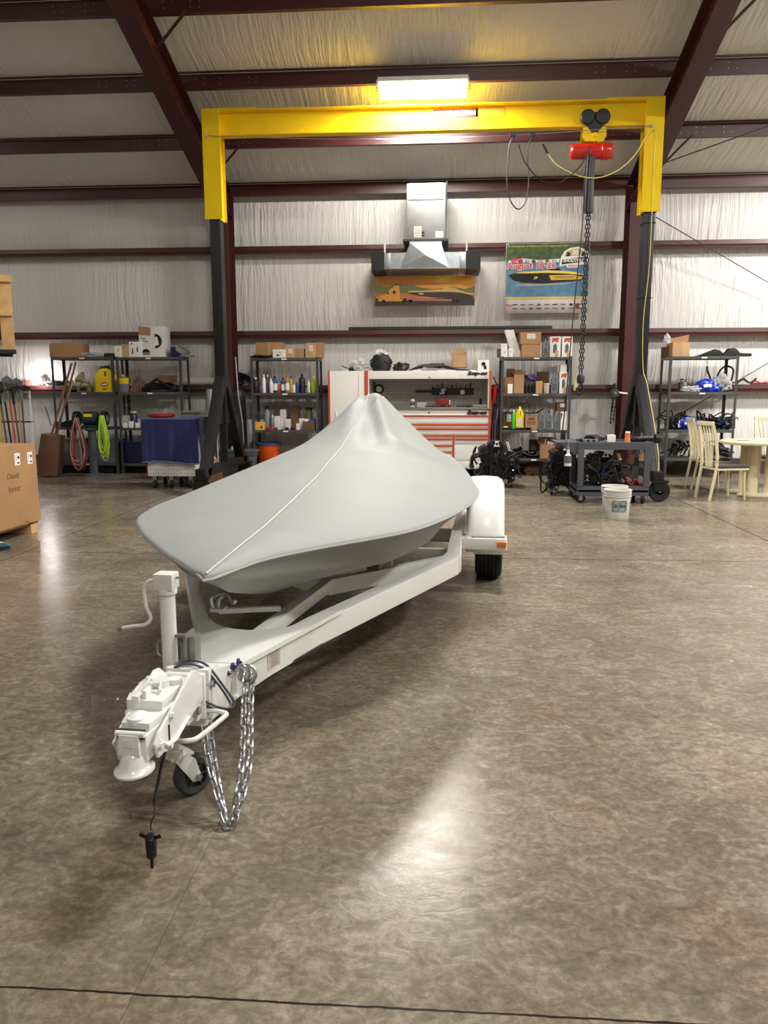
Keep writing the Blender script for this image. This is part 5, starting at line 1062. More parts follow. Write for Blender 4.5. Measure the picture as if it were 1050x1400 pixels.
b = MB(); b.beam((-.05, 0, h*.6), (-.02, 0, h+.09), .06, .012); b.beam((.05, .02, h*.7), (.07, .02, h+.04), .12, .01, upv=(0, 1, 0)); b.build('papers', PAPER, o)
b = MB(); b.box(-.30, .30, -.01, .01, 0, .30); b.m(1); b.box(-.26, .26, -.012, -.01, .04, .26); single(b, [BLK, CARDD], 'framed_board', 'black edged brown board standing behind the open carton', 'board', (at(747, 627, 13.4).x, 13.42, zE[3]))
b = MB(); b.blob((-.15, 0, .06), (.14, .1, .09), 5, .35, 3, 3, -.058); b.blob((.12, 0, .05), (.13, .1, .07), 15, .35, 3, 3, -.048); b.tube(bez([(-.3, -.1, .02), (-.1, -.1, .1), (.1, -.1, .04), (.3, -.1, .08)], 14), .014, 6)
single(b, BLKM, 'engine_parts', 'pile of black engine parts at the left of the lowest oil shelf', 'parts', (at(718, 627, 13.2).x, 13.25, zE[3]))
b = MB(); b.blob((0, 0, .08), (.13, .1, .1), 3, .3, 2, 3, -.078); single(b, CARDD, 'paper_sack', 'crumpled brown paper sack on the floor under the oil shelf', 'sack', (at(727, 645, 13.3).x, 13.3, 0))

# ---- shelf F
carton('cardboard_box', (919, 468, 944, 487), 13.05, zF[0], .34, CARDL, 'light brown carton with folded lid on the right-hand shelving unit', tape=True)
carton('cardboard_box', (908, 474, 920, 487), 13.25, zF[0], .2, CARDD, 'dark brown small carton at the left end of the right-hand unit', tape=False)
r = thing('folded_cardboard', 'folded brown cardboard and clear wrap leaning on the light carton', 'cardboard', (at(924, 470, 13.3).x, 13.34, at(926, 468, 13.2).z))
b = MB(); b.prism([(-.10, 0), (.20, 0), (.22, .13), (-.08, .07)], -.01, .01, 'xz'); b.build('flap', CARD, r); b = MB(); b.blob((-.14, -.02, .05), (.05, .04, .10), 4, .3); b.build('plastic_wrap', BAG, r)
b = MB(); b.prism([(-.42, 0), (-.2, .06), (-.08, .12), (0, .10), (.04, .04), (.10, .06), (.14, .13), (.22, .14), (.28, .10), (.30, .05), (.5, .05), (.5, 0)], -.06, .06, 'xz', .01)
single(b, BLK, 'plastic_trim', 'long black plastic part with raised knobs on the right-hand unit top', 'part', (at(983, 486, 13.2).x, 13.2, zF[0]))
b = MB(); b.lathe([(.07, 0), (.08, .02), (.075, .1), (.085, .16), (.05, .19), (.06, .22), (.001, .23)], (0, 0, 0), 'z', 16); single(b, CHR, 'foil_bag', 'crumpled shiny silver can on the second shelf of the right-hand unit', 'can', (at(935, 533, 13.2).x, 13.25, zF[1]))
for k, (px, z, lb) in enumerate(((966, zF[1], 'upper blue plastic bag with white print, left of the clear bag'), (944, zF[2], 'lower blue plastic bag with white print, among black parts'))):
    r = thing('blue_bag', lb, 'bag', (at(px, 535, 13.1).x, 13.16, z))
    b = MB(); b.blob((0, 0, .10), (.15, .10, .115), 3+k, .14, 2, 4, -.098)
    if k == 0: b.blob((.16, 0, .05), (.10, .08, .06), 8, .2, 2, 3, -.048)
    b.build('bag_body', BLUEB, r); b = MB(); b.blob((0, -.10, .10), (.07, .016, .028), 3+k, .25); b.build('white_print', PAPER, r)
b = MB(); b.blob((0, 0, .12), (.15, .10, .13), 22, .4, 3.2, 4, -.11); single(b, BAG, 'plastic_bag', 'crumpled clear plastic bag between the blue bag and black hoses', 'bag', (at(985, 534, 13.2).x, 13.22, zF[1]), sharp=20)
b = MB(); b.blob((0, 0, .05), (.14, .08, .05), 25, .4, 3.2, 3, -.048); single(b, BAG, 'plastic_bag', 'small clear plastic bag in front of the silver can', 'bag', (at(944, 534, 13.1).x, 13.1, zF[1]), sharp=20)
r = thing('hose_bundle', 'tall arching black hoses on the second shelf of the right-hand unit', 'hoses', (at(990, 535, 13.2).x, 13.3, zF[1]))
b = MB(); b.tube(bez([(-.10, 0, .24), (-.03, 0, .38), (.07, 0, .42), (.16, 0, .36), (.14, 0, .2), (.10, 0, .02)], 26), .016, 8); b.tube(bez([(-.24, 0, .02), (-.2, 0, .2), (-.26, 0, .36), (-.26, 0, .42)], 16), [.02]*12+[.012]*9 if False else .016, 8); b.tube(bez([(.02, 0, .02), (.10, -.05, .14), (.22, -.05, .16), (.34, -.05, .22)], 16), .013, 8); b.build('hose', BLK, r)
b = MB(); b.blob((.02, 0, .06), (.14, .1, .09), 6, .35, 3, 3, -.058); b.build('connector', BLKM, r)
def partspile(name, label, px, z, Y, w2, h2, seed, cat='parts', base=False, n=12, mm=None):
    R_ = random.Random(seed); r = thing(name, label, cat, (at(px, 600, Y).x, Y, z))
    b = MB()
    for k in range(5): b.blob((R_.uniform(-w2*.38, w2*.38), R_.uniform(-.08, .08), h2*.28), (w2*.16, .08, h2*.28), seed+k, .3, 2.6, 3, -h2*.27)
    b.build('housing', BLKM, r)
    b = MB()
    for k in range(n):
        x0 = R_.uniform(-w2/2, w2/2); b.tube(bez([(x0, R_.uniform(-.1, .1), .02), (x0+R_.uniform(-.1, .1), R_.uniform(-.1, .05), h2*R_.uniform(.4, .9)), (x0+R_.uniform(-.15, .15), R_.uniform(-.1, .1), h2*R_.uniform(.3, 1.0)), (x0+R_.uniform(-.2, .2), R_.uniform(-.1, .1), h2*R_.uniform(.1, .6))], 14), R_.uniform(.008, .016), 6)
    b.build('hoses', BLK, r)
    b = MB()
    for k in range(6): x0 = R_.uniform(-w2*.4, w2*.4); b.cyl((x0, -.12, h2*R_.uniform(.1, .5)), (x0+R_.uniform(-.05, .05), -.14, h2*R_.uniform(.1, .5)), R_.uniform(.008, .016), n=8)
    b.build('fittings', mm or CHR, r); return r
partspile('engine_hoses', 'black engine hoses at the left of the third shelf on the right-hand unit', 920, zF[2], 13.25, .32, .32, 4)
partspile('engine_hoses', 'black engine hoses with a blue fitting right of the lower blue bag', 978, zF[2], 13.25, .55, .34, 9, mm=BLUET)
partspile('engine_parts', 'black engine parts and brackets filling the lowest shelf of the right-hand unit', 955, zF[3], 13.25, 1.0, .30, 15, n=18)
b = MB(); b.tube(bez([(-.14, 0, .02), (-.05, 0, .09), (.05, 0, .03), (.12, 0, .05), (.17, 0, .10)], 18), .018, 8); single(b, BLK, 'bent_hose', 'short bent black hose lying on the girt at the right', 'hose', (at(1021, 527, 13.6).x, 13.66, 1.536))
b = MB(); b.box(-.15, .15, -.03, .03, 0, .03, .006); b.tube(bez([(-.16, 0, .02), (-.08, 0, .055), (0, 0, .03), (.12, 0, .05)], 12), .012, 6); single(b, DRED, 'red_strap', 'dark red strap lying on the girt at the far right', 'strap', (at(1041, 527, 13.6).x, 13.66, 1.536))

# ------------------------------------------------------------------ wall: heater, canvas, banner, plank
HY = 13.0
hx = at(582, 300, HY).x; Z = lambda py, Y=HY: at(582, py, Y).z; Xp = lambda px, Y=HY, py=340: at(px, py, Y).x-hx
r = thing('unit_heater', 'silver box heater on the wall with a T shaped duct blowing to both sides', 'heater', (hx, HY, Z(370)))
z0 = Z(370)
b = MB(); b.box(Xp(556), Xp(608.5), 0.02, 0.62, Z(330)-z0, Z(250)-z0, 0.006); cs = b.build('cabinet', GALVD, r)
b = MB(); b.box(Xp(558), Xp(606), 0.008, 0.02, Z(266)-z0, Z(250)-z0, .003); b.build('vent_panel', CHESTW, cs)  # white stands in for the light this panel reflects
b = MB(); b.box(Xp(558), Xp(606), -.002, 0.02, Z(272.5)-z0, Z(269.5)-z0, .003); b.build('bright_lip', PAPER, cs)
b = MB(); b.box(Xp(566), Xp(576), .015, .02, Z(324)-z0, Z(309)-z0); b.box(Xp(595), Xp(605.5), .015, .02, Z(325)-z0, Z(316)-z0); b.m(1)
for k in range(2): b.box(Xp(576.5), Xp(580), .015, .02, Z(323-4*k)-z0, Z(320-4*k)-z0)
for k in range(5): b.box(Xp(567), Xp(575), .013, .016, Z(322-2.5*k)-z0, Z(321.4-2.5*k)-z0)
b.build('warning_label', [PAPER, INK], cs)
b = MB(); b.box(Xp(551), Xp(613), -.04, .64, Z(330.5)-z0, Z(327)-z0, .004); b.build('flange', DGREY, r)
b = MB(); b.cyl((Xp(610), .1, Z(328)-z0), (Xp(610), .1, Z(246)-z0), .012, n=8); b.build('conduit', GALVD, r)
b = MB()
V0 = [(Xp(560), Z(331)), (Xp(604), Z(331)), (Xp(604), Z(346)), (Xp(628), Z(346)), (Xp(628), Z(368)), (Xp(535), Z(368)), (Xp(535), Z(346)), (Xp(560), Z(346))]
b.prism([(a, c-z0) for a, c in V0], -.06, .58, 'xz', .004)
# cross break of the sheet: shallow pyramid
c0 = (Xp(582), -.085, Z(350)-z0); cor = [(Xp(561), -.061, Z(333)-z0), (Xp(603), -.061, Z(333)-z0), (Xp(614), -.061, Z(367)-z0), (Xp(547), -.061, Z(367)-z0)]
cv = b.v(c0); cs4 = [b.v(p) for p in cor]
for i in range(4): b.f([cs4[i], cs4[(i+1) % 4], cv])
b.build('plenum', GALV, r, sharp=2)
for sg, (pa, pb, pc) in ((-1, (535, 526, 508)), (1, (628, 637, 657))):
    b = MB(); xa, xb, xc_ = Xp(pa), Xp(pb), Xp(pc)
    b.box(min(xa, xb), max(xa, xb), -.05, .57, Z(368)-z0, Z(346)-z0, .003)
    for xx in (xa, xb): b.box(xx-.006, xx+.006, -.07, .59, Z(369)-z0, Z(345)-z0)
    b.build('duct_arm', GALV, r)
    b = MB(); za, zb2, zc, zd = Z(368)-z0, Z(346)-z0, Z(371)-z0, Z(348)-z0; t = .012
    for (y0_, y1_) in ((-.08, -.068), (.588, .60)): b.prism([(xb, za), (xc_, za-.02), (xc_, zb2+.02), (xb, zb2)], y0_, y1_, 'xz')
    b.prism([(xb, za), (xc_, za-.02), (xc_, za-.035), (xb, za-.012)], -.08, .60, 'xz'); b.prism([(xb, zb2), (xc_, zb2+.02), (xc_, zb2+.032), (xb, zb2+.012)], -.08, .60, 'xz')
    for k in range(5): zz = za+.03+k*(zb2-za-.04)/4.5; b.prism([(xb+.02*sg, zz), (xc_-.01*sg, zz+.03), (xc_-.01*sg, zz+.036), (xb+.02*sg, zz+.006)], -.068, .588, 'xz')
    b.build('louver_hood', mat('hood_dark', (40, 42, 42), .45, .4), r)
    b = MB(); xx = Xp(526 if sg < 0 else 638); b.cyl((xx, .0, Z(347)-z0), (xx, .0, Z(331)-z0+.0), .014, n=8); b.build('hanger_rod', PAPER, r)
# canvas print of a truck pulling a boat at sunset
CYW = 13.42; xa, xb = at(513, 400, CYW).x, at(649, 400, CYW).x; za, zb2 = at(580, 418, CYW).z, at(580, 377.5, CYW).z; W_, H_ = xb-xa, zb2-za
r = thing('truck_canvas', 'wide orange sunset canvas of a yellow truck towing a speedboat', 'picture', ((xa+xb)/2, CYW, za))
def sunset():
    m = bpy.data.materials.new('sunset_print'); m.use_nodes = True; n = m.node_tree.nodes; L = m.node_tree.links; bs = n['Principled BSDF']
    tc = n.new('ShaderNodeTexCoord'); sp = n.new('ShaderNodeSeparateXYZ'); L.new(tc.outputs['Object'], sp.inputs[0])
    dx = n.new('ShaderNodeMath'); dx.operation = 'MULTIPLY_ADD'; dx.inputs[1].default_value = .55; dx.inputs[2].default_value = -.55*.30; L.new(sp.outputs['X'], dx.inputs[0])
    ab = n.new('ShaderNodeMath'); ab.operation = 'ABSOLUTE'; L.new(dx.outputs[0], ab.inputs[0])
    nz = n.new('ShaderNodeTexNoise'); nz.inputs['Scale'].default_value = 4; L.new(tc.outputs['Object'], nz.inputs['Vector'])
    su = n.new('ShaderNodeMath'); su.operation = 'SUBTRACT'; su.inputs[0].default_value = H_+.05; L.new(sp.outputs['Z'], su.inputs[1])
    ad = n.new('ShaderNodeMath'); ad.operation = 'ADD'; L.new(ab.outputs[0], ad.inputs[0]); L.new(su.outputs[0], ad.inputs[1])
    a2 = n.new('ShaderNodeMath'); a2.operation = 'MULTIPLY_ADD'; a2.inputs[1].default_value = .25; L.new(nz.outputs['Fac'], a2.inputs[0]); L.new(ad.outputs[0], a2.inputs[2])
    cr = n.new('ShaderNodeValToRGB'); e = cr.color_ramp.elements
    e[0].position = .15; e[0].color = lin((252, 226, 60))+(1,); e[1].position = .75; e[1].color = lin((224, 150, 84))+(1,); k = e.new(.36); k.color = lin((238, 160, 30))+(1,)
    L.new(a2.outputs[0], cr.inputs['Fac']); L.new(cr.outputs['Color'], bs.inputs['Base Color']); bs.inputs['Roughness'].default_value = .35
    return m
b = MB(); b.box(-W_/2, W_/2, 0, .05, 0, H_, .004); cv_ = b.build('canvas', sunset(), r)
def pr(poly, y, m_, par, name, th=.001):   # poly in fractions of width (from left) and height
    b = MB(); b.prism([((u-.5)*W_, v*H_) for u, v in poly], y-th, y, 'xz'); return b.build(name, m_, par)
pr([(0, .42), (0, .66), (.06, .70), (.12, .66), (.22, .76), (.30, .70), (.38, .72), (.48, .60), (.60, .56), (.78, .62), (.9, .55), (1, .64), (1, .42)], -.0002, mat('print_hill', (112, 118, 66), .4), r, 'hills')
pr([(0, .30), (0, .43), (1, .43), (1, .30)], -.0012, mat('print_haze', (206, 122, 62), .4), r, 'haze')
pr([(0, 0), (0, .26), (1, .26), (1, 0)], -.0014, mat('print_road', (66, 48, 44), .4), r, 'road')
pr([(.03, .20), (.03, .30), (.07, .36), (.105, .38), (.14, .54), (.20, .68), (.235, .70), (.245, .62), (.25, .24), (.28, .24), (.28, .16), (.03, .16)], -.0026, mat('print_truck', (232, 164, 60), .4), r, 'truck')
pr([(.115, .40), (.135, .50), (.14, .40)], -.0038, INK, r, 'truck_window'); pr([(.18, .42), (.18, .52), (.205, .52), (.205, .42)], -.0038, INK, r, 'truck_window')
for u in (.085, .29, .345, .365, .79, .83): pr([(u+.018*math.cos(t*PI/5), .16+.055*math.sin(t*PI/5)) for t in range(10)], -.0040, INK, r, 'truck_wheel')
pr([(.32, .26), (.36, .30), (.78, .20), (.78, .15), (.32, .17)], -.0026, mat('print_trailer', (190, 110, 100), .4), r, 'trailer')
pr([(.32, .44), (.42, .34), (.60, .28), (.94, .22), (.99, .28), (.99, .36), (.86, .46), (.72, .50), (.34, .46)], -.0030, mat('print_hull', (58, 42, 36), .4), r, 'boat_hull')
pr([(.33, .455), (.34, .50), (.52, .52), (.68, .56), (.71, .62), (.80, .58), (.86, .50), (.99, .38), (.99, .33), (.86, .43), (.72, .465)], -.0042, mat('print_deck', (226, 186, 96), .4), r, 'boat_deck')
pr([(.44, .38), (.44, .43), (.49, .43), (.49, .38)], -.0046, mat('print_deck', (226, 186, 96), .4), r, 'boat_number')
# banner
BY = 13.565; xa, xb = at(691, 380, BY).x, at(805, 380, BY).x; za, zb2 = at(748, 428, BY).z, at(748, 332, BY).z; W_, H_ = xb-xa, zb2-za
r = thing('event_banner', 'square boat race banner reading August 18-26 hanging on the wall girt', 'banner', ((xa+xb)/2, BY, za))
b = MB(); b.grid(lambda u, v: ((u-.5)*W_, .0005*math.sin(u*7), v*H_), 16, 4); o = b.build('banner_sheet', mat('banner_white', (222, 216, 212), .4), r); md = o.modifiers.new('thick', 'SOLIDIFY'); md.thickness = .003; md.offset = 1
pr([(.005, .23), (.005, .75), (.995, .75), (.995, .23)], -.0075, mat('print_water', (84, 122, 150), .35, 0, .25, 9), r, 'water')
pr([(.005, .20), (.005, .235), (.995, .235), (.995, .20)], -.0078, mat('print_sand', (206, 184, 96), .4), r, 'yellow_band')
pr([(.005, .74), (.005, .995), (.995, .995), (.995, .74), (.7, .78), (.4, .76), (.2, .79)], -.0078, mat('print_trees', (58, 82, 40), .4, 0, .45, 14), r, 'trees')
for k in range(16):
    u = .03+k*.041; pr([(u, .715+.01*(k % 3)), (u+.004, .755+.012*(k % 2)), (u+.03, .76), (u+.036, .72)], -.0092, (PAPER, mat('print_pale', (168, 176, 186), .4), PAPER, DRED)[k % 4], r, 'moored_boat')
rr_ = random.Random(2)
pr([(.03, .545), (.10, .575), (.2, .58), (.5, .60), (.53, .64), (.64, .64), (.68, .59), (.80, .575), (.93, .53), (.95, .49), (.9, .46), (.7, .44), (.45, .42), (.2, .44), (.1, .47)], -.0092, INK, r, 'race_boat')
pr([(.10, .575), (.2, .592), (.52, .61), (.68, .60), (.82, .585), (.94, .54), (.88, .545), (.7, .565), (.5, .575), (.25, .57)], -.0104, mat('print_yellow', (230, 206, 90), .4), r, 'race_boat_deck')
pr([(.52, .54), (.55, .47), (.90, .475), (.94, .51), (.80, .545)], -.0106, mat('print_amber', (206, 160, 60), .4), r, 'race_boat_stripe')
pr([(.06, .40), (.3, .385), (.7, .41), (.9, .44), (.5, .42), (.25, .425)], -.0106, mat('print_foam', (150, 160, 150), .4), r, 'wake')
text("AMERICAN'S", .05, (.20*W_, -.0115, .51*H_), FRONT, INK, r, sx=1.1, shear=.2)
text('29', .06, (-.14*W_, -.0115, .505*H_), FRONT, mat('print_yellow', (230, 206, 90), .4), r, shear=.3, bold=.002)
for dx, m_, bo, yy in ((0, PAPER, .010, -.0108), (0, mat('print_crimson', (196, 34, 58), .4), .002, -.0124)): text('August 18-26', .14, (-.19*W_, yy, .695*H_-.02), FRONT, m_, r, bold=bo, sx=1.08)
text('30+ and Supporters: 30 Charities and 13 Fire Departments in 2017', .038, (-.12*W_, -.0100, .955*H_), FRONT, mat('print_yellow', (230, 206, 90), .4), r, sx=.98)
text('38:th', .14, (-.44*W_+.1, -.0105, .745*H_), FRONT, mat('print_crimson', (196, 34, 58), .4), r, bold=.004, sx=.7, shear=.2)
pr([(.64, .66), (.66, .80), (.70, .88), (.76, .92), (.86, .94), (.94, .90), (.99, .86), (.99, .70), (.88, .68), (.86, .645), (.74, .645), (.72, .68)], -.0110, PAPER, r, 'logo_shape')
pr([(.665, .69), (.68, .76), (.97, .80), (.96, .73)], -.0122, INK, r, 'logo_bar')
pr([(.70, .80), (.72, .87), (.80, .91), (.88, .91), (.94, .86), (.95, .82)], -.0122, mat('print_olive', (176, 168, 110), .4), r, 'logo_arch')
for u in (.72, .90): pr([(u, .80), (u+.01, .865), (u+.045, .86), (u+.05, .81)], -.0128, INK, r, 'logo_boat')
text('SHOOTOUT', .075, (.315*W_, -.0135, .745*H_), (PI/2, 0, 0), PAPER, r, bold=.003, sx=.86, shear=.25)
text('30', .11, (.325*W_, -.0135, .855*H_), FRONT, PAPER, r, bold=.004, sx=.9)
text('BENEFITS', .035, (.30*W_, -.0125, .668*H_), FRONT, mat('print_crimson', (196, 34, 58), .4), r, bold=.001)
text('Thank', .05, (-.455*W_, -.0085, .115*H_), FRONT, mat('print_crimson', (196, 34, 58), .4), r, sx=.8, bold=.001)
for k in range(9):
    u = .12+k*.097
    for j, v in enumerate((.12, .065)):
        if (k+j) % 4 == 3: pr([(u+.022*math.cos(t*PI/6), v+.018*math.sin(t*PI/6)) for t in range(12)], -.0085, (INK if k > 6 else INKG), r, 'sponsor_mark')
        else: pr([(u-.03, v-.006), (u-.03, v+.008), (u+.03, v+.010), (u+.034, v-.004)], -.0085, (INK if (k*3+j) % 5 == 0 else INKG), r, 'sponsor_mark')
pr([(.85, .055), (.85, .135), (.895, .135), (.895, .055)], -.0087, CARDD, r, 'sponsor_mark')
for u in (.02, .985): b = MB(); b.lathe([(.001, -.012), (.012, -.012), (.014, -.006), (.014, 0)], ((u-.5)*W_, 0, .985*H_), 'y', 12); b.build('grommet', CHR, r)
# long dark profile lying on the middle girt
xa, xb = at(477, 450, 13.62).x, at(755, 450, 13.62).x
b = MB(); b.box(-(xb-xa)/2, (xb-xa)/2, -.03, .03, 0, .055, .004); b.box(-(xb-xa)/2, (xb-xa)/2-.15, -.045, -.03, .01, .03); single(b, mat('bronze_dark', (48, 44, 42), .5), 'metal_profile', 'long dark metal profile lying on the middle wall girt', 'profile', ((xa+xb)/2, 13.63, 2.476))
# manual chain hoist on the right column
p_ = at(841, 538, 13.05)
r = thing('lever_hoist', 'grey lever chain hoist with white handle hanging near the right wall column', 'hoist', (p_.x, 13.08, p_.z))
b = MB(); b.lathe([(.001, -.05), (.06, -.05), (.075, -.03), (.075, .03), (.06, .05), (.001, .05)], (0, 0, 0), 'y', 20); b.build('body', DGREY, r); b = MB(); b.lathe([(.001, -.06), (.022, -.058), (.022, -.05)], (0, 0, .01), 'y', 14); b.build('hub', CHR, r)
b = MB(); b.beam((.05, -.02, .02), (.20, -.02, .0), .03, .026, .005); b.build('handle', PAPER, r)
b = MB(); b.tube(bez([(0, 0, .06), (.02, 0, .11), (.0, .03, .16), (-.02, .06, .12)], 12), .012, 6); b.build('top_hook', DGREY, r)
b = MB()
for k, (dx, l) in enumerate(((-.03, .52), (-.01, .36), (.03, .48))): chain(b, [(dx, 0, -.05), (dx-.02-.01*k, 0, -l)], .045, .006, .03, 4, 8)
b.build('chain', BLKM, r)

# ------------------------------------------------------------------ floor things, right
def wheel(parent, x, y, rad, w_, name='caster', m_=BLK, rimm=None, axis='x', base=0.0, fork=0.0):
    b = MB(); b.lathe([(rad*.35, -w_/2), (rad*.9, -w_/2), (rad, -w_*.3), (rad, w_*.3), (rad*.9, w_/2), (rad*.35, w_/2)], (x, y, rad+base), axis, 20); o = b.build(name, m_, parent)
    b = MB(); b.lathe([(.001, -w_*.56), (rad*.4, -w_*.56), (rad*.4, w_*.56), (.001, w_*.56)], (x, y, rad+base), axis, 14); b.build('hub', rimm or CHR, o)
    if fork:
        b = MB(); b.beam((x, y, fork), (x, y, rad*2+base+.004), w_*1.5, w_*1.3) if False else b.box(x-.03, x+.03, y-.03, y+.03, rad*2+base+.002, fork)
        if axis == 'y': b.box(x-.02, x+.02, y-w_*.75, y-w_*.6, rad+base, fork); b.box(x-.02, x+.02, y+w_*.6, y+w_*.75, rad+base, fork)
        else: b.box(x-w_*.75, x-w_*.6, y-.02, y+.02, rad+base, fork); b.box(x+w_*.6, x+w_*.75, y-.02, y+.02, rad+base, fork)
        b.build('fork', CHR, o)
    return o
CYF = 9.95; xa, xb = at(790, 640, CYF).x, at(889, 640, CYF).x; cxx = (xa+xb)/2; hw = (xb-xa)/2
r = thing('utility_cart', 'dark grey plastic two shelf utility cart loaded with parts', 'cart', (cxx, CYF+.3, 0))
cartm = mat('cart_grey', (74, 76, 82), .5, 0, .06, 6)
Zc = lambda py: at(835, py, CYF).z
zt0, zt1 = Zc(615), Zc(604.5); zl0, zl1 = Zc(676), Zc(667)
b = MB(); b.box(-hw-.0, hw, -.3, .3, zt0+.045, zt1-.03, .01)
for a in ((-hw, hw, -.3, -.27), (-hw, hw, .27, .3), (-hw, -hw+.03, -.27, .27), (hw-.03, hw, -.27, .27)): b.box(*a, zt0, zt1, .006)
b.build('top_tray', cartm, r)
b = MB(); b.prism([(-hw-.28, zt1-.005), (-hw+.02, zt1-.005), (-hw+.02, zt0-.06), (-hw-.05, zt0-.07), (-hw-.10, zt0+.01), (-hw-.20, zt1-.05)], -.26, .26, 'xz', .01); b.build('handle_shelf', cartm, r)
b = MB()
b.box(-hw, hw, -.3, .3, zl0+.02, zl1-.02, .01)
for a in ((-hw, hw, -.3, -.27), (-hw, hw, .27, .3), (-hw, -hw+.03, -.27, .27), (hw-.03, hw, -.27, .27)): b.box(*a, zl0-.02, zl1+.02, .006)
b.build('lower_tray', cartm, r)
for sx in (-1, 1):
    for sy in (-1, 1): b = MB(); b.box(min(sx*hw, sx*(hw-.075)), max(sx*hw, sx*(hw-.075)), min(sy*.3, sy*.26), max(sy*.3, sy*.26), zl1, zt0+.01, .006); b.build('leg', cartm, r)
for sx in (-1, 1):
    for sy in (-1, 1): wheel(r, sx*(hw-.06)+(0 if sx > 0 else -.0), sy*.24, .062, .035, 'caster', BLK, CHR, 'y' if sx < 0 else 'x', 0, zl0-.02)
CTZ = zt1-.03
def on_cart(px, dy=0): return (at(px, 604, CYF+.3+dy).x, CYF+.3+dy, CTZ+.001)
r = thing('chrome_part', 'silver machined part with two round ports on the cart tray', 'part', on_cart(807, -.05))
b = MB(); b.box(-.09, .09, -.06, .06, 0, .05, .012); b.m(1); b.lathe([(.001, -.062), (.02, -.062), (.02, -.058)], (-.04, 0, .03), 'y', 12); b.lathe([(.001, -.062), (.02, -.062), (.02, -.058)], (.03, 0, .03), 'y', 12); b.build('casting', [GALV, INK], r)
partspile('engine_parts', 'small black engine parts strewn along the back of the cart tray', 815, CTZ, CYF+.45, .5, .09, 31, n=8)
carton('small_box', (832, 595, 842, 604), CYF+.2, CTZ, .10, PAPER, 'white box on the cart tray', 'box', tape=False)
bottle((854, 590, 862, 606), CYF+.06, CTZ, ORG2, 'orange spray can with white cap on the cart tray', 'spray can', capm=PAPER, neck=.8, labm=mat('can_band', (236, 130, 60), .5), sh=.78)
r = thing('intake_hose', 'black corrugated hose and ducts on the right end of the cart tray', 'hose', on_cart(882, -.05))
b = MB(); b.tube(bez([(-.22, .05, .03), (-.1, 0, .05), (.0, -.02, .06), (.10, -.04, .06)], 24), [(.035+.006*(k % 2)) for k in range(25)], 10); b.lathe([(.04, -.02), (.062, -.02), (.062, .05), (.04, .05)], (.13, -.04, .065), 'x', 18, cap=False); b.build('hose', BLK, r)
b = MB(); b.blob((-.12, .05, .04), (.10, .08, .045), 8, .3, 3, 3, -.038); b.tube(bez([(-.1, .03, .06), (-.06, .03, .13), (-.02, .02, .1)], 10), .008, 5); b.build('duct', BLKM, r)
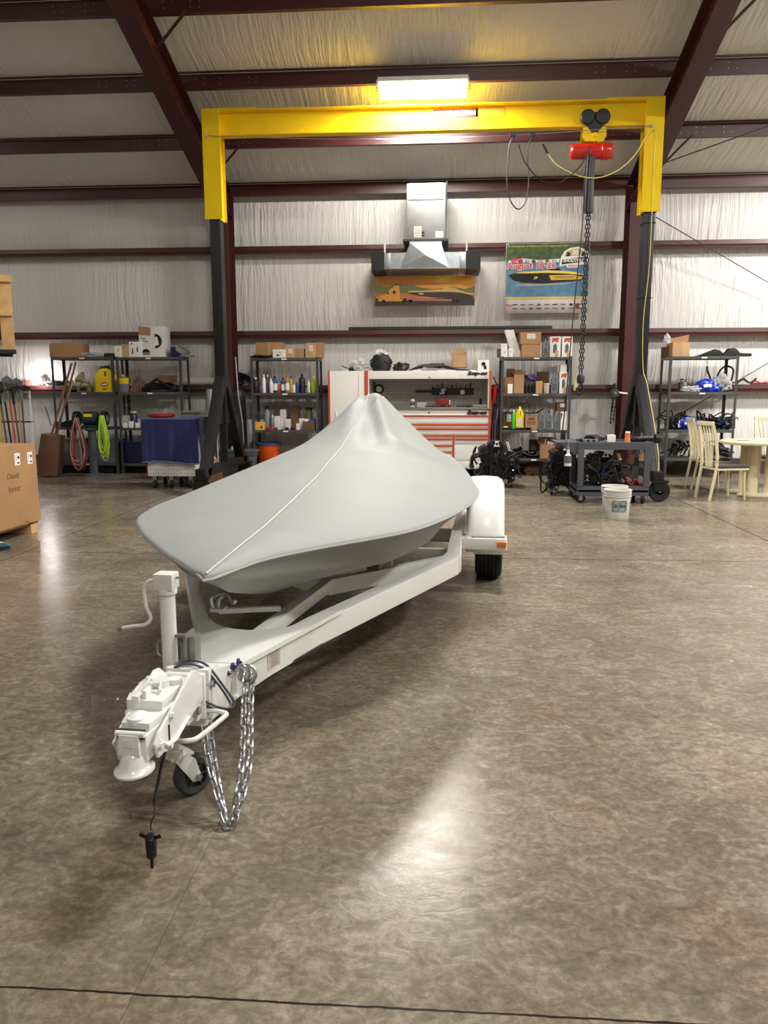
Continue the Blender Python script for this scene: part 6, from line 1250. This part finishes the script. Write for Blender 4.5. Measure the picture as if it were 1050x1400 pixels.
# engine block in lower tray
def engine(label, loc, w2, h2, seed, stand=True, sc=1.0):
    R_ = random.Random(seed); r = thing('engine', label, 'engine', loc); zb3 = .16*h2/.7 if stand else 0.02
    b = MB(); b.prism([(-.17*w2, zb3), (.17*w2, zb3), (.22*w2, h2*.45), (.30*w2, h2*.72), (.16*w2, h2*.86), (0, h2*.62), (-.16*w2, h2*.86), (-.30*w2, h2*.72), (-.22*w2, h2*.45)], -.22, .25, 'xz', .012); b.build('block', BLKM, r)
    for sg in (-1, 1):
        b = MB(); b.beam((sg*.21*w2, -.2, h2*.80), (sg*.21*w2, .22, h2*.80), .17*w2, .10, .02, upv=(sg*.5, 0, .86)); b.build('valve_cover', BLK, r)
        b = MB()
        for k in range(4): b.tube(bez([(sg*.26*w2, -.15+.1*k, h2*.68), (sg*.40*w2, -.15+.1*k, h2*.62), (sg*.42*w2, -.1+.08*k, h2*.45)], 10), .022, 8)
        b.tube([(sg*.42*w2, -.2, h2*.45), (sg*.42*w2, .2, h2*.42)], .035, 8); b.build('manifold', BLK, r)
    b = MB(); b.prism([(-.12*w2, h2*.72), (.12*w2, h2*.72), (.14*w2, h2*.95), (.05*w2, h2), (-.08*w2, h2*.99), (-.14*w2, h2*.92)], -.14, .18, 'xz', .02); b.build('intake', BLKM, r)
    for (x, z, rr) in ((0, h2*.36, .105), (-.17*w2, h2*.55, .055), (.19*w2, h2*.52, .065), (.0, h2*.60, .05), (-.25*w2, h2*.28, .05), (.27*w2, h2*.30, .05)):
        b = MB(); b.lathe([(.012, -.30), (rr*.4, -.30), (rr*.5, -.285), (rr*.85, -.285), (rr, -.30), (rr, -.285), (rr*.93, -.27), (rr, -.255), (rr*.4, -.25), (rr*.4, -.2)], (x, 0, z), 'y', 20); b.build('pulley', BLKM, r)
    b = MB(); b.tube([(-.105, -.27, h2*.36), (-.17*w2-.05, -.27, h2*.55), (-.17*w2, -.27, h2*.55+.055), (0, -.27, h2*.60+.05), (.19*w2, -.27, h2*.52+.065), (.19*w2+.065, -.27, h2*.52), (.105, -.27, h2*.36), (0, -.27, h2*.36-.105)], .009, 5, closed=True); b.build('belt', BLK, r)
    b = MB()
    for k in range(16): x0 = R_.uniform(-.42, .42)*w2; b.tube(bez([(x0, -.24, h2*R_.uniform(.2, .8)), (x0+R_.uniform(-.12, .12), -.30, h2*R_.uniform(.1, .9)), (x0+R_.uniform(-.15, .15), -.28, h2*R_.uniform(.05, .8)), (x0+R_.uniform(-.1, .1), -.2, h2*R_.uniform(.1, .6))], 14), R_.uniform(.006, .014), 6)
    b.build('hose', BLK, r)
    b = MB(); b.prism([(-.03, h2*.88), (.06, h2*.88), (.05, h2*.90), (.035, h2*.97), (.05, h2*1.0), (-.02, h2*1.0), (-.005, h2*.96)], -.235, -.225, 'xz'); b.m(1); b.cyl((.015, -.237, h2*.935), (.015, -.226, h2*.935), .02, n=10); o = b.build('bracket', [PAPER, INK], r); o['label'] = 'white bracket plate'
    b = MB(); b.prism([(.15, h2*.98), (.185, h2*.98), (.22, h2*.80), (.185, h2*.79)], -.235, -.225, 'xz', .004); b.m(1)
    for k in range(4): b.cyl((.168+.009*k, -.237, h2*(.955-.042*k)), (.168+.009*k, -.226, h2*(.955-.042*k)), .009, n=8)
    b.build('bracket', [PAPER, INK], r)
    b = MB()
    for k in range(9): x0 = R_.uniform(-.36, .36)*w2; zz = h2*R_.uniform(.15, .8); b.cyl((x0, -.24, zz), (x0+R_.uniform(-.03, .03), -.275, zz+R_.uniform(-.02, .02)), R_.uniform(.006, .014), n=8)
    b.build('bolt', CHR, r)
    if stand:
        b = MB(); b.beam((-.3*w2, -.2, .10), (-.3*w2, .3, .10), .05, .05); b.beam((.3*w2, -.2, .10), (.3*w2, .3, .10), .05, .05); b.beam((-.32*w2, 0, .13), (.32*w2, 0, .13), .05, .05)
        for sg in (-1, 1): b.beam((sg*.3*w2, 0, .10), (sg*.24*w2, 0, h2*.5), .04, .04)
        b.build('stand', BLK, r)
        for sx in (-1, 1):
            for sy in (-.2, .3): wheel(r, sx*.3*w2, sy, .035, .025, 'caster', BLK, BLKM, 'x')
    return r
ex = at(677, 640, 11.55).x; eh = at(677, 603, 11.5).z
engine('big black V engine on a low stand just behind the trailer fender', (ex, 11.75, 0), .82, eh, 4)
e2 = at(768, 640, 10.6).x
engine('dark engine on the floor partly hidden behind the grey utility cart', (e2+.06, 10.95, 0), .55, at(768, 606, 10.9).z, 12)
r = engine('black and blue engine lying in the lower tray of the utility cart', (cxx-.10, CYF+.34, zl1-.018), .50, .46, 21, stand=False)
b = MB(); b.tube(bez([(-.15, -.26, .1), (-.05, -.28, .2), (.02, -.28, .28), (.1, -.27, .22)], 14), .012, 6); b.build('blue_harness', BLUEB, r)
r = thing('folded_cardboard', 'tilted brown cardboard panel in the right half of the cart lower tray', 'cardboard', (cxx+.25, CYF+.36, zl1-.018))
b = MB(); b.beam((-.16, 0, .25), (.16, 0, .05), .3, .012, upv=(0, 0, 1)); b.beam((-.17, .1, .40), (.03, .12, .36), .012, .14); b.build('panel', CARDD, r); b = MB(); b.box(.06, .12, .13, .15, .28, .40); b.build('box_end', CARDL, r); b = MB(); b.box(.18, .26, .13, .15, .32, .41); b.build('box_end', CARDL, r)
b = MB(); b.box(-.16, .16, -.03, .03, 0, .035, .01); b.tube(bez([(-.12, 0, .03), (-.05, -.02, .10), (.02, 0, .05), (.08, 0, .12), (.14, 0, .04)], 16), .010, 6); single(b, DRED, 'red_hose', 'red hose piece with fittings in the cart lower tray', 'hose', (cxx+.22, CYF+.08, zl1-.018))
o = bottle((771, 611, 782, 637), 9.9, at(776, 637, 9.9).z, PAPER, 'white spray bottle with grey neck hooked on the cart handle', 'spray bottle', capm=GRY, neck=.4, labm=INKG, sh=.5)
b = MB(); b.tube(bez([(.0, 0, .18), (.0, .02, .30), (.0, .05, .33), (.0, .08, .30)], 10), .006, 6); b.build('trigger_hook', GRY, o)
# buckets
def bucket(label, px0, px1, pyt, pyb, Y, full=True):
    x = at((px0+px1)/2, pyb, Y).x; rad = abs(at(px1, pyt, Y).x-at(px0, pyt, Y).x)/2; h = at((px0+px1)/2, pyt, Y-rad).z
    r = thing('plastic_bucket', label, 'bucket', (x, Y, 0))
    b = MB(); b.lathe([(rad*.82, 0), (rad*.84, .004), (rad*.93, h*.76), (rad*.93, h*.99), (rad*.97, h), (rad*.90, h), (rad*.80, .01), (.001, .01)], (0, 0, 0), 'z', 36)
    for zz in (.78, .85, .91, .975): b.lathe([(rad*.93, h*zz-.004), (rad*(1.0 if zz < .97 else 1.02), h*zz-.003), (rad*(1.0 if zz < .97 else 1.02), h*zz+.004), (rad*.93, h*zz+.005)], (0, 0, 0), 'z', 36, cap=False)
    o = b.build('pail', WHT2, r)
    b = MB()
    A = [math.radians(a) for a in range(-128, -52, 6)]
    for a0, a1 in zip(A, A[1:]): R0 = rad*.905; b.f([b.v((R0*math.cos(a0), R0*math.sin(a0), h*.28)), b.v((R0*math.cos(a1), R0*math.sin(a1), h*.28)), b.v((R0*1.035*math.cos(a1), R0*1.035*math.sin(a1), h*.66)), b.v((R0*1.035*math.cos(a0), R0*1.035*math.sin(a0), h*.66))])
    o2 = b.build('print_label', mat('bucket_print', (120, 128, 124), .5, 0, .9, 26), r, recalc=False)
    b = MB(); b.tube([(rad*.99*math.cos(t), rad*.99*math.sin(t), h*.80-.10*math.sin(t-PI)*1.0) for t in [PI+PI*i/18 for i in range(19)]], .0025, 5); b.build('bail_handle', CHR, r)
    return r
bucket('white plastic bucket with printed label, nearer of two in front of the cart', 824.5, 861.5, 671, 712, 8.83)
bucket('white plastic bucket mostly hidden behind the nearer bucket', 821, 857, 666, 698, 9.25)

# dining table and chairs (cream lacquer)
TY = 10.95; TX = at(1040, 640, TY).x; tz = at(1040, 602.5, TY).z
r = thing('dining_table', 'cream oval dining table on cylinder legs at the right edge', 'table', (TX+.28, TY, 0))
b = MB(); b.lathe([(.001, tz-.045), (.80, tz-.045), (.835, tz-.035), (.84, tz-.01), (.83, tz), (.001, tz)], (0, 0, 0), 'z', 56, sx=1.0, sy=.72); b.build('tabletop', CREAM, r)
for k, (x, y) in enumerate(((-.40, -.08), (-.22, -.16), (-.42, .20), (-.24, .28), (.3, -.1), (.34, .22))): b = MB(); b.cyl((x, y, .03), (x, y, tz-.045), .066, n=24); b.build('leg', CREAM, r)
for (x, y) in ((-.31, -.12), (-.33, .24), (.32, .05)): b = MB(); b.lathe([(.001, 0), (.30, 0), (.31, .012), (.30, .035), (.001, .035)], (x, y, 0), 'z', 32, sx=1.0, sy=.55); b.build('base', CREAM, r)
b = MB(); b.box(-.18, .16, -.12, .12, 0, .006, .001); b.m(1); b.box(-.14, .06, -.09, .08, .006, .0065); single(b, [DECAL, INKG], 'magazine', 'thin brown edged papers lying on the cream table', 'papers', (at(1018, 602, TY-.05).x, TY-.05, tz), .15)
def chair(label, x, y, rz, loc_only=False):
    r = thing('dining_chair', label, 'chair', (x, y, 0), rz)   # faces +x locally
    b = MB(); b.box(-.20, .24, -.22, .22, .40, .425, .008); b.build('seat_frame', CREAM, r)
    b = MB(); b.box(-.19, .25, -.21, .21, .425, .465, .018); b.build('seat', SEATF, r)
    for s_ in (-1, 1):
        b = MB(); b.tube(bez([(.20, s_*.18, .41), (.205, s_*.185, .2), (.22, s_*.19, 0.0)], 10), .017, 8); b.build('leg', CREAM, r)
        b = MB(); b.beam((-.27, s_*.175, .0), (-.20, s_*.18, .42), .035, .028, .004); b.build('leg', CREAM, r)
        b = MB()
        P = bez([(-.20, s_*.18, .40), (-.205, s_*.185, .6), (-.245, s_*.18, .85), (-.29, s_*.17, 1.02)], 12)
        for p, q__ in zip(P, P[1:]): b.beam(p, q__, .03, .035)
        b.build('back_post', CREAM, r)
    b = MB(); b.beam((-.29, -.19, 1.01), (-.29, .19, 1.01), .035, .055, .008); b.build('top_rail', CREAM, r)
    for k in range(5): b = MB(); y_ = -.12+.06*k; P = bez([(-.20, y_*.6, .43), (-.215, y_*.75, .65), (-.25, y_, .86), (-.288, y_*1.05, 1.0)], 9); [b.beam(p, q__, .012, .016) for p, q__ in zip(P, P[1:])]; b.build('spindle', CREAM, r)
    return r
c1 = at(985, 665, 10.7)
chair('nearer cream slat back chair with dark seat, pulled out beside the table', at(992, 670, 10.45).x-.02, 10.55, math.radians(12))
chair('cream slat back chair with dark seat, behind the nearer chair', at(968, 655, 11.6).x+.02, 11.7, math.radians(-3))
chair('cream chair with dark seat on the far side of the table', at(1040, 640, 12.0).x+.16, 11.98, math.radians(-88))

# ------------------------------------------------------------------ floor things, middle left
by = 12.78; xa, xb = at(294, 620, by).x, at(350, 620, by).x
r = thing('trash_can', 'grey rectangular plastic bin with lid behind the boat, near the left gantry leg', 'bin', ((xa+xb)/2, by+.14, 0)); hw = (xb-xa)/2; hz2 = at(322, 615, by).z
b = MB(); b.prism([(-hw*.78, 0), (hw*.78, 0), (hw*.93, hz2-.04), (-hw*.93, hz2-.04)], -.12, .12, 'xz', .02); b.box(-hw*.35, -hw*.2, -.125, -.11, hz2-.20, hz2-.08, .004); b.build('bin_body', GBIN, r)
b = MB(); b.box(-hw, hw, -.14, .14, hz2-.045, hz2, .012); b.box(-hw*.94, hw*.94, -.128, .128, hz2-.10, hz2-.045, .006); b.build('rim', GBIN, r)
b = MB(); b.tube([(hw*.72, .1, hz2), (hw*.72, .1, hz2+.14), (hw*1.0, .1, hz2+.09), (hw*1.0, .1, hz2)], .012, 6); b.build('wire_handle', BLK, r)
b = MB(); b.blob((0, 0, .03), (.06, .05, .035), 3, .3); single(b, PAPER, 'rag', 'small white rag on the lid of the grey bin', 'rag', (at(319, 613, by).x, by+.1, hz2))
b = MB(); b.tube([at(297, 613, 12.2)-Vector((at(297, 613, 12.2).x, 12.2, 0)), Vector((0, 0, at(297, 592, 12.2).z))], .01, 6); b.cyl((0, 0, at(298, 598, 12.2).z), (0, 0, at(298, 590, 12.2).z), .016, n=8); b.cyl((0, 0, .0), (0, 0, at(297, 613, 12.2).z), .012, n=8); single(b, PAPER, 'white_stick', 'thin white capped stick standing beside the grey bin', 'stick', (at(297, 600, 12.2).x, 12.2, 0))
o, w_, h = carton('cardboard_box', (284, 635, 297, 658), 11.7, 0.0, .3, CARD, 'brown carton with jugs on the floor right of the left gantry leg', tape=False, open_=False)
bottle((290, 624, 296, 638), 11.85, h, CARDL, 'tan bottle with white cap on the floor carton by the gantry leg', capm=PAPER, neck=.4)
b = MB(); b.tube(bez([(at(322, 488, 13.0).x, 13.0, at(322, 488, 13.0).z), (at(326, 540, 13.0).x, 13.0, at(326, 540, 13.0).z), (at(332, 585, 13.02).x, 13.02, at(332, 585, 13.02).z), (at(334, 645, 13.03).x, 13.03, 0.0)], 20), .012, 6); 
o = b.build('metal_rod', GALV, None); tag(o, 'thin bent metal rod leaning beside the left wall column', 'rod')
# black cloth over the rear of the gantry leg
b = MB()
def cl(u, v):
    x = at(307+28*u+(v*v*6*(u-.5)), 560, 13.0).x; z = at(320, 533, 13.0).z*(1-v)+.02*v
    return (x, 13.06+.02*math.sin(u*9+v*2)+.015*math.sin(v*5), z)
b.grid(cl, 30, 12); o = b.build('black_tarp', BLK, None, recalc=False); tag(o, 'black tarp draped behind the left gantry leg', 'tarp'); md = o.modifiers.new('thick', 'SOLIDIFY'); md.thickness = .006
# ---- blue draped cart
by = 11.15; xa, xb = at(202, 640, by).x, at(267, 640, by).x; w2 = xb-xa
r = thing('parts_cart', 'white perforated cart on black casters under a blue cloth', 'cart', ((xa+xb)/2, by, 0))
z1 = at(230, 573, by).z; zs0, zs1 = at(230, 651, by).z, at(230, 628, by).z
b = MB(); b.box(-w2/2, w2/2, 0.0, .55, zs0, z1-.02, .006); b.m(1)
for i in range(17):
    for j in range(3): xx = -w2/2+.04+i*(w2-.08)/16; zz = zs0+.04+j*.06; b.box(xx-.003, xx+.003, -.002, .002, zz-.010, zz+.010)
b.build('perforated_body', [WHT2, INKG], r)
b = MB(); b.box(-w2/2-.02, -w2/2, -.005, .1, zs0, zs1+.3, .003); b.build('red_corner', DRED, r)
for x in (-w2*.38, -.02, w2*.38):
    for y in (.06, .48): wheel(r, x, y, .06, .04, 'caster', BLK, BLKM, 'x', 0, zs0)
cl0 = at(195, 600, by-.03).x-(xa+xb)/2; cl1 = at(270, 600, by-.03).x-(xa+xb)/2
def drape(u, v):
    # v 0..1: back top -> front top -> hangs down front ; u across with side overhang
    L1, L2 = .62, z1-at(230, 633, by).z
    d = v*(L1+L2); x = cl0+.0+(cl1-cl0)*u
    wv = .012*math.sin(u*17)+.006*math.sin(u*41)
    if d < L1: return (x, .58-d, z1+.012+.004*noise.noise(Vector((x*5, d*5, 0))))
    q = d-L1; return (x+.05*(u-.4)*q, -.045-wv*q*2-.02*q, z1+.012-q+.02*math.sin(u*5)*(q/L2))
b = MB(); b.grid(drape, 60, 40)
b.grid(lambda u, v: (cl1+.012+.03*v+.008*math.sin(u*9), .58-.62*u, z1+.012-(.16+.42*u*u)*v), 24, 12)
b.grid(lambda u, v: (cl0-.012-.01*v, .58-.62*u, z1+.012-(.45)*v), 12, 8)
bl = b.build('blue_cloth', BLUE, None, (r.location.x, r.location.y, 0), recalc=False); tag(bl, 'navy blue moving blanket draped over the white cart', 'cloth'); md = bl.modifiers.new('thick', 'SOLIDIFY'); md.thickness = .008; md.offset = 1
b = MB(); b.tube([Vector(drape(i/50, 1.0)) for i in range(51)], .010, 6); b.tube([Vector((cl1+.012, .58-.62*i/12, z1+.012)) for i in range(13)], .008, 6); b.build('edge_binding', mat('binding', (92, 104, 140), .6), bl)
b = MB(); b.lathe([(.001, 0), (.19, 0), (.20, .012), (.20, .035), (.185, .045), (.17, .038), (.001, .036)], (0, 0, 0), 'z', 36); single(b, DRED, 'bucket_lid', 'red round bucket lid on top of the blue cloth', 'lid', (at(220, 573, by+.25).x, by+.27, z1+.025))
# stack right of shelf B
r = thing('steel_tray', 'grey steel trays on a white box behind the blue draped cart', 'trays', (at(269, 600, 12.2).x, 12.3, 0))
zz = at(269, 572, 12.2).z
b = MB(); b.box(-.20, .20, -.2, .2, zz-.12, zz, .004); b.m(1); b.box(-.2, .2, -.2, .2, 0, zz-.12, .004); b.build('box', [PAPER, BLUE], r)
b = MB(); b.box(-.21, .21, -.2, .2, zz, zz+.06, .006); b.box(-.2, .1, -.2, .2, zz+.09, zz+.12, .006); b.box(-.2, .2, -.17, .17, zz+.06, zz+.09); b.build('tray', GALVD, r)
b = MB(); b.cyl((0, 0, 0), (.02, .1, at(285, 532, 12.9).z), .06, n=14); single(b, GALVD, 'upright_tube', 'thick grey tube standing left of the black gantry leg', 'tube', (at(286, 600, 12.9).x, 12.85, 0))
b = MB(); b.lathe([(.06, -.38), (.075, -.38), (.075, .38), (.03, .38), (.03, .36)], (0, 0, .075), 'x', 18); b.m(1); b.lathe([(.001, .381), (.03, .382)], (0, 0, .075), 'x', 12); single(b, [WHT2, CARDD], 'paper_roll', 'white paper roll lying on the girt left of the gantry leg', 'roll', (at(272, 527, 13.6).x, 13.66, 1.536))
# ---- far left: tool rack, work lamp, leaning boards, big carton, crate
r = thing('tool_rack', 'white post rack holding long handled garden tools at the left edge', 'rack', (at(20, 620, 12.2).x, 12.3, 0))
ox = at(20, 620, 12.2).x; tX = lambda px: at(px, 575, 12.2).x-ox; zr_ = at(20, 577, 12.2).z
b = MB(); b.box(tX(38.5)-.012, tX(38.5)+.012, -.012, .012, 0, at(38, 534, 12.2).z, .002); b.box(tX(-12)-.012, tX(-12)+.012, -.012, .012, 0, at(38, 534, 12.2).z, .002); b.box(tX(-14), tX(40), -.012, .012, at(38, 536, 12.2).z-.01, at(38, 536, 12.2).z+.012); b.build('frame', PAPER, r)
b = MB(); b.box(tX(-12), tX(39), -.05, .05, zr_-.01, zr_+.012); b.box(tX(-12), tX(39), -.1, .1, .05, .08); b.build('crossbar', BLK, r)
tl = [(2, 8, WOODD, 'reddish brown handled tool, first from the left edge'), (8, 14, BLK, 'black handled tool beside the reddish brown one'), (14, 20, ORG2, 'orange handled tool in the rack'), (20, 25, mat('handle_brown', (120, 70, 46), .5), 'mid brown handled tool in the middle of the rack'), (26, 28, CARDL, 'pale handled tool right of centre in the rack'), (31, 31, CARDD, 'dark brown handled tool next to the white post')]
for k, (a, c, m_, lb) in enumerate(tl):
    t = thing('garden_tool', lb, 'tool', (ox+tX(c), 12.22-.0, 0)); zt4 = at(20, 531-3*(k % 3), 12.2).z
    b = MB(); b.cyl((0, 0, .3), (tX(a)-tX(c), 0, zt4-.25), .015, n=10); b.build('handle', m_, t)
    b = MB(); dx = tX(a)-tX(c); b.cyl((dx, 0, zt4-.26), (dx*1.15, 0, zt4-.1), .02, n=8)
    if k % 2: 
        for j in range(5): b.tube([(dx*1.15, 0, zt4-.1), (dx*1.15+(j-2)*.03, -.01, zt4-.04), (dx*1.15+(j-2)*.045, -.02, zt4+.08)], .005, 5)
    else: b.prism([(dx*1.15-.08, zt4-.08), (dx*1.15+.08, zt4-.08), (dx*1.15+.09, zt4+.08), (dx*1.15, zt4+.14), (dx*1.15-.09, zt4+.08)], -.01, .0, 'xz', .003)
    b.build('head', (GALVD if k % 3 else BLK), t)
    b = MB(); b.cyl((0, 0, 0), (0, 0, .3), .017, n=8); b.build('grip', BLK, t)
b = MB(); b.lathe([(.001, .07), (.08, .065), (.16, .03), (.19, 0), (.17, -.005), (.001, .0)], (0, 0, 0), 'z', 24, sy=.8); single(b, BLK, 'black_dish', 'round black dish shaped hood on top of the tool rack', 'hood', (at(27, 520, 12.3).x, 12.3, at(27, 533, 12.2).z+.012))
b = MB(); b.box(-.05, .05, -.02, .02, 0, 1.25, .004); single(b, mat('yellow_board', (214, 186, 110), .6), 'wood_board', 'pale yellow upright board at the left edge in front of the tools', 'board', (at(-1, 600, 11.9).x, 11.9, 0))
p_ = at(57, 530, 13.62)
r = thing('work_lamp', 'glaring clamp work lamp resting on the wall girt at the left', 'lamp', (p_.x, 13.66, 1.536))
b = MB(); b.lathe([(.001, .09), (.03, .085), (.075, 0.0), (.08, 0), (.035, .095), (.001, .10)], (0, -.03, .07), 'z', 20); b.build('reflector', GALV, r)
b = MB(); b.blob((0, -.05, .06), (.035, .035, .035), 1, 0); b.build('bulb', BULB, r)
b = MB(); b.box(-.03, .03, -.02, .03, 0, .03, .004); b.cyl((0, 0, .03), (0, -.02, .15), .008, n=6); b.build('clamp', BLK, r)
pl_ = bpy.data.lights.new('work_lamp_light', 'POINT'); pl_.energy = 17; pl_.shadow_soft_size = .05; pl_.color = (1, .93, .93); po = bpy.data.objects.new('work_lamp_light', pl_); COL.objects.link(po); po.location = (p_.x, 13.50, 1.64)
b = MB(); b.box(-.14, .14, -.05, .05, 0, .07, .01); b.box(-.1, .05, -.05, .05, .07, .1, .01); single(b, mat('pink_case', (170, 110, 104), .5), 'small_case', 'pinkish case on the girt beside the glaring lamp', 'case', (at(40, 530, 13.6).x, 13.66, 1.536))
b = MB(); b.blob((0, 0, .04), (.14, .05, .055), 3, .3, 3, 3, -.038); b.tube(bez([(.1, 0, .03), (.2, -.02, .10), (.28, 0, .03)], 10), .012, 6); single(b, BLK, 'cable_pile', 'dark cables on the girt right of the glaring lamp', 'cables', (at(74, 530, 13.6).x, 13.66, 1.536))
r = thing('leaning_carton', 'tall narrow brown carton with long boards leaning out of its top', 'carton', (at(68, 645, 12.6).x, 12.6, 0))
q0 = at(68, 645, 12.6).x; bx = lambda px, py: (at(px, py, 12.6).x-q0, at(px, py, 12.6).z)
b = MB(); b.prism([bx(53, 648), bx(80, 650), bx(84, 596), bx(62, 592)], -.14, .14, 'xz', .004); b.build('carton_body', CARDD, r)
for k, (p0, p1, th) in enumerate((((60, 640), (92, 496), .08), ((66, 640), (95, 494), .11), ((58, 640), (88, 520), .05))):
    a = bx(*p0); c = bx(*p1); b = MB(); b.beam((a[0], -.05+.05*k, max(.05, a[1])), (c[0], .15+.08*k, c[1]), th, .03, .003); b.build('board', (WOODD, CARDD, CARD)[k], r)
b = MB(); p0 = bx(72, 582); p1 = bx(64, 556); b.cyl((p0[0], -.05, p0[1]), (p1[0], -.05, p1[1]), .01, n=6); b.build('stick', INKG, r)
# big carton on a pallet
P1 = Vector((0, 0, 0)); 
def atz(px, py, z):
    d = fwd + r2*((px-525)/FPX) - u2*((py-700)/FPX); t = (z-CH)/d.z; return Vector((0, 0, CH))+d*t
A1 = atz(55.5, 711, .12); A0 = atz(0, 728, .12); dv = (A1-A0); dv.z = 0; ang = math.atan2(dv.y, dv.x)
hc = .80
r = thing('large_carton', 'large brown carton with handwriting and two white labels on a low pallet', 'carton', (A1.x, A1.y, 0), ang)
b = MB(); b.prism([(-1.6, .12), (-.30, .135), (-.26, .16), (-.22, .135), (-.13, .12), (-.005, .125), (0, .12+hc), (-1.6, .12+hc)], 0.0, .006, 'xz'); b.box(-1.6, 0, .006, .95, .12, .12+hc, .004); b.m(1)
b.prism([(-1.2, .12+hc+.001), (-.45, .12+hc+.001), (-.40, .12+hc+.012), (-1.2, .12+hc+.015)], .02, .5, 'xz'); b.build('carton_body', [CARD, TAPE], r)
for sx, w3, zc in ((-.335, .095, .79), (-.115, .09, .785)):
    b = MB(); b.box(sx-w3/2, sx+w3/2, -.0015, .0, zc-.065, zc+.055); b.m(1); b.box(sx-.005, sx+.03, -.0022, -.0015, zc-.05, zc-.035) ; b.box(sx+.005, sx+.035, -.0022, -.0015, zc+.0, zc+.025)
    for k in range(3): b.box(sx-.035, sx-.01, -.0022, -.0015, zc+.03-.018*k, zc+.034-.018*k)
    b.build('shipping_label', [PAPER, INK], r)
text('Daust', .085, (-.43, -.001, .63), FRONT, CARDD, r, shear=.2, align='CENTER', name='handwriting'); text('forest', .085, (-.42, -.001, .50), FRONT, CARDD, r, shear=.15, name='handwriting')
for x in (-.09, -.75, -1.45): b = MB(); b.box(x-.06, x+.055, .02, .92, .0, .1, .003); b.build('pallet_block', WOOD, r)
b = MB(); b.box(-1.58, -.02, .02, .93, .10, .12, .002); b.build('pallet_deck', WOODD, r)
sp = atz(2, 752, 0)
r = thing('shoe', 'teal and white toe of a shoe at the left edge', 'shoe', (sp.x-.06, sp.y+.02, 0), .1)
b = MB(); b.blob((0, 0, .035), (.13, .05, .04), 2, .08, 1.5, 3, -.03); b.build('upper', mat('shoe_teal', (46, 92, 100), .6), r); b = MB(); b.blob((.03, 0, .05), (.07, .035, .022), 5, .1); b.build('toe_cap', PAPER, r)
b = MB(); b.prism([(-.14, -.045), (.10, -.05), (.135, 0), (.10, .05), (-.14, .045)], 0, .015, 'xy', .004); b.build('sole', DGREY, r)
# wooden crate on a steel rack, upper left
KY = 8.6; kx = at(0, 430, KY).x; K = lambda px, py: (at(px, py, KY).x-kx, at(px, py, KY).z)
zb4 = K(10, 478)[1]
r = thing('wooden_crate', 'open pine slat crate holding black tubing, high at the left edge', 'crate', (kx+K(16, 430)[0], KY, zb4), math.radians(31))
def kb(px0, py0, px1, py1, y0, y1): a = K(px0, py1); c = K(px1, py0); b.box(a[0]-K(16, 430)[0], c[0]-K(16, 430)[0], y0, y1, a[1]-zb4, c[1]-zb4, .003)
xr_ = 0.0; XO = K(16, 430)[0]; zt5 = K(8, 376)[1]-zb4
b = MB(); kb(5.5, 385, 14, 478, 0.02, .06); b.build('post', WOOD, r)
b = MB(); kb(-90, 376, 15, 387, -.02, .02); b.build('slat', WOOD, r)
b = MB(); kb(-90, 423, 16.5, 433, -.02, .02); b.build('slat', WOOD, r)
for y in (.75,):
    b = MB(); b.box(xr_-.09, xr_-.01, y, y+.04, 0, zt5, .003); b.build('post', WOOD, r); 
b = MB(); b.box(xr_-.03, xr_, .06, .75, zt5-.09, zt5, .003); b.build('slat', WOOD, r)
b = MB(); b.box(xr_-.85, xr_-.77, .02, .06, 0, zt5, .003); b.build('post', WOOD, r)
b = MB(); b.tube(bez([(xr_-.45, .3, .02), (xr_-.4, .3, .35), (xr_-.2, .3, .60), (xr_-.13, .3, .45), (xr_-.13, .3, .2), (xr_-.3, .3, .03)], 26), .03, 8); b.blob((xr_-.5, .35, .2), (.25, .2, .2), 3, .2, 2, 3, -.19); b.build('black_tubing', BLK, r)
r2_ = thing('pallet_rack', 'black steel rack shelf edge under the wooden crate at the left', 'rack', (kx+K(17, 430)[0], KY, 0), math.radians(31))
b = MB(); b.box(-1.8, .01, -.05, -.01, zb4-.05, zb4-.001, .006); b.box(-1.8, .0, .83, .87, zb4-.05, zb4-.001, .006); b.box(-1.8, 0, -.01, .83, zb4-.02, zb4-.001); b.build('shelf_beam', BLKP, r2_)
for x in (-.95, -1.77):
    for y in (-.02, .84): b = MB(); b.box(x-.03, x+.03, y-.03, y+.03, 0, zb4-.05); b.build('post', BLKP, r2_)
